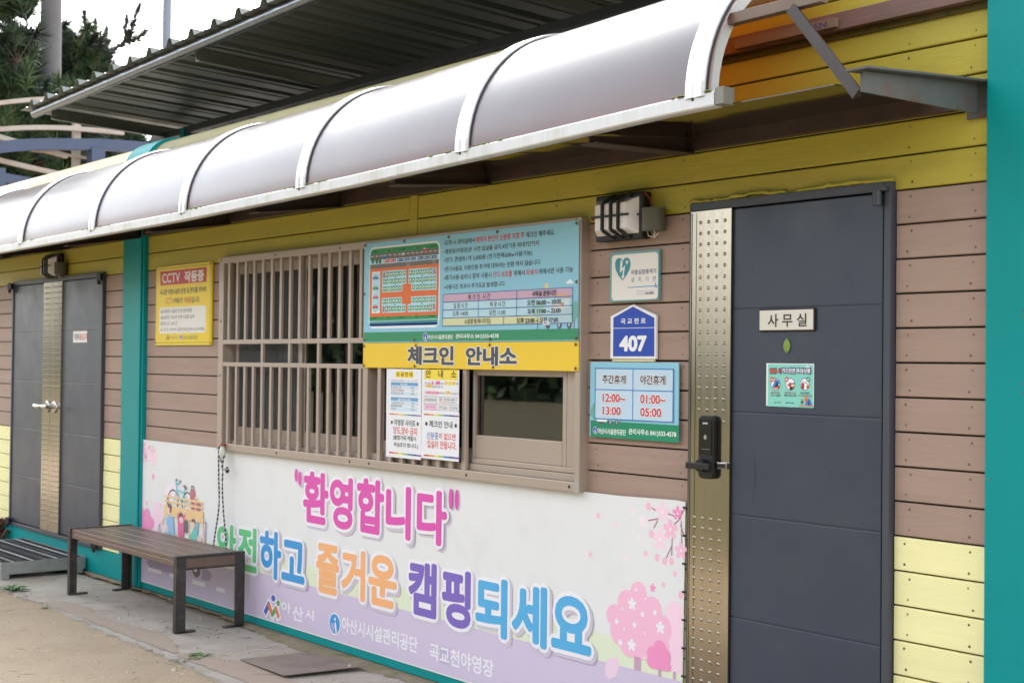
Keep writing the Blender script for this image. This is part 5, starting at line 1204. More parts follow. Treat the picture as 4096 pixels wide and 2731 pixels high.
pad_m=mat('pad_concrete',(160,153,143),.9,var=.24,scale=1.6,bump=.35,bscale=45,dirt=(126,104,84),dirt_amt=.8,dscale=1.3)
edge=[]; x=-7.0
meas=[(-7,-.80),(-3.18,-.79),(-2.57,-.805),(-2.08,-.777),(-1.54,-.827),(-1.12,-.821),(-.6,-.838),(-.1,-.812),(.15,-.855),(2,-.87),(7,-.86)]
while x<7.0:
    for (a,b) in zip(meas,meas[1:]):
        if a[0]<=x<=b[0]: yb=a[1]+(b[1]-a[1])*(x-a[0])/(b[0]-a[0])
    edge.append((x,yb+random.uniform(-.022,.022)+.012*math.sin(x*7))); x+=random.uniform(.03,.09)
p=MB(); pts=[(7,-.1,0)]+[(-7,-.1,0)]+[(a,b,0) for a,b in edge]
n=len(pts); p.poly(pts); p.add(pts+[(a,b-.006*random.random() if i>1 else b,-.03) for i,(a,b,c) in enumerate(pts)],[(i,n+i,n+(i+1)%n,(i+1)%n) for i in range(n)])
tag(p.build('concrete_pad',pad_m),kind='structure')
# worn reddish patches of older screed along the outer edge of the pad, each with its own torn outline
scr=mat('old_screed',(156,141,127),.95,var=.2,scale=3,bump=.4,bscale=60,dirt=(120,100,84),dirt_amt=.6,dscale=3)
q=MB()
for (xa,xb,yo) in ((-3.2,-2.65,-.70),(-2.4,-.35,-.60),(-.3,1.4,-.55)):
    top=[];bot=[]; x=xa
    while x<=xb:
        t=(x-xa)/(xb-xa); e=.16*math.sin(math.pi*min(1,max(0,t)))**.5
        top.append((x,yo+.04*math.sin(x*5)+random.uniform(-.02,.02)-(.1-e*.6),.003)); bot.append((x,-.775+random.uniform(-.012,.012),.003)); x+=.05
    for i in range(len(top)-1): q.add([bot[i],bot[i+1],top[i+1],top[i]],[(0,1,2,3)])
tag(q.build('old_screed_patches',scr),kind='structure')
kerb_m=mat('mossy_concrete',(134,122,100),.95,var=.25,scale=9,bump=.9,bscale=50,dirt=(88,86,52),dirt_amt=.9,dscale=5)
kb=MB(); N=220; row=[]
for i in range(N+1):
    x=-7+14*i/N; w=.05 if x<-2.5 else (.03+.12*min(1,max(0,(x+1.3)/1.2)) if x<.4 else .15-.06*min(1,(x-.4)/.7))
    row.append((x,.05,-w*.45+random.uniform(-.01,.006),-w+random.uniform(-.018,.018)))
for a,b in zip(row,row[1:]):
    for k0,k1,z0,z1 in ((1,2,.012,.012),(2,3,.012,.001)):
        kb.add([(a[0],a[k0],z0),(a[0],a[k1],z1),(b[0],b[k1],z1),(b[0],b[k0],z0)],[(0,1,2,3)])
tag(kb.build('foundation_strip',kerb_m),kind='structure')

# ================================================================== THE OFFICE BUILDING
YEL=mat('yellow_paint',(184,170,64),.5,var=.10,scale=4,stretch=(.35,1,3),bump=.12,bscale=30,dirt=(140,120,54),dirt_amt=.5,dscale=1.6,spec=.35)
BRN=mat('brown_paint',(166,141,127),.55,var=.09,scale=4,stretch=(.35,1,3),bump=.12,bscale=30,dirt=(136,116,104),dirt_amt=.6,dscale=2.4,spec=.3)
PAL=mat('pale_yellow_paint',(243,236,176),.5,var=.05,scale=4,stretch=(.35,1,3),bump=.1,bscale=30,dirt=(216,206,150),dirt_amt=.3,dscale=1.4,spec=.35)
TEAL=mat('teal_paint',(0,142,142),.5,var=.06,scale=2,bump=.05,bscale=20,spec=.22,dirt=(0,128,126),dirt_amt=.5,dscale=1.5)
SCREW=mat('rusty_screw',(92,76,62),.6)
CORE=mat('dark_core',(34,30,28),.9)
office=thing('site_office','long low site office with yellow and brown plank walls and teal steel posts','building',(0,0,0))
ZB=[2.041-.1235*k for k in range(-30,20)]
openings=[(-5.275,-3.262,0,2.312),(-1.26,2.25,1.08,2.3),(2.912,3.925,0,2.322),(-2.885,-2.5,0,9)]
def cladding(name, m, z0, z1, x0=-7.2, x1=4.312):
    b=MB(); zs=sorted(z for z in ZB if z0-.001<=z<z1-.02)
    if zs[0]>z0+.02: zs=[z0]+zs
    cols=[-6.9,-5.42,-3.19,-2.96,-2.44,-1.38,-.75,-.2,.4,.78,1.5,2.03,2.33,2.86,3.98,4.235]
    for i,z in enumerate(zs):
        zt=min(z1,(zs[i+1] if i+1<len(zs) else z1))-.0065
        segs=[(x0,x1)]
        for (a,c,za,zc) in openings:
            if za<(z+zt)/2<zc:
                ns=[]
                for (s0,s1) in segs:
                    if c<=s0 or a>=s1: ns.append((s0,s1))
                    else:
                        if a>s0: ns.append((s0,a))
                        if c<s1: ns.append((c,s1))
                segs=ns
        if z>2.3: segs=[t for s0,s1 in segs for t in (((s0,.822),(.903,s1)) if s0<.822 and s1>.903 else ((s0,s1),))]
        for (s0,s1) in segs:
            dy=random.uniform(-.0012,.0012); b.use(m); y0=dy; e=.003
            b.add([(s0,y0,z+e),(s1,y0,z+e),(s1,y0,zt-e),(s0,y0,zt-e),(s0,y0+e,z),(s1,y0+e,z),(s1,y0+e,zt),(s0,y0+e,zt),(s0,.018,z),(s1,.018,z),(s1,.018,zt),(s0,.018,zt)],
                  [(0,1,2,3),(4,5,1,0),(3,2,6,7),(4,0,3,7),(1,5,6,2),(8,9,5,4),(7,6,10,11),(8,4,7,11),(5,9,10,6)])
            for cx in cols:
                if s0+.02<cx<s1-.02 and zt-z>.08:
                    for zz in (z+.022,zt-.022):
                        xx=cx+random.uniform(-.012,.012); r=random.uniform(.0032,.0052)
                        b.use(SCREW).add([(xx+r*math.cos(t),y0-.0006,zz+random.uniform(-.003,.003)*0+r*math.sin(t)) for t in [2*math.pi*k/8 for k in range(8)]],[tuple(range(8))])
    return b.build(name,parent=office)
cladding('upper_cladding',YEL,2.288,3.05); cladding('middle_cladding',BRN,1.053,2.288); cladding('lower_cladding',PAL,.205,1.053)
b=MB(); b.box(.828,.897,-.004,.016,2.292,2.535); b.build('cover_batten',YEL,office,.003)
b=MB()   # wall behind the planks, left open where the window is
for x0,x1,z0,z1 in ((-7.2,-1.26,.03,3.05),(2.25,4.7,.03,3.05),(-1.26,2.25,.03,1.08),(-1.26,2.25,2.3,3.05)): b.box(x0,x1,.0185,.08,z0,z1)
b.build('wall_core',CORE,office)
def eave(x0,x1,y_out=0,grow=0,n=10):
    pr=[(y_out,3.045)]+[(.24-(.24-y_out)*math.cos(t),3.05+(.2+grow)*math.sin(t)) for t in [math.pi/2*i/n for i in range(n+1)]]
    v=[(x,y,z) for x in (x0,x1) for y,z in pr]; k=len(pr)
    return v,[(i,i+1,k+i+1,k+i)[::-1] for i in range(k-1)],k
for x0,x1,m_ in ((-7.2,-2.885,mat('eave_yellow_lit',(226,218,170),.6,var=.08,scale=5,dirt=(150,146,100),dirt_amt=.5,dscale=4)),(-2.5,4.7,mat('eave_yellow_shaded',(120,112,48),.6,var=.15,scale=6,dirt=(84,82,40),dirt_amt=.5,dscale=4))):  # daylight on the left, shed-roof shade on the right, painted into the eave colours
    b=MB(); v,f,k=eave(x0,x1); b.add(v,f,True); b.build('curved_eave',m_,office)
b=MB(); b.box(-7.2,4.7,.24,4.9,3.2,3.25); b.build('flat_roof',mat('roof_felt',(70,70,68),.9,var=.1,scale=2),office)
b=MB(); b.box(-7.2,-7.12,.081,4.9,.03,3.2); b.box(4.62,4.7,.081,4.9,.03,3.2); b.box(-7.119,4.619,4.82,4.9,.03,3.2); b.box(-7.119,4.619,.081,4.82,.03,.12); b.build('rear_walls',BRN,office)
def post(x0,x1,front,name):
    b=MB(); b.box(x0,x1,-front,.1,.016,3.05)
    xm=(x0+x1)/2; b.box(xm-.008,xm+.16,-front-.012,-front-.0005,.03,3.04)
    v,f,k=eave(x0,x1,-front,.02); b.add(v,f,True)
    for s in (0,k): b.add([v[s+i] for i in range(k)]+[(v[s][0],.24,3.045)],[list(range(k+1)) if s==0 else list(range(k+1))[::-1]])
    return b.build(name,TEAL,office,.004)
post(-2.882,-2.508,.03,'corner_post')
b=MB(); b.box(4.307,4.75,-.035,.1,.016,3.4); b.box(4.74,4.78,-.028,.09,.016,3.4); b.build('corner_post',TEAL,office,.006)
b=MB(); b.use(mat('rust_spot',(120,92,50),.8))
for x,z,r in ((4.455,1.84,.011),(4.452,1.87,.004),(4.46,1.80,.004),(4.444,1.82,.004),(4.462,1.75,.004),(4.464,1.735,.005),(4.45,1.60,.004),(4.452,1.57,.005),(4.33,1.28,.004),(4.56,1.33,.006),(4.57,.95,.005)):
    b.add([(x+r*random.uniform(.6,1.1)*math.cos(t),-.0354,z+r*random.uniform(.6,1.3)*math.sin(t)) for t in [2*math.pi*k/9 for k in range(9)]],[tuple(range(9))])
b.build('rust_mark',parent=office)
b=MB(); b.box(-7.2,-2.882,-.012,.018,.016,.2); b.box(-2.508,4.306,-.012,.018,.016,.2); b.build('base_rail',TEAL,office,.002)

# ---- doors
DOOR=mat('door_steel',(52,60,76),.38,var=.12,scale=2.5,bump=.04,bscale=25,spec=.5,rvar=.16,dirt=(64,68,76),dirt_amt=.7,dscale=3.2)
FRAME=mat('door_frame_steel',(66,68,78),.45,var=.08,scale=3,bump=.04,bscale=20)
STEEL=mat('brushed_stainless',(168,160,146),.15,1.0,var=.10,scale=5,stretch=(9,1,.25),rvar=.08,dirt=(150,132,104),dirt_amt=.35,dscale=2.5)
CHROME=mat('worn_chrome',(196,190,182),.24,1.0,rvar=.08,var=.08)
BLK=mat('black_plastic',(26,26,28),.42,spec=.4,var=.1,scale=8)
GLOSS=mat('black_gloss',(10,10,12),.08,spec=.6)
def studs(b, cols, zs):
    for z in zs:
        for x in cols: b.dome((x,-.0375,z),.0075,.0045)
upper=[2.234-.0449*i for i in range(19)]; lower=[1.029-.0412*i for i in range(20)]
door=MB(); 
door.box(2.919,2.9315,-.028,.02,.2,2.318); door.box(3.89,3.92,-.028,.02,.2,2.318); door.box(2.9315,3.89,-.028,.02,2.284,2.318); door.box(2.9315,3.89,-.026,.02,.2,.216)
dr=door.build('door',FRAME,office,.003)
lf=MB(); zz=[.222,.65,1.058,1.466,1.876,2.279]
for a,c in zip(zz,zz[1:]): lf.box(3.1575,3.881,-.02,.016,a+.0022,c-.0022)
lf.box(3.1575,3.881,-.0165,.016,.2225,2.2785)
lf.build('door_leaf',DOOR,dr,.0025)
sp=MB(); sp.box(2.9335,3.157,-.033,.014,.222,2.281); sp.box(2.937,2.9395,-.036,-.0332,.23,2.275); sp.box(2.9625,2.9655,-.035,-.0332,.23,2.275)
for z in upper:
    for x in (2.988,3.033,3.078,3.123): 
        if not (z<1.47 and x<3.09): sp.dome((x,-.0332,z),.008,.005)
for z in lower:
    for x in (2.968,3.014,3.06,3.107): sp.dome((x,-.0332,z),.008,.005)
sp.build('kick_strip',STEEL,dr)
lk=MB(); pr=[]
for cx,cz,a0 in ((3.072,1.428,0),(3.028,1.428,90),(3.028,1.212,180),(3.072,1.212,270)):
    pr+=[(cx+.02*math.cos(rad(a0+t)),-.058,cz+(.02 if 1 else 0)*math.sin(rad(a0+t))) for t in (0,30,60,90)]
lk.prism(pr[::-1],(0,.0245,0)); lk_o=lk.build('digital_lock',BLK,dr,.004)
fp=MB(); fp.box(3.016,3.084,-.0605,-.0582,1.29,1.43); fp.use(BLK)
fp2=MB(); fp2.box(3.016,3.084,-.0605,-.0582,1.29,1.43); fp2.build('touch_screen',GLOSS,dr)
hd=MB(); hd.tube([(3.045,-.058,1.246),(3.045,-.088,1.246)],.026,16); hd.box(2.985,3.115,-.108,-.0885,1.232,1.258); hd.build('lever_handle',BLK,dr,.003)
st=MB(); st.box(3.105,3.156,-.05,-.0335,1.236,1.262); st.build('latch_plate',CHROME,dr,.002)
hg=MB(); hg.tube([(3.872,-.045,2.232),(3.872,-.045,2.286)],.017,12); hg.box(3.85,3.91,-.046,-.0285,2.284,2.298); hg.build('hinge',FRAME,dr)
for nm,t,x0,z0,x1,z1 in (('lettering','AFAC',3.036,1.412,3.064,1.42),):
    art_layers([('T','white',t,x0,z0,x1,z1,.04),('E','greyl',3.05,1.36,.008,.01),('L','greyl',[(3.03,1.312),(3.075,1.312)],.0015)],dr,-.0606)
sc=MB()
for x,z,dx,dz,w in ((3.28,1.30,.002,-.16,.0016),(3.285,1.29,.003,-.1,.001),(3.27,1.18,0,-.08,.0012),(3.26,2.07,.002,-.06,.0012),(3.5,1.70,-.012,-.04,.0012),(3.62,1.28,.02,.012,.001),(3.72,2.0,.03,-.07,.0008),(3.33,1.01,.02,-.006,.0012),(3.68,.96,.016,.01,.0014),(3.84,.88,.012,-.002,.0012),(3.3,.83,.025,-.02,.001),(3.55,.77,.02,.03,.001)):
    a=Vector((dx,0,dz)).normalized(); s_=Vector((-a.z,0,a.x))*w; p_=Vector((x,-.0203,z)); q_=p_+Vector((dx,0,dz)); sc.add([p_-s_*.3,p_+s_*.3,q_+s_,q_-s_],[(0,1,2,3)])
sc.build('scratch',mat('scratch_tone',(40,40,44),.7),dr)
# ragged bead of paint and sealant above the office door
b=MB(); x=2.905
pts=[]
while x<3.93: pts.append((x,-.014+random.uniform(-.003,.003),2.324+random.uniform(-.004,.006)+.006*math.sin(x*14))); x+=.022
b.tube(pts,[.009+random.uniform(-.003,.005) for _ in pts],7); b.build('sealant_bead',YEL,dr)

dd=MB(); dd.box(-5.272,-5.243,-.028,.02,.2,2.31); dd.box(-3.322,-3.268,-.028,.02,.2,2.31); dd.box(-5.243,-3.322,-.028,.02,2.274,2.31); dd.box(-5.243,-3.322,-.027,.02,.2,.232)
d2=dd.build('door',FRAME,office,.003)
zz=[.24,.648,1.053,1.457,1.866,2.27]
for x0,x1 in ((-5.241,-4.491),(-4.086,-3.326)):
    lf=MB()
    for a,c in zip(zz,zz[1:]): lf.box(x0,x1,-.02,.016,a+.0022,c-.0022)
    lf.box(x0,x1,-.0165,.016,.2405,2.2695); lf.build('door_leaf',DOOR,d2,.0025)
for x0,x1,cols in ((-4.49,-4.316,(-4.45,-4.408,-4.366)),(-4.312,-4.087,(-4.256,-4.213,-4.16,-4.112))):
    sp=MB(); sp.box(x0,x1,-.033,.014,.24,2.27)
    for z in [2.228-.0449*i for i in range(19)]+[1.11-.0412*i for i in range(20)]:
        for x in cols: sp.dome((x,-.0332,z),.008,.005)
    sp.build('kick_strip',STEEL,d2)
for x,dx in ((-4.355,-.13),(-4.20,-.13)):
    h=MB(); h.tube([(x,-.033,1.255),(x,-.04,1.255),(x,-.046,1.255)],[.05,.05,.036],18); h.tube([(x,-.046,1.255),(x,-.1,1.255)],.014,12); h.tube([(x+.012,-.1,1.255),(x+dx*.5,-.105,1.256),(x+dx,-.098,1.26)],[.017,.02,.016],12); h.build('lever_handle',CHROME,d2)
for x,z in ((-5.29,2.265),(-3.30,2.265),(-5.25,.232),(-3.32,.232)):
    h=MB(); h.box(x-.045,x+.045,-.055,-.0285,z-.02,z+.03); h.tube([(x,-.045,z-.05),(x,-.045,z+.035)],.014,10); h.build('pivot_hinge',BLK,d2,.003)

# ---- window with its security grille
ALU=mat('bronze_aluminium',(178,162,149),.4,.3,var=.06,scale=3,stretch=(.4,1,.4),rvar=.06,dirt=(150,134,120),dirt_amt=.3,dscale=3)
ALUD=mat('aluminium_inner',(176,162,150),.42,.3,var=.08,scale=4)
w=MB()
for x0,x1,z0,z1 in ((-1.29,-1.225,1.072,2.312),(.455,.502,1.118,2.27),(2.232,2.266,1.072,2.312)): w.box(x0,x1,-.05,.06,z0,z1)
for x0,x1 in ((-1.225,2.232),): w.box(x0,x1,-.05,.06,1.072,1.117); w.box(x0,x1,-.05,.06,2.271,2.312)
win=w.build('window',ALU,office,.003)
gr=MB()
gr.box(-1.2245,.4545,-.0485,-.03,1.752,1.78); gr.box(-1.2245,.4545,-.0485,-.03,1.61,1.636)
bx=[-1.1575+.1125*i for i in range(15)]; bx=[x for x in bx if x<.44]
for i,x in enumerate(bx):
    gr.box(x-.0125,x+.0125,-.047,-.029,1.7805,2.2705); gr.box(x-.0125,x+.0125,-.047,-.029,1.1175,1.6095)
    if i in (4,7,10,13): gr.box(x-.0125,x+.0125,-.047,-.029,1.6365,1.7515)
gr.build('grille',ALU,win,.002)
gr=MB()
for i in range(8):
    x=.615+.1108*i; gr.box(x-.0165,x+.0165,-.047,-.027,1.1175,1.7)
gr.build('grille',ALU,win,.002)
sa=MB()   # inner sashes on the left, with tall bottom rails
for x0,x1,y in ((-1.2,-.35,.03),(-.38,.45,.045)):
    sa.box(x0,x1,y,y+.012,1.118,1.225); sa.box(x0,x1,y,y+.012,2.2,2.27); sa.box(x0,x0+.045,y,y+.012,1.2255,2.1995); sa.box(x1-.045,x1,y,y+.012,1.2255,2.1995)
sa.box(-1.22,.45,-.02,.025,1.1175,1.135)
sa.box(.503,1.39,.03,.042,1.1175,1.22); sa.box(.503,.55,.03,.042,1.2205,2.2)
sa.box(.503,2.2315,-.02,-.004,1.1175,1.15)
sa.build('sash',ALUD,win,.002)
tw=MB()   # the open ticket window
tw.box(1.41,2.2,-.012,.028,1.152,1.178); tw.box(1.426,2.095,-.004,.022,1.1785,1.292); tw.box(2.0955,2.125,-.004,.02,1.1785,2.0); tw.box(2.135,2.2,-.012,.028,1.1785,2.0); tw.box(1.41,1.426,-.008,.026,1.1785,2.0); tw.box(1.4265,2.095,-.003,.02,1.588,1.66)
tw.build('ticket_sash',ALU,win,.003)
GLASS=bpy.data.materials.new('window_glass'); GLASS.use_nodes=True; n=GLASS.node_tree.nodes; l=GLASS.node_tree.links; n.remove(n['Principled BSDF'])
fr=n.new('ShaderNodeFresnel'); fr.inputs[0].default_value=2.3; tr=n.new('ShaderNodeBsdfTransparent'); tr.inputs[0].default_value=(.62,.66,.64,1); gl=n.new('ShaderNodeBsdfGlossy'); gl.inputs['Roughness'].default_value=.015
mx=n.new('ShaderNodeMixShader'); l.new(fr.outputs[0],mx.inputs[0]); l.new(tr.outputs[0],mx.inputs[1]); l.new(gl.outputs[0],mx.inputs[2]); l.new(mx.outputs[0],n['Material Output'].inputs['Surface'])
for x0,x1,z0,z1,y in ((-1.155,-.395,1.2255,2.1995,.036),(-.335,.405,1.2255,2.1995,.051),(.55,1.39,1.2205,2.2,.036),(1.4265,2.095,1.2925,1.5875,.01)):
    gp=MB(); gp.poly([(x0,y,z0),(x1,y,z0),(x1,y,z1),(x0,y,z1)]); gp.build('pane',GLASS,win)
scm=bpy.data.materials.new('insect_mesh'); scm.use_nodes=True; n=scm.node_tree.nodes; l=scm.node_tree.links; bb=n['Principled BSDF']; bb.inputs['Base Color'].default_value=(.10,.10,.10,1); bb.inputs['Roughness'].default_value=.8; bb.inputs['Alpha'].default_value=.55
sc_=MB(); sc_.poly([(-1.155,.028,1.2255),(-.395,.028,1.2255),(-.395,.028,2.1995),(-1.155,.028,2.1995)]); sc_.build('insect_screen',scm,win)
bl=MB(); 
x=-1.15
while x<.42:
    a=rad(random.uniform(52,70)); dx=.045*math.cos(a); dy=.045*math.sin(a); bl.add([(x-dx,.16-dy,1.25),(x+dx,.16+dy,1.25),(x+dx,.16+dy,2.25),(x-dx,.16-dy,2.25)],[(0,1,2,3)]); x+=.085
bl.build('blind',mat('blind_fabric',(96,92,86),.8),win)
ROOM=mat('room_paint',(70,68,64),.9)
b=MB(); b.box(-1.3,2.3,1.9,1.95,.9,2.6); b.box(-1.35,-1.3,.082,1.95,.9,2.6); b.box(2.3,2.35,.082,1.95,.9,2.6); b.box(-1.3,2.3,.082,1.9,.85,.9); b.box(-1.3,2.3,.082,1.9,2.6,2.65); b.build('inner_room',ROOM,office)
b=MB()
for x,z in ((-1.26,2.29),(-.55,2.292),(.2,2.29),(-1.255,1.9),(-1.255,1.55),(-.5,1.094),(.33,1.094),(.53,1.095),(1.42,1.094),(2.2,1.095)): b.dome((x,-.0503,z),.008,.0015,n=8)
b.build('rivet',mat('dark_hole',(30,26,24),.7),win)
b=MB(); b.box(2.232,2.2685,-.0525,-.0505,1.07,1.118); b.build('corner_cap',mat('grey_cap',(176,172,168),.4,.5),win,.001)

# ================================================================== AWNING
def sag(x):
    P=[(-7,-.122),(-3.8,-.108),(-.73,-.093),(1.22,-.064),(2.56,-.029),(3.42,-.003),(4.4,0)]
    for a,b in zip(P,P[1:]):
        if a[0]<=x<=b[0]: return a[1]+(b[1]-a[1])*(x-a[0])/(b[0]-a[0])
    return 0
def arch(t,x,grow=0): # t=0 gutter .. 90 wall
    return (-(.622+grow)*math.cos(rad(t)), 2.598+sag(x)+(.58+grow)*math.sin(rad(t)))
awn=thing('awning','long barrel-vaulted smoked plastic awning with white aluminium ribs over the office front','awning',(0,0,2.6))
PC=bpy.data.materials.new('smoked_polycarbonate'); PC.use_nodes=True; n=PC.node_tree.nodes; l=PC.node_tree.links; pb=n['Principled BSDF']
pb.inputs['Base Color'].default_value=(*lin((52,62,70)),1); pb.inputs['Roughness'].default_value=.3; pb.inputs['Specular IOR Level'].default_value=1.0; pb.inputs['Coat Weight'].default_value=1.0; pb.inputs['Coat Roughness'].default_value=.24; pb.inputs['Coat Tint'].default_value=(.95,.99,1,1); pb.inputs['Coat IOR'].default_value=1.6
tcn=n.new('ShaderNodeTexCoord'); mpn=n.new('ShaderNodeMapping'); mpn.inputs['Scale'].default_value=(26,1.2,1.2); nzn=n.new('ShaderNodeTexNoise'); nzn.inputs['Scale'].default_value=4; nzn.inputs['Detail'].default_value=5
l.new(tcn.outputs['Object'],mpn.inputs[0]); l.new(mpn.outputs[0],nzn.inputs['Vector'])
mrn=n.new('ShaderNodeMapRange'); mrn.inputs['To Min'].default_value=.26; mrn.inputs['To Max'].default_value=.34; l.new(nzn.outputs['Fac'],mrn.inputs['Value']); l.new(mrn.outputs[0],pb.inputs['Roughness'])
bpn=n.new('ShaderNodeBump'); bpn.inputs['Strength'].default_value=.045; bpn.inputs['Distance'].default_value=.01; l.new(nzn.outputs['Fac'],bpn.inputs['Height']); l.new(bpn.outputs[0],pb.inputs['Normal'])
df=n.new('ShaderNodeTexNoise'); df.inputs['Scale'].default_value=2.2; df.inputs['Detail'].default_value=9; df.inputs['Roughness'].default_value=.7; l.new(tcn.outputs['Object'],df.inputs['Vector'])
dr_=n.new('ShaderNodeMapRange'); dr_.inputs['From Min'].default_value=.45; dr_.inputs['From Max'].default_value=.75; dr_.inputs['To Max'].default_value=.5; l.new(df.outputs['Fac'],dr_.inputs['Value'])
dm=n.new('ShaderNodeMix'); dm.data_type='RGBA'; dm.inputs['A'].default_value=pb.inputs['Base Color'].default_value[:]; dm.inputs['B'].default_value=(*lin((104,104,102)),1); l.new(dr_.outputs[0],dm.inputs['Factor']); l.new(dm.outputs['Result'],pb.inputs['Base Color'])
tl=n.new('ShaderNodeBsdfTranslucent'); tl.inputs[0].default_value=(1,.27,.015,1); mxs=n.new('ShaderNodeMixShader'); mxs.inputs[0].default_value=.4
l.new(pb.outputs[0],mxs.inputs[1]); l.new(tl.outputs[0],mxs.inputs[2]); l.new(mxs.outputs[0],n['Material Output'].inputs['Surface'])
WALU=mat('white_aluminium',(226,226,228),.3,.35,var=.05,scale=4,rvar=.08)
GUT=mat('gutter_aluminium',(206,206,206),.4,.25,var=.06,scale=7,stretch=(3,1,.4),dirt=(140,142,84),dirt_amt=.55,dscale=2.0)
STB=mat('brown_steel',(66,52,47),.6,.2,var=.15,scale=6,bump=.1,bscale=30,dirt=(96,62,44),dirt_amt=.6,dscale=4)
STG=mat('grey_steel',(92,94,92),.6,.3,var=.15,scale=6,bump=.1,bscale=30,dirt=(104,66,44),dirt_amt=.85,dscale=9)
xs=[-7.1+10.7*i/60 for i in range(61)]; ts=[90*i/18 for i in range(19)]
sh=MB(); v=[]
for x in xs: v+=[(x,*arch(t,x)) for t in ts]
nt_=len(ts); sh.add(v,[(i*nt_+j,(i+1)*nt_+j,(i+1)*nt_+j+1,i*nt_+j+1) for i in range(60) for j in range(nt_-1)],True)
sh.build('canopy_sheet',PC,awn)
ribx=[3.53,2.14,.76,-.615,-1.985,-3.35,-4.72,-6.1]
for k,xc in enumerate(ribx):
    rb=MB(); wd=.047; prof=[(-wd,.002),(-wd,.012),(-wd+.012,.017),(-.012,.017),(-.006,.011),(.006,.011),(.012,.017),(wd-.012,.017),(wd,.012),(wd,.002)]
    v=[]; 
    for t in ts: v+=[(xc+a,*arch(t,xc,g_)) for a,g_ in prof]
    m_=len(prof); rb.add(v,[(i*m_+j,i*m_+j+1,(i+1)*m_+j+1,(i+1)*m_+j) for i in range(len(ts)-1) for j in range(m_-1)])
    if k==0:   # the end rib has a deep face turned to the open end
        v=[]
        for t in ts: v+=[(xc+wd,*arch(t,xc,.012)),(xc+wd+.004,*arch(t,xc,-.055)),(xc+wd-.03,*arch(t,xc,-.055))]
        rb.add(v,[(i*3+j,i*3+j+1,(i+1)*3+j+1,(i+1)*3+j) for i in range(len(ts)-1) for j in range(2)])
    rb.build('rib',WALU,awn)
DARKG=mat('gasket',(30,28,30),.6)
for xc in ribx:
    gk=MB(); v=[]
    for t in ts: v+=[(xc+.048,*arch(t,xc,.006)),(xc+.055,*arch(t,xc,.0015))]
    gk.add(v,[(i*2,i*2+1,i*2+3,i*2+2) for i in range(len(ts)-1)]); gk.build('gasket',DARKG,awn)
gx=[-7.1+10.72*i/40 for i in range(41)]; gu=MB()
prof=[(-.625,-.042),(-.63,-.036),(-.63,.006),(-.626,.012),(-.6,.014),(-.585,.014),(-.585,-.042)]
v=[]
for x in gx: v+=[(x,y,2.598+sag(x)+z) for y,z in prof]
m_=len(prof); gu.add(v,[(i*m_+j,(i+1)*m_+j,(i+1)*m_+(j+1)%m_,i*m_+(j+1)%m_) for i in range(40) for j in range(m_)]); gu.add(v[-m_:],[list(range(m_))])
gu.build('gutter',GUT,awn)
b=MB(); b.box(3.622,3.662,-.628,-.57,2.557,2.618); b.build('end_cap',mat('grey_end_cap',(128,124,116),.5,.2,var=.1,scale=20,dirt=(130,136,60),dirt_amt=.8,dscale=12),awn,.002)
for xc in ribx:
    d=MB(); d.dome((xc-.012,-.6305,2.594+sag(xc)),.008,.003); d.build('screw',mat('green_screw',(58,56,36),.7),awn)
# moss on the gutter lip
ms=MB()
for xc in ribx+[x_+.1 for x_ in ribx]:
    for k in range(26):
        x=xc+random.gauss(0,.12)
        if x>3.6: continue
        s=random.uniform(.003,.008); ms.dome((x,-.618+random.uniform(-.012,.008),2.612+sag(x)),s*1.6,s*.6,(0,0,1),6)
mo=ms.build('moss',mat('moss',(150,156,62),.95,var=.3,scale=60),awn); tag(mo,kind='stuff')
SOF=mat('soffit_sheet',(44,34,28),.07,spec=.55,var=.1,scale=2)
so=MB(); v=[]
sx=[-7.1+11.2*i/40 for i in range(41)]
for x in sx: v+=[(x,-.002,2.597),(x,-.584 if x<3.6 else -.575,2.563+sag(x)),(x,-.584 if x<3.6 else -.575,2.567+sag(x)),(x,-.002,2.601)]
so.add(v,[(i*4+j,i*4+(j+1)%4,(i+1)*4+(j+1)%4,(i+1)*4+j) for i in range(40) for j in range(4)]); so.add(v[-4:],[(0,1,2,3)]); so.build('soffit',SOF,awn)
b=MB(); b.box(-7.1,4.2,-.034,-.0015,2.535,2.612); b.build('wall_channel',STB,awn,.002)
b=MB(); b.box(-7.1,4.3,-.05,-.0015,2.897,2.925); b.box(-7.1,4.3,-.042,-.0015,2.926,2.965); b.build('upper_channel',mat('mauve_steel',(118,88,80),.6,var=.1,scale=5,dirt=(80,60,40),dirt_amt=.5,dscale=3),awn,.002)
b=MB(); b.box(-7.1,4.3,-.012,-.0015,2.872,2.8965); b.build('weathered_lip',mat('weathered_lip',(92,82,30),.8,var=.3,scale=30,dirt=(46,38,24),dirt_amt=.9,dscale=14),awn,.002)
b=MB(); XS=[-7.1,-3.8,-.73,1.22,2.56,3.42,3.995]
for x0,x1 in zip(XS,XS[1:]): b.obox((x0,-.5,2.885+sag(x0)),(x1,-.5,2.885+sag(x1)),.04,.04)
b.build('purlin',mat('bare_brown_steel',(122,104,92),.55,.2,var=.15,scale=8),awn,.002)
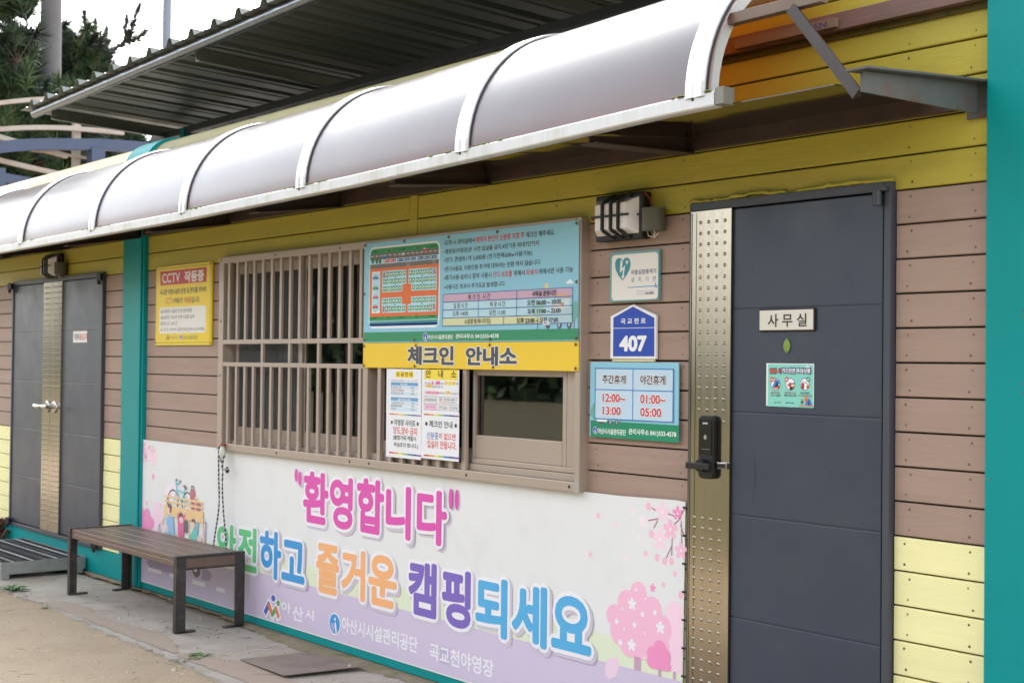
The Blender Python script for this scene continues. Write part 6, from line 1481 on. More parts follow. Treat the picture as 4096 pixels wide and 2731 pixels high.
for i in range(9):
    x=2.9-1.372*i
    if x<-7: break
    ar=MB(); zt=lambda y: 2.594+sag(x)*(-y/.6)-.036*(-y/.6)
    ar.prism([(x-.004,-.035,2.525),(x-.004,-.035,2.592),(x-.004,-.57,zt(-.57)),(x-.004,-.57,zt(-.57)-.03)],(.008,0,0))
    ar.add([(x-.05,-.035,2.522),(x+.05,-.035,2.522),(x+.05,-.57,zt(-.57)-.034),(x-.05,-.57,zt(-.57)-.034),(x-.05,-.035,2.528),(x+.05,-.035,2.528),(x+.05,-.57,zt(-.57)-.028),(x-.05,-.57,zt(-.57)-.028)],[(0,3,2,1),(4,5,6,7),(0,1,5,4),(1,2,6,5),(2,3,7,6),(3,0,4,7)])
    ar.box(x-.052,x+.052,-.042,-.0345,2.52,2.593)
    ar.build('bracket',STB,awn)
x=4.262; ar=MB()
ar.prism([(x-.005,-.02,2.513),(x-.005,-.02,2.617),(x-.005,-.645,2.572),(x-.005,-.645,2.508)],(.01,0,0))
ar.prism([(x-.045,-.004,2.618),(x+.045,-.004,2.618),(x+.045,-.67,2.573),(x-.045,-.67,2.573)],(0,0,.007))
ar.box(x-.045,x+.045,-.012,-.0025,2.5,2.63); tag(ar.build('bracket',STG,awn),'weathered grey steel end bracket')
b=MB(); b.obox((4.21,-.60,2.515),(3.85,-.512,2.885),.04,.008,(0,1,0)); b.obox((4.192,-.58,2.515),(3.832,-.492,2.885),.008,.04,(0,1,0)); b.build('strut',mat('dark_brown_angle',(46,36,34),.6,.1,var=.15,scale=10,dirt=(70,46,38),dirt_amt=.5,dscale=6),awn)
settle(awn)
CARD=mat('printed_wrapping',(126,104,84),.8,var=.1,scale=5)
wr=thing('wrapped_slat','brown printed wrapping strip left under the awning on the upper steel channel','strip',(3.45,-.06,2.9))
b=MB(); b.box(3.2,3.7,-.072,-.052,2.905,2.94); b.build('strip_body',CARD,wr,.001)
art_layers([('T','navy','SN',3.60,2.91,3.66,2.932,.03)],wr,-.0722); settle(wr)

# ================================================================== SIGNS ON THE WALL
def board(name,label,cat,x0,x1,z0,z1,yf,th,m,art,edge=None,extra=None):
    t=thing(name,label,cat,((x0+x1)/2,-yf+th,z0)); b=MB(); b.box(x0,x1,-yf,-yf+th,z0,z1); b.build('panel',m,t,.0012)
    if art: art_layers(ART[art],t,-yf)
    if extra: extra(t)
    settle(t); return t
def screws(pts,y,r=.008):
    def f(t):
        for x,z in pts:
            s=MB(); s.dome((x,-y-.004,z),r,.004); s.build('screw',mat('brass_screw',(120,100,66),.4,.6),t)
    return f
SKY=mat('sign_sky_blue',(142,200,222),.35,spec=.45); SYEL=mat('sign_yellow',(240,202,52),.35,spec=.45); 
board('notice_board','large sky-blue check-in notice board with campsite map and timetable over the window','sign',.468,2.256,1.7535,2.297,.056,.005,SKY,'board',extra=screws([(.48,2.285),(.86,2.287),(1.26,2.284),(1.66,2.283),(2.243,2.283),(.478,2.02),(2.246,2.02),(.478,1.77),(.96,1.765),(1.61,1.765),(2.246,1.765)],.056))
board('name_sign','long yellow check-in office sign with large grey letters below the blue board','sign',.466,2.262,1.6175,1.7515,.056,.005,SYEL,'yboard',extra=screws([(.48,1.735),(.98,1.738),(1.61,1.738),(2.246,1.738),(.48,1.63),(.97,1.63),(1.64,1.63),(2.246,1.63)],.056))
CY=mat('sign_pale_yellow',(238,206,24),.32,spec=.5)
board('warning_sign','yellow framed metal camera warning sign with red heading beside the barred window','sign',-2.33,-1.46,1.748,2.3,.017,.014,CY,'cctv')
board('rest_hours_sign','sky-blue rest hours sign with red times and a green bottom strip left of the door','sign',2.301,2.856,1.328,1.66,.019,.006,SKY,'rest')
board('defibrillator_sign','worn cream defibrillator sign with teal heart and peeling teal edge','sign',2.422,2.73,1.924,2.142,.017,.014,mat('faded_teal_edge',(110,164,170),.5,var=.15,scale=20,dirt=(150,130,104),dirt_amt=.8,dscale=12),'aed')
hn=thing('house_number_plate','blue house-shaped number plate 407 with white rim on the brown planks','plate',(2.575,-.01,1.672))
b=MB(); b.prism([(2.432,-.02,1.674),(2.718,-.02,1.674),(2.717,-.02,1.862),(2.574,-.02,1.911),(2.431,-.02,1.862)],(0,.016,0)); b.build('panel',mat('plate_white',(236,236,236),.35,spec=.5),hn,.004)
b=MB(); b.box(2.44,2.705,-.014,-.003,1.662,1.6735); b.build('bottom_strip',mat('cream_foam',(222,206,160),.8,var=.15,scale=30),hn,.002)
art_layers(ART['plate'],hn,-.02); settle(hn)
np_=thing('door_nameplate','pale brushed metal office nameplate with black rim on the grey door','plate',(3.44,-.02,1.785))
b=MB(); b.box(3.3035,3.58,-.029,-.0202,1.784,1.872); b.build('rim',BLK,np_,.003)
b=MB(); b.box(3.309,3.5745,-.0325,-.0292,1.7895,1.8665); b.build('panel',mat('pale_metal_plate',(214,208,196),.3,.4,var=.05,scale=6),np_,.001)
art_layers(ART['name'],np_,-.0325); settle(np_)
board('safety_poster','small turquoise gas safety poster with three round pictures on the grey door','poster',3.337,3.572,1.496,1.661,.0225,.002,mat('poster_white',(240,240,240),.4),'gas')
board('staff_sticker','small white staff-only sticker with black and red letters on the double door','sticker',-3.862,-3.574,1.775,1.865,.0215,.001,mat('sticker_white',(232,228,226),.4),'staff')
lb=thing('leaf_badge','small green leaf-shaped badge with dark dots below the office nameplate','badge',(3.4405,-.02,1.699))
pts=[]
for i in range(13): t=i/12; pts.append((3.4405+.0165*math.sin(math.pi*t)**.8,-.026,1.699+.0585*t))
for i in range(1,12): t=1-i/12; pts.append((3.4405-.0165*math.sin(math.pi*t)**.8,-.026,1.699+.0585*t))
b=MB(); b.prism(pts,(0,.0055,0)); b.build('leaf_body',mat('leaf_badge_green',(126,158,62),.45,var=.08,scale=60),lb,.002)
art_layers([('E','mdark',3.4405,1.747,.0012,.0014)]+[('E','mdark',3.4405+dx,1.699+dz,.0012,.0014) for dx,dz in ((-.009,.03),(0,.03),(.009,.03),(-.008,.022),(.009,.023),(0,.016))]+[('P','mdark',[(3.4385,1.7115),(3.4435,1.7115),(3.441,1.7025)])],lb,-.0262); settle(lb)

# banner
BANM=mat('vinyl_banner',(229,229,228),.5,var=.02,scale=1.5,bump=.25,bscale=2.2,spec=.3,dirt=(206,202,198),dirt_amt=.35,dscale=2.6)
bn=thing('welcome_banner','long white welcome banner with big coloured letters and cherry trees under the window','banner',(.2,-.012,.06))
b=MB(); top=[(-2.548,1.074),(-1.2,1.078),(.4,1.077),(1.6,1.076),(2.5,1.077),(2.85,1.087),(2.899,1.083)]; bot=[(2.89,.062),(.0,.062),(-2.55,.062),(-2.64,.068)]
fr_=[(x,-.0165,z) for x,z in bot[::-1]]+[(2.892,-.0165,.35),(2.897,-.0165,.8)]+[(x,-.0165,z) for x,z in top[::-1]]+[(-2.56,-.0165,.7),(-2.58,-.0165,.3)]
b.prism(fr_,(0,.0012,0)); b.build('sheet',BANM,bn)
tb=MB()
for k in range(9):
    z=1.06-.116*k; tb.box(2.885,2.912,-.0185,-.0162,z-.004,z+.004)
tb.build('tie',BLK,bn)
items=[]
for it in ART['banner']:
    if it[0]=='BANDS':
        items+=[('P','bandgreen',[(-2.56,.3405),(2.888,.3405),(2.892,.4575),(1.9,.463),(.6,.455),(-.8,.46),(-2.575,.455)]),('P','bandpurple',[(-2.634,.07),(2.887,.07),(2.89,.3405),(-2.585,.3405)])]
    else: items.append(it)
art_layers(items,bn,-.0166,.00022); settle(bn)

# paper notices taped to the window bars
PAP=mat('paper_sheet',(236,236,240),.35,var=.03,scale=3,bump=.12,bscale=6,spec=.5)
for nm,lab,x0,x1,z0,z1,y,art in (('paper_notice','laminated fee list with blue table rows taped to the bars, upper left sheet',.719,1.045,1.378,1.613,.0665,'fee'),('paper_notice','laminated information sheet with highlighted lines, upper right of the four papers',1.049,1.374,1.399,1.613,.0665,'guide'),
    ('paper_notice','white paper with rainbow stripes and brackets about transfers, lower left sheet',.722,1.05,1.146,1.386,.0675,'site'),('paper_notice','white paper with rainbow stripes about check-in and identity cards, lower right sheet',1.052,1.38,1.157,1.4,.0675,'checkin')):
    board(nm,lab,'paper',x0,x1,z0,z1,y,.0008,PAP,art)['group']='papers taped to the window bars'

# ================================================================== WALL LIGHTS
LENS=mat('opal_lens',(240,232,232),.35,spec=.5,var=.05,scale=8)
CONDM=mat('conduit_grey',(86,86,70),.55,var=.1,scale=10)
wl=thing('wall_light','black caged bulkhead lamp with grey conduit cap above the worn defibrillator sign','lamp',(2.51,0,2.19))
b=MB(); b.box(2.366,2.668,-.056,-.0015,2.19,2.392); b.build('housing',BLK,wl,.008)
b=MB(); B=[(2.378,2.214),(2.646,2.214),(2.646,2.371),(2.378,2.371)]; F=[(2.412,2.236),(2.612,2.236),(2.612,2.347),(2.412,2.347)]
b.add([(x,-.0562,z) for x,z in B]+[(x,-.1,z) for x,z in F],[(4,5,6,7),(0,1,5,4),(1,2,6,5),(2,3,7,6),(3,0,4,7)]); b.build('lens',LENS,wl,.003)
for xb in (2.466,2.52,2.567):
    c=MB(); c.obox((xb+.03,-.057,2.194),(xb,-.106,2.233),.013,.012,(1,0,0)); c.obox((xb,-.106,2.232),(xb,-.106,2.351),.013,.012,(1,0,0)); c.obox((xb,-.106,2.35),(xb+.03,-.057,2.388),.013,.012,(1,0,0)); c.build('cage_bar',BLK,wl,.002)
c=MB(); c.box(2.352,2.69,-.0635,-.0575,2.289,2.297); c.box(2.395,2.63,-.108,-.1005,2.288,2.297); c.build('cage_bar',BLK,wl)
b=MB(); b.tube([(2.735,-.055,2.216),(2.735,-.055,2.312)],.05,18); b.build('conduit_cap',CONDM,wl,.004)
wi=MB(); wi.tube([(2.70,-.06,2.22),(2.715,-.065,2.195),(2.745,-.06,2.188),(2.765,-.055,2.205)],.0022,6); wi.tube([(2.755,-.07,2.218),(2.762,-.075,2.2),(2.752,-.07,2.192)],.002,6); wi.build('loose_wires',mat('cream_wire',(214,200,184),.5),wl)
wi=MB(); wi.tube([(2.672,-.05,2.385),(2.70,-.045,2.36),(2.715,-.04,2.318)],.004,6); wi.build('red_wire',mat('red_wire',(140,40,30),.5),wl)
settle(wl)
w2=copy_tree(wl); w2.location=(2.51-6.80,0,2.19+.105); w2['label']='black caged bulkhead lamp above the grey double doors'
for o in (wl,w2): o['group']='caged bulkhead wall lamps'

# ================================================================== ROPE
rp=thing('hanging_rope','black and white braided cord hanging from the window corner with a knot','rope',(-1.18,-.07,.46))
RM=bpy.data.materials.new('braided_cord'); RM.use_nodes=True; n=RM.node_tree.nodes; l=RM.node_tree.links
tcn=n.new('ShaderNodeTexCoord'); wv=n.new('ShaderNodeTexWave'); wv.bands_direction='Z'; wv.inputs['Scale'].default_value=11; wv.inputs['Distortion'].default_value=1.5; crr=n.new('ShaderNodeValToRGB'); crr.color_ramp.elements[0].position=.55; crr.color_ramp.elements[0].color=(.012,.012,.014,1); crr.color_ramp.elements[1].position=.75; crr.color_ramp.elements[1].color=(.4,.4,.4,1)
l.new(tcn.outputs['Object'],wv.inputs[0]); l.new(wv.outputs['Fac'],crr.inputs[0]); l.new(crr.outputs[0],n['Principled BSDF'].inputs['Base Color']); n['Principled BSDF'].inputs['Roughness'].default_value=.7
def smooth(P,n=6):
    out=[]; P=[Vector(p) for p in P]
    for i in range(len(P)-1):
        a=P[max(i-1,0)];b_=P[i];c=P[i+1];d=P[min(i+2,len(P)-1)]
        for k in range(n):
            t=k/n; out.append(.5*((2*b_)+(-a+c)*t+(2*a-5*b_+4*c-d)*t*t+(-a+3*b_-3*c+d)*t**3))
    return out+[P[-1]]
b=MB(); Y=-.07
b.tube(smooth([(-1.18,-.056,1.105),(-1.215,Y,1.085),(-1.212,Y,.887),(-1.206,Y,.70),(-1.234,-.09,.44),(-1.15,-.1,.36),(-1.059,-.09,.44),(-1.139,Y,.676),(-1.161,Y,.829),(-1.162,Y,.969),(-1.19,Y-.003,1.02),(-1.196,Y,1.06),(-1.17,-.06,1.09)]),.0052,8)
b.tube(smooth([(-1.162,Y-.004,.969),(-1.15,Y-.004,1.0),(-1.143,Y,1.05),(-1.16,-.06,1.09)]),.0052,8)
b.tube(smooth([(-1.165,Y-.006,.965),(-1.14,Y-.01,.958),(-1.10,Y,.952)]),.0052,8); b.build('cord',RM,rp)
b=MB()
for k in range(14):
    a=Vector((random.gauss(0,1),random.gauss(0,1),random.gauss(0,1))).normalized()*.016; b.tube(smooth([(-1.098+a.x,Y+a.y*.6,.952+a.z*1.2),(-1.098-a.z,Y+a.x*.6,.952+a.y*1.2),(-1.098-a.y,Y-a.z*.6,.952-a.x*1.2)],4),.0045,6)
b.build('knot',RM,rp)
b=MB(); b.tube([(-1.165,-.072,1.095),(-1.163,-.072,1.075),(-1.16,-.072,1.052),(-1.158,-.072,1.03),(-1.157,-.072,1.018)],[.012,.02,.024,.018,.006],12); b.build('glass_float',mat('pale_glass',(206,204,190),.12,spec=.7),rp)
b=MB(); b.tube([(-1.19,-.062,1.112),(-1.15,-.062,1.108)],.009,8); b.build('red_tie',mat('red_tape',(150,36,36),.6),rp); settle(rp)

# ================================================================== BENCH
BW=mat('bench_slat_brown',(104,82,72),.42,var=.12,scale=5,stretch=(.3,2,2),bump=.12,bscale=40,spec=.45,dirt=(128,104,84),dirt_amt=.35,dscale=2)
BF=mat('bench_frame_steel',(62,58,56),.42,.35,var=.15,scale=8,bump=.05,bscale=30,dirt=(110,104,98),dirt_amt=.5,dscale=14)
bench=thing('bench','low dark brown slatted bench with steel frame and legs beside the banner','bench',(-1.75,-.29,0))
X0,X1,YF,YB,ZS=-2.60,-.855,-.522,-.062,.466
for i in range(4):
    y0=YF+.008+i*(YB-YF-.012)/4; b=MB(); b.box(X0+.035,X1-.02,y0+.0045,y0+(YB-YF-.012)/4-.0045,ZS-.035,ZS-.006)
    if i==0: b.box(X0+.035,X1-.02,y0+.0022,y0+.014,ZS-.068,ZS-.034)
    b.build('seat_slat',BW,bench,.004)
for xe,xin in ((X0,1),(X1,-1)):
    b=MB(); b.box(min(xe,xe+xin*.04),max(xe,xe+xin*.04),YF,YB,ZS-.016,ZS); b.box(min(xe,xe+xin*.04),max(xe,xe+xin*.04),YF+.055,YB-.055,ZS-.088,ZS-.078); b.build('end_frame',BF,bench,.003)
    b=MB(); b.box(min(xe+xin*.006,xe+xin*.03),max(xe+xin*.006,xe+xin*.03),YF+.012,YB-.012,ZS-.078,ZS-.0165); b.build('end_panel',BW,bench,.002)
    for ye,s in ((YF,1),(YB,-1)):
        b=MB(); xa,xb=min(xe,xe+xin*.04),max(xe,xe+xin*.04)
        b.box(xa,xb,min(ye,ye+s*.012),max(ye,ye+s*.012),.001,ZS-.0165)              # flange
        xw=xe+xin*.012; b.box(min(xe,xw),max(xe,xw),min(ye+s*.0122,ye+s*.066),max(ye+s*.0122,ye+s*.066),.001,ZS-.0165)
        b.build('leg',BF,bench,.002)
        b=MB(); b.box(xa,xb,min(ye+s*.012,ye+s*.135),max(ye+s*.012,ye+s*.135),.0005,.013); b.build('foot',BF,bench,.003)
b=MB(); b.box(X0+.05,X1-.05,YF+.06,YF+.085,ZS-.062,ZS-.036); b.box(X0+.05,X1-.05,YB-.085,YB-.06,ZS-.062,ZS-.036); b.build('seat_rail',BF,bench); settle(bench)

# ================================================================== GALVANISED STEP
GAL=mat('galvanised',(156,158,156),.5,.5,var=.15,scale=14,bump=.05,bscale=30,dirt=(120,114,104),dirt_amt=.6,dscale=5)
GRT=mat('grating_dark',(84,86,88),.5,.5,var=.15,scale=10,dirt=(90,84,76),dirt_amt=.6,dscale=5)
stp=thing('metal_step','low galvanised grating step in front of the grey double doors','step',(-4.2,-.32,0))
sx0,sx1,sy0,sy1,sz=-4.86,-3.51,-.675,-.03,.127
for y0,y1 in ((sy0,-.338),(-.332,sy1)):
    b=MB(); 
    for k in range(5): yy=y0+.01+(y1-y0-.02)*k/4; b.box(sx0+.01,sx1-.01,yy-.0025,yy+.0025,sz-.028,sz-.002)
    b.box(sx0+.004,sx1-.004,y0+.004,y1-.004,sz-.022,sz-.018)
    for k in range(44): xx=sx0+.02+(sx1-sx0-.04)*k/43; b.box(xx-.002,xx+.002,y0+.006,y1-.006,sz-.0175,sz-.007)
    b.build('grating',GRT,stp)
    b=MB()
    for q_ in (.28,.72):
        yy=y0+(y1-y0)*q_
        for k in range(46):
            xx=sx0+.02+(sx1-sx0-.04)*k/45; b.add([(xx-.006,yy-.004,sz-.004),(xx+.006,yy-.004,sz-.004),(xx+.006,yy+.004,sz-.004),(xx-.006,yy+.004,sz-.004),(xx,yy,sz+.006)],[(0,1,4),(1,2,4),(2,3,4),(3,0,4)])
    b.build('serrated_bar',mat('bright_galvanised',(196,198,196),.35,.6,var=.1,scale=30),stp)
b=MB(); b.box(sx0,sx1,sy0,sy0+.006,.035,sz); b.box(sx0,sx1,sy1-.006,sy1,.035,sz); b.box(sx1-.006,sx1,sy0+.0062,sy1-.0062,.035,sz); b.box(sx0,sx0+.006,sy0+.0062,sy1-.0062,.035,sz); b.box(sx1-.05,sx1-.0062,-.338,-.332,sz-.04,sz); b.build('frame',GAL,stp,.001)
for xx in (sx0+.03,sx1-.03):
    for yy in (sy0+.03,sy1-.05): b=MB(); b.box(xx-.035,xx+.036,yy-.032,yy+.03,0.001,.09); b.build('foot',GAL,stp,.003)
settle(stp); stp.rotation_euler=(0,0,rad(0))

# ================================================================== THINGS ON THE GROUND
PLT=mat('rusty_plate',(126,112,104),.75,.1,var=.25,scale=5,bump=.15,bscale=40,dirt=(96,84,74),dirt_amt=.8,dscale=3)
cp=MB(); c=[(.035,-.557,.006),(.118,-.148,.012),(.645,-.136,.022),(.568,-.578,.016)]; cp.prism([c[0],c[3],c[2],c[1]],(0,0,.005)); tag(cp.build('cover_plate',PLT,bevel=.002),'loose rusty steel cover plate lying on the concrete below the banner','plate')
LEAFG=mat('weed_leaf',(74,112,48),.6,var=.25,scale=40); DRYL=mat('dry_leaf',(104,72,54),.8,var=.25,scale=30)
def weed(x,y,n,size,label,m=LEAFG,h=.5,z=-.014):
    b=MB()
    for k in range(n):
        a=random.uniform(0,2*math.pi); L=size*random.uniform(.5,1); w=L*random.uniform(.10,.18); hh=h*L*random.uniform(.3,1)
        d=Vector((math.cos(a),math.sin(a),0)); s_=Vector((-d.y,d.x,0)); o=Vector((x+random.gauss(0,size*.3),y+random.gauss(0,size*.12),z))
        p=[o,o+d*L*.45+s_*w+Vector((0,0,hh*.8)),o+d*L+Vector((0,0,hh*.6)),o+d*L*.45-s_*w+Vector((0,0,hh*.8)),o+d*L*.45+Vector((0,0,hh*.65))]
        b.add(p,[(0,4,1),(1,4,2),(0,3,4),(3,2,4)])
    return tag(b.build('weed',m),label,'weed',None)
weed(-3.0,-.75,46,.12,'spreading green weed at the pad edge near the metal step',h=.45,z=-.004)
weed(-2.22,-.80,14,.05,'tiny green weed tuft in the pad edge in front of the bench')
weed(-.20,-.69,16,.09,'flat green weed in the crack between old screed and sand',h=.25,z=.003)
weed(-.15,-.80,12,.07,'dark green weed sprig in the notch of the pad edge')
weed(-5.46,-.10,60,.2,'dry brown plant beside the left hinge of the double doors',DRYL,1.6,.01)
STN=mat('small_stone',(176,166,152),.9,var=.15,scale=30)
def stone(x,y,r,label,z=0):
    b=MB(); b.dome((0,0,0),r,r*.8,(0,0,1),8); b.v=[(x+p_[0]*random.uniform(.8,1.3),y+p_[1]*random.uniform(.7,1.1),z-.002+p_[2]*random.uniform(.8,1.1)) for p_ in b.v]
    return tag(b.build('stone',STN),label,'stone')
stone(-1.524,-.588,.016,'small pale stone on the concrete under the front of the bench'); stone(-1.233,-.172,.015,'small upright stone chip on the concrete near the wall behind the bench legs')
stone(-.008,-.921,.02,'pale flat stone on the sand beyond the pad edge',-.015); stone(-.108,-1.139,.013,'smallest pale pebble far out on the sand',-.015)
stone(.60,-.20,.012,'grey pebble lying on the corner of the rusty cover plate',.028)
lt=MB()
for k in range(700):
    x=random.uniform(-3.6,2.2); y=-abs(random.gauss(0,.45))-.02 if random.random()<.45 else random.uniform(-2.6,-.8); z=.0035 if y>-.8 else -.0145
    a=random.uniform(0,math.pi); L=random.uniform(.003,.008) if random.random()<.8 else random.uniform(.03,.07); w=.0015 if L>.02 else L*.5
    d=Vector((math.cos(a),math.sin(a),0)); s_=Vector((-d.y,d.x,0)); o=Vector((x,y,z))
    lt.use(random.choice((mat('litter_dark',(70,56,44),.9),mat('litter_pale',(196,184,164),.9),mat('litter_brown',(120,92,68),.9)))).add([o-d*L-s_*w,o+d*L-s_*w,o+d*L+s_*w,o-d*L+s_*w,o+Vector((0,0,w))],[(0,1,4),(1,2,4),(2,3,4),(3,0,4)])
tag(lt.build('ground_litter'),kind='stuff')

# ================================================================== SHED ROOF OVER THE OFFICE
ZIN=mat('galvanised_sheet',(128,132,124),.4,.4,var=.14,scale=3,stretch=(4,.3,1),rvar=.1)
PIPE=mat('galvanised_pipe',(128,132,136),.3,.8,var=.12,scale=6,rvar=.1)
rf=thing('shed_roof','dark corrugated metal shed roof with galvanised edge pipe above the office','roof',(0,1.2,3.25))
def zr(x,y): return (3.918+.0165*(x+5.66) if x<0 else 4.011+.003*x)-.045*(y-.3)
b=MB(); px_=[]; x=-5.86
while x<5.2:
    px_+=[(x,0),(x+.125,0),(x+.145,.011),(x+.165,0),(x+.225,0),(x+.258,.055),(x+.302,.055),(x+.335,0)]; x+=.361
v=[]
for y in (.22,2.2,4.6): v+=[(x,y,zr(x,y)+h) for x,h in px_]
k=len(px_); b.add(v,[(j*k+i,j*k+i+1,(j+1)*k+i+1,(j+1)*k+i) for j in range(2) for i in range(k-1)])
b.add([(p_[0],p_[1],p_[2]) for p_ in v]+[(p_[0],p_[1],p_[2]+.002) for p_ in v[:k]],[(i,i+1,3*k+i+1,3*k+i) for i in range(k-1)]); b.build('roof_sheet',ZIN,rf)
b=MB(); b.tube([(x,.30,zr(x,.3)-.041) for x in (-5.72,-2.5,0,2.5,5.2)],.038,16); b.build('edge_pipe',PIPE,rf)
for x in (-5.42,-2.50,.42,3.34):
    b=MB(); z0=lambda y: zr(x,y)-.07
    for (dx0,dx1,dz0,dz1) in ((0,.006,-.06,.04),(.006,.05,.034,.04),(.006,.05,-.06,-.054)):
        b.add([(x+dx0,.345,z0(.345)+dz0),(x+dx1,.345,z0(.345)+dz0),(x+dx1,.345,z0(.345)+dz1),(x+dx0,.345,z0(.345)+dz1),(x+dx0,4.5,z0(4.5)+dz0),(x+dx1,4.5,z0(4.5)+dz0),(x+dx1,4.5,z0(4.5)+dz1),(x+dx0,4.5,z0(4.5)+dz1)],[(0,1,2,3),(7,6,5,4),(0,4,5,1),(1,5,6,2),(2,6,7,3),(3,7,4,0)])
    b.build('purlin',ZIN,rf)
for x in (-5.0,4.6):
    for y in (1.45,4.3): b=MB(); b.box(x-.04,x+.04,y-.04,y+.04,3.252,zr(x,y)-.09); b.build('post',TEAL,rf)
b=MB(); b.box(-5.7,5.1,1.42,1.48,3.73,3.79); b.build('cross_beam',FRAME,rf)
settle(rf)

# ================================================================== PERGOLA, POLES
PBL=mat('pergola_blue_steel',(70,82,106),.5,.2,var=.12,scale=3); PTN=mat('pergola_tan_steel',(176,164,152),.5,.15,var=.12,scale=4,dirt=(150,110,84),dirt_amt=.4,dscale=3)
pg=thing('pergola','curved blue and tan steel pergola standing beyond the end of the office','pergola',(-9.6,2.5,0))
def arcb(name,P,w,h,m,xo=-9.5):
    b=MB(); S=smooth([(xo,*p_) for p_ in P],5)
    b.sweep(S,w,h)
    return b.build(name,m,pg)
arcb('arched_beam',[(.2,3.78),(1.238,4.10),(2.1,4.225),(3.0,4.28),(3.9,4.25)],.1,.135,PBL)
arcb('rail',[(.3,4.36),(1.23,4.63),(2.013,4.785),(2.8,4.83)],.06,.05,PTN,-9.62); arcb('rail',[(.3,4.10),(1.235,4.325),(1.983,4.43),(2.8,4.46)],.06,.055,PTN,-9.64)
arcb('rail',[(.6,4.38),(1.3,4.24),(2.1,4.1)],.06,.06,PTN,-9.66); arcb('rail',[(.5,4.12),(1.241,3.98),(2.086,3.87),(2.9,3.82)],.06,.055,PTN,-9.66); arcb('rail',[(1.3,4.15),(2.024,4.12),(2.272,4.11),(2.697,4.10),(3.4,4.08)],.06,.03,PTN,-9.68)
for y,z0,z1,w,m,xo in ((2.243,0,4.8,.085,PTN,-9.75),(2.395,0,4.2,.17,PBL,-9.5),(1.23,0,3.85,.1,PBL,-9.45)):
    b=MB(); b.box(xo-w/2,xo+w/2,y-w/2,y+w/2,0,z1); b.build('post',m,pg,.004)
arcb('low_beam',[(1.28,3.74),(1.73,3.70),(2.6,3.62)],.08,.11,PBL,-9.45); settle(pg)
CP=mat('concrete_pole',(112,110,113),.85,var=.12,scale=3,bump=.2,bscale=40,dirt=(92,90,88),dirt_amt=.5,dscale=1)
up_=MB(); N=24; zs=[0,3,6,9,12]; 
for i,(z0,z1) in enumerate(zip(zs,zs[1:])): up_.tube([(-12.5,2.91,z0),(-12.5,2.91,z1)],[.175-.0045*z0,.175-.0045*z1],24,cap=(i in (0,3)))
tag(up_.build('utility_pole',CP),'thick grey concrete utility pole rising among the pines','pole')
lp=MB(); lp.tube([(-18,7.15,0),(-18,7.15,11)],[.1,.085],16); tag(lp.build('lamp_pole',mat('galvanised_pole',(120,128,140),.5,.3,var=.06,scale=4)),'slim pale metal pole against the sky behind the shed roof','pole')

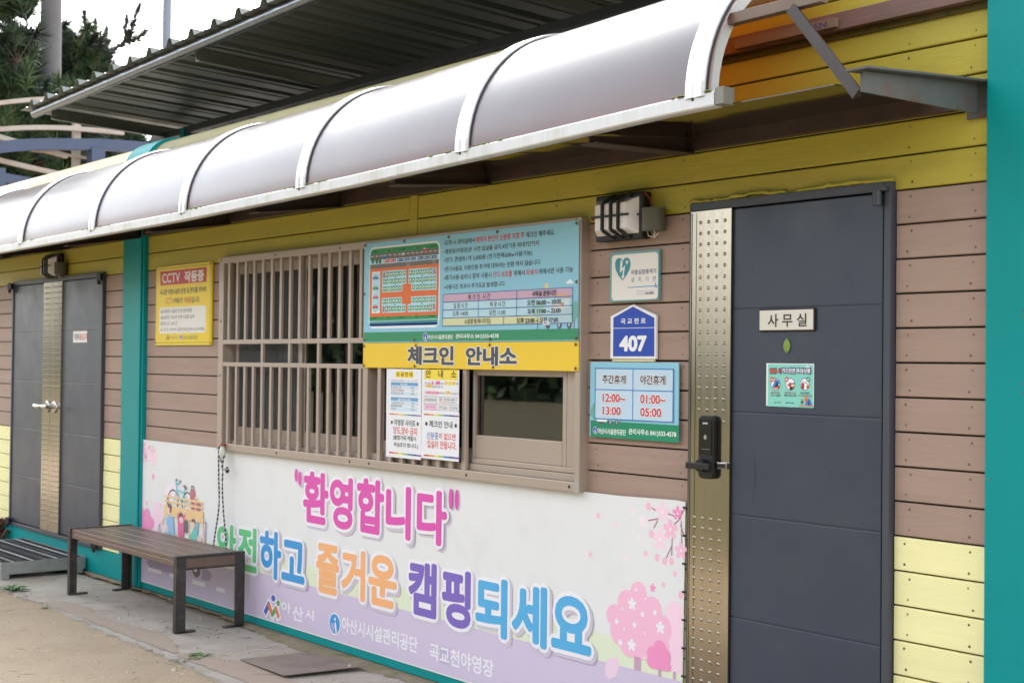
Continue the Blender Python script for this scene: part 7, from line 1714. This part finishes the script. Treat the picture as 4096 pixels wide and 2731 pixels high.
# ================================================================== PINES
NEED=[mat('needle_dark',(36,50,36),.6),mat('needle_mid',(56,78,46),.55),mat('needle_light',(82,106,60),.55)]
for m_ in NEED: m_.node_tree.nodes['Principled BSDF'].inputs['Subsurface Weight'].default_value=0
BARK=mat('pine_bark',(84,66,56),.9,var=.3,scale=12,bump=.6,bscale=20); TWIG=mat('pine_twig',(110,88,66),.9)
def pine(base,label,tips,H,needles=120,twigs=(),width=.0085):
    """tips: list of (point, direction, size, shade); every tip is one shoot with a brush of needles"""
    t=thing('pine_tree',label,'tree',base); bx,by=base[0],base[1]
    tk=MB(); P=smooth([(bx,by,0),(bx+.1,by-.05,H*.3),(bx-.05,by+.06,H*.65),(bx+.05,by,H)],6); tk.tube(P,[.17*(1-.85*i/(len(P)-1)) for i in range(len(P))],12); tk.build('trunk',BARK,t)
    br=MB(); br.use(BARK)
    groups={}
    for S in twigs: br.tube(S,[.034-.024*i/(len(S)-1) for i in range(len(S))],6)
    for tp in tips:
      if tp[2]>.2: groups.setdefault((round(tp[0].x/1.1),round(tp[0].y/.7),round(tp[0].z/.7)),[]).append(tp)
    for g_ in groups.values():
        c=sum((q_[0] for q_ in g_),Vector())/len(g_); r=Vector((bx,by,max(.8,c.z-.55*math.hypot(c.x-bx,c.y-by)*.6))); mid=r.lerp(c,.5)+Vector((0,0,-.08))
        br.tube(smooth([r,mid,c-Vector((0,0,.12))],4),[.045-.032*i/8 for i in range(9)],6)
        for q_ in g_: br.tube([c-Vector((0,0,.12)),c.lerp(q_[0],.6)+Vector((0,0,-.04)),q_[0]],[.012,.009,.006],5,cap=False)
    br.build('branches',parent=t)
    P0=np.array([t_[0] for t_ in tips]); D=np.array([t_[1].normalized() for t_ in tips]); SZ=np.array([t_[2] for t_ in tips]); SH=np.array([t_[3] for t_ in tips],float)
    nN=needles; T=len(tips); P0=np.repeat(P0,nN,0); D=np.repeat(D,nN,0); SZ=np.repeat(SZ,nN)[:,None]; SH=np.repeat(SH,nN)
    q=np.where(np.abs(D[:,2:3])<.9,np.array([[0,0,1.]]),np.array([[1.,0,0]])); A=np.cross(D,q); A/=np.linalg.norm(A,axis=1,keepdims=True); B_=np.cross(D,A)
    s=rng.random((T*nN,1)); ph=rng.uniform(0,2*math.pi,(T*nN,1)); el=np.radians(np.where(s<.75,rng.uniform(18,85,(T*nN,1)),rng.uniform(2,35,(T*nN,1))))
    O=P0+D*(s-.7)*SZ*.9; ND=D*np.cos(el)+(A*np.cos(ph)+B_*np.sin(ph))*np.sin(el); L=SZ*rng.uniform(.55,1,(T*nN,1))
    W=np.cross(ND,rng.normal(size=(T*nN,3))); W/=np.linalg.norm(W,axis=1,keepdims=True); W*=width*SZ/.3
    E_=O+ND*L; E_[:,2]-=.05*L[:,0]
    V=np.stack([O-W,O+W,E_],1).reshape(-1,3).tolist(); F=np.arange(T*nN*3).reshape(-1,3).tolist(); MI=np.clip((SH+rng.uniform(-.5,.9,T*nN)).astype(int),0,2).tolist()
    me=bpy.data.meshes.new('crown'); me.from_pydata(V,[],F)
    for m_ in NEED: me.materials.append(m_)
    me.polygons.foreach_set('material_index',MI); me.update(); o=bpy.data.objects.new('crown',me); COL.objects.link(o); o.parent=t
    settle(t); return t
def top1(y):     # outline of the crown against the sky, height over lateral position (seen from the yard)
    P=[(-2,7.5),(1.9,7.2),(2.28,6.9),(2.38,5.6),(2.7,5.35),(2.9,5.45),(3.15,5.2),(3.4,4.7),(3.8,4.2),(4.6,3.8)]
    for a,b in zip(P,P[1:]):
        if a[0]<=y<=b[0]: return a[1]+(b[1]-a[1])*(y-a[0])/(b[0]-a[0])
    return 3
def brush(n_,xr,yr,zr_,ok,sz,shades):
    out=[]
    while len(out)<n_:
        p_=Vector((random.uniform(*xr),random.uniform(*yr),random.uniform(*zr_)))
        if ok(p_.x,p_.y,p_.z): out.append((p_,Vector((random.gauss(0,.5)+.25,random.gauss(0,.5),random.uniform(.1,1))),random.uniform(*sz),random.choice(shades)))
    return out
holes=[(2.25,5.45,.20,.16),(2.15,6.1,.25,.2),(1.95,4.95,.12,.1),(2.62,6.25,.18,.5),(2.55,4.75,.1,.08)]
def near_ok(x,y,z):
    if z>top1(y-(x+11.5)*-.3)-.12 or any(((y-a)/ra)**2+((z-c)/rc)**2<1 for a,c,ra,rc in holes): return False
    return math.sin(y*5.1+z*2.3)+math.sin(z*6.3-y*1.7+x)>-1.1
tips=brush(620,(-12.2,-11.0),(1.2,3.6),(3.4,6.9),near_ok,(.24,.36),(0,1,1,1,2,2))+brush(420,(-13.8,-12.8),(.6,2.9),(2.4,7.0),near_ok,(.24,.36),(0,0,0,1))+brush(120,(-13.2,-11.2),(-.8,1.2),(2.6,7.4),near_ok,(.3,.4),(0,1,1,2))
pine((-12.4,.9,0),'dense green pine with long needles left of the concrete pole',tips,8)
tips=[]; twigs=[]
def shoot(pts,size=.16):
    S=smooth([Vector(p_) for p_ in pts],4); twigs.append(S)
    for i in range(1,len(S),2): tips.append((S[i],S[i]-S[i-1]+Vector((random.gauss(0,.02),random.gauss(0,.02),.02)),size*random.uniform(.9,1.35),0))
    tips.append((S[-1],S[-1]-S[-2],size*.9,0))
for (y,z0,z1) in ((3.62,6.0,6.75),(3.95,6.1,6.95),(4.12,6.1,6.85),(4.3,6.0,6.75),(3.75,6.0,6.6)): shoot([(-14,y-.02,z0),(-14,y+.02,(z0+z1)/2),(-14,y+.03,z1)],.15)
shoot([(-14,4.2,5.9),(-14,4.41,6.42),(-14,4.67,6.66),(-14,4.76,6.9),(-14,4.86,7.22)],.15); shoot([(-14,4.67,6.64),(-14,4.84,6.72),(-14,4.98,6.84)],.13); shoot([(-14,4.66,6.66),(-14,4.64,6.85),(-14,4.66,7.0)],.12); shoot([(-14,5.05,5.6),(-14,5.12,6.1),(-14,5.2,6.48)],.12)
def far_ok(x,y,z):
    P=[(2.0,6.4),(3.2,6.6),(3.6,6.75),(3.85,6.55),(4.1,6.85),(4.25,6.7),(4.4,6.3),(4.5,5.95),(4.62,5.5),(5.2,5.0),(6.5,4.9)]; yy=y+(x+14)*.4
    if any(((yy-a)/ra)**2+((z-c)/rc)**2<1 for a,c,ra,rc in ((3.7,5.75,.07,.05),(4.25,5.35,.06,.05),(3.95,6.35,.06,.1),(4.2,6.3,.05,.12))): return False
    for a,c in zip(P,P[1:]):
        if a[0]<=yy<=c[0]: return z<a[1]+(c[1]-a[1])*(yy-a[0])/(c[0]-a[0])-.12
    return False
tips+=brush(1500,(-15,-13.4),(2.6,5.0),(4.0,6.8),far_ok,(.22,.34),(0,0,0,1,1,2))
pine((-14.4,3.9,0),'pine with thin leaders against the bright sky right of the concrete pole',tips,5.6,twigs=twigs,width=.0115)

# ================================================================== WOODS ACROSS THE FIELD (seen mirrored in the panes and steel; raised to dim the upper wall)
V=[];F=[];MI=[]
LV=[mat('far_leaf_dark',(44,62,40),.8),mat('far_leaf_mid',(70,92,50),.8),mat('far_bark',(70,58,48),.9)]
for k in range(70000):
    x=random.uniform(-105,62); y=-34-random.expovariate(.3); top=15.5+2.4*math.sin(x*.22)+1.6*math.sin(x*.55+1)+1.0*math.sin(x*1.3)
    z=random.uniform(.1,top)*(1-.25*random.random()**4)
    if -38<x<-19 and z>.8: continue
    r=random.uniform(.22,.55); a=Vector((random.gauss(0,1),random.gauss(0,1),random.gauss(0,1))).normalized(); u=a.orthogonal().normalized()*r; w=a.cross(u)*.7; o=Vector((x,y,z)); k0=len(V)
    V+=[tuple(o-u),tuple(o+w),tuple(o+u),tuple(o-w)]; F.append((k0,k0+1,k0+2,k0+3)); MI.append(random.choice((0,0,1)))
me=bpy.data.meshes.new('woods'); me.from_pydata(V,[],F)
for m_ in LV: me.materials.append(m_)
me.polygons.foreach_set('material_index',MI); wo=bpy.data.objects.new('woods',me); COL.objects.link(wo); tag(wo,kind='stuff')
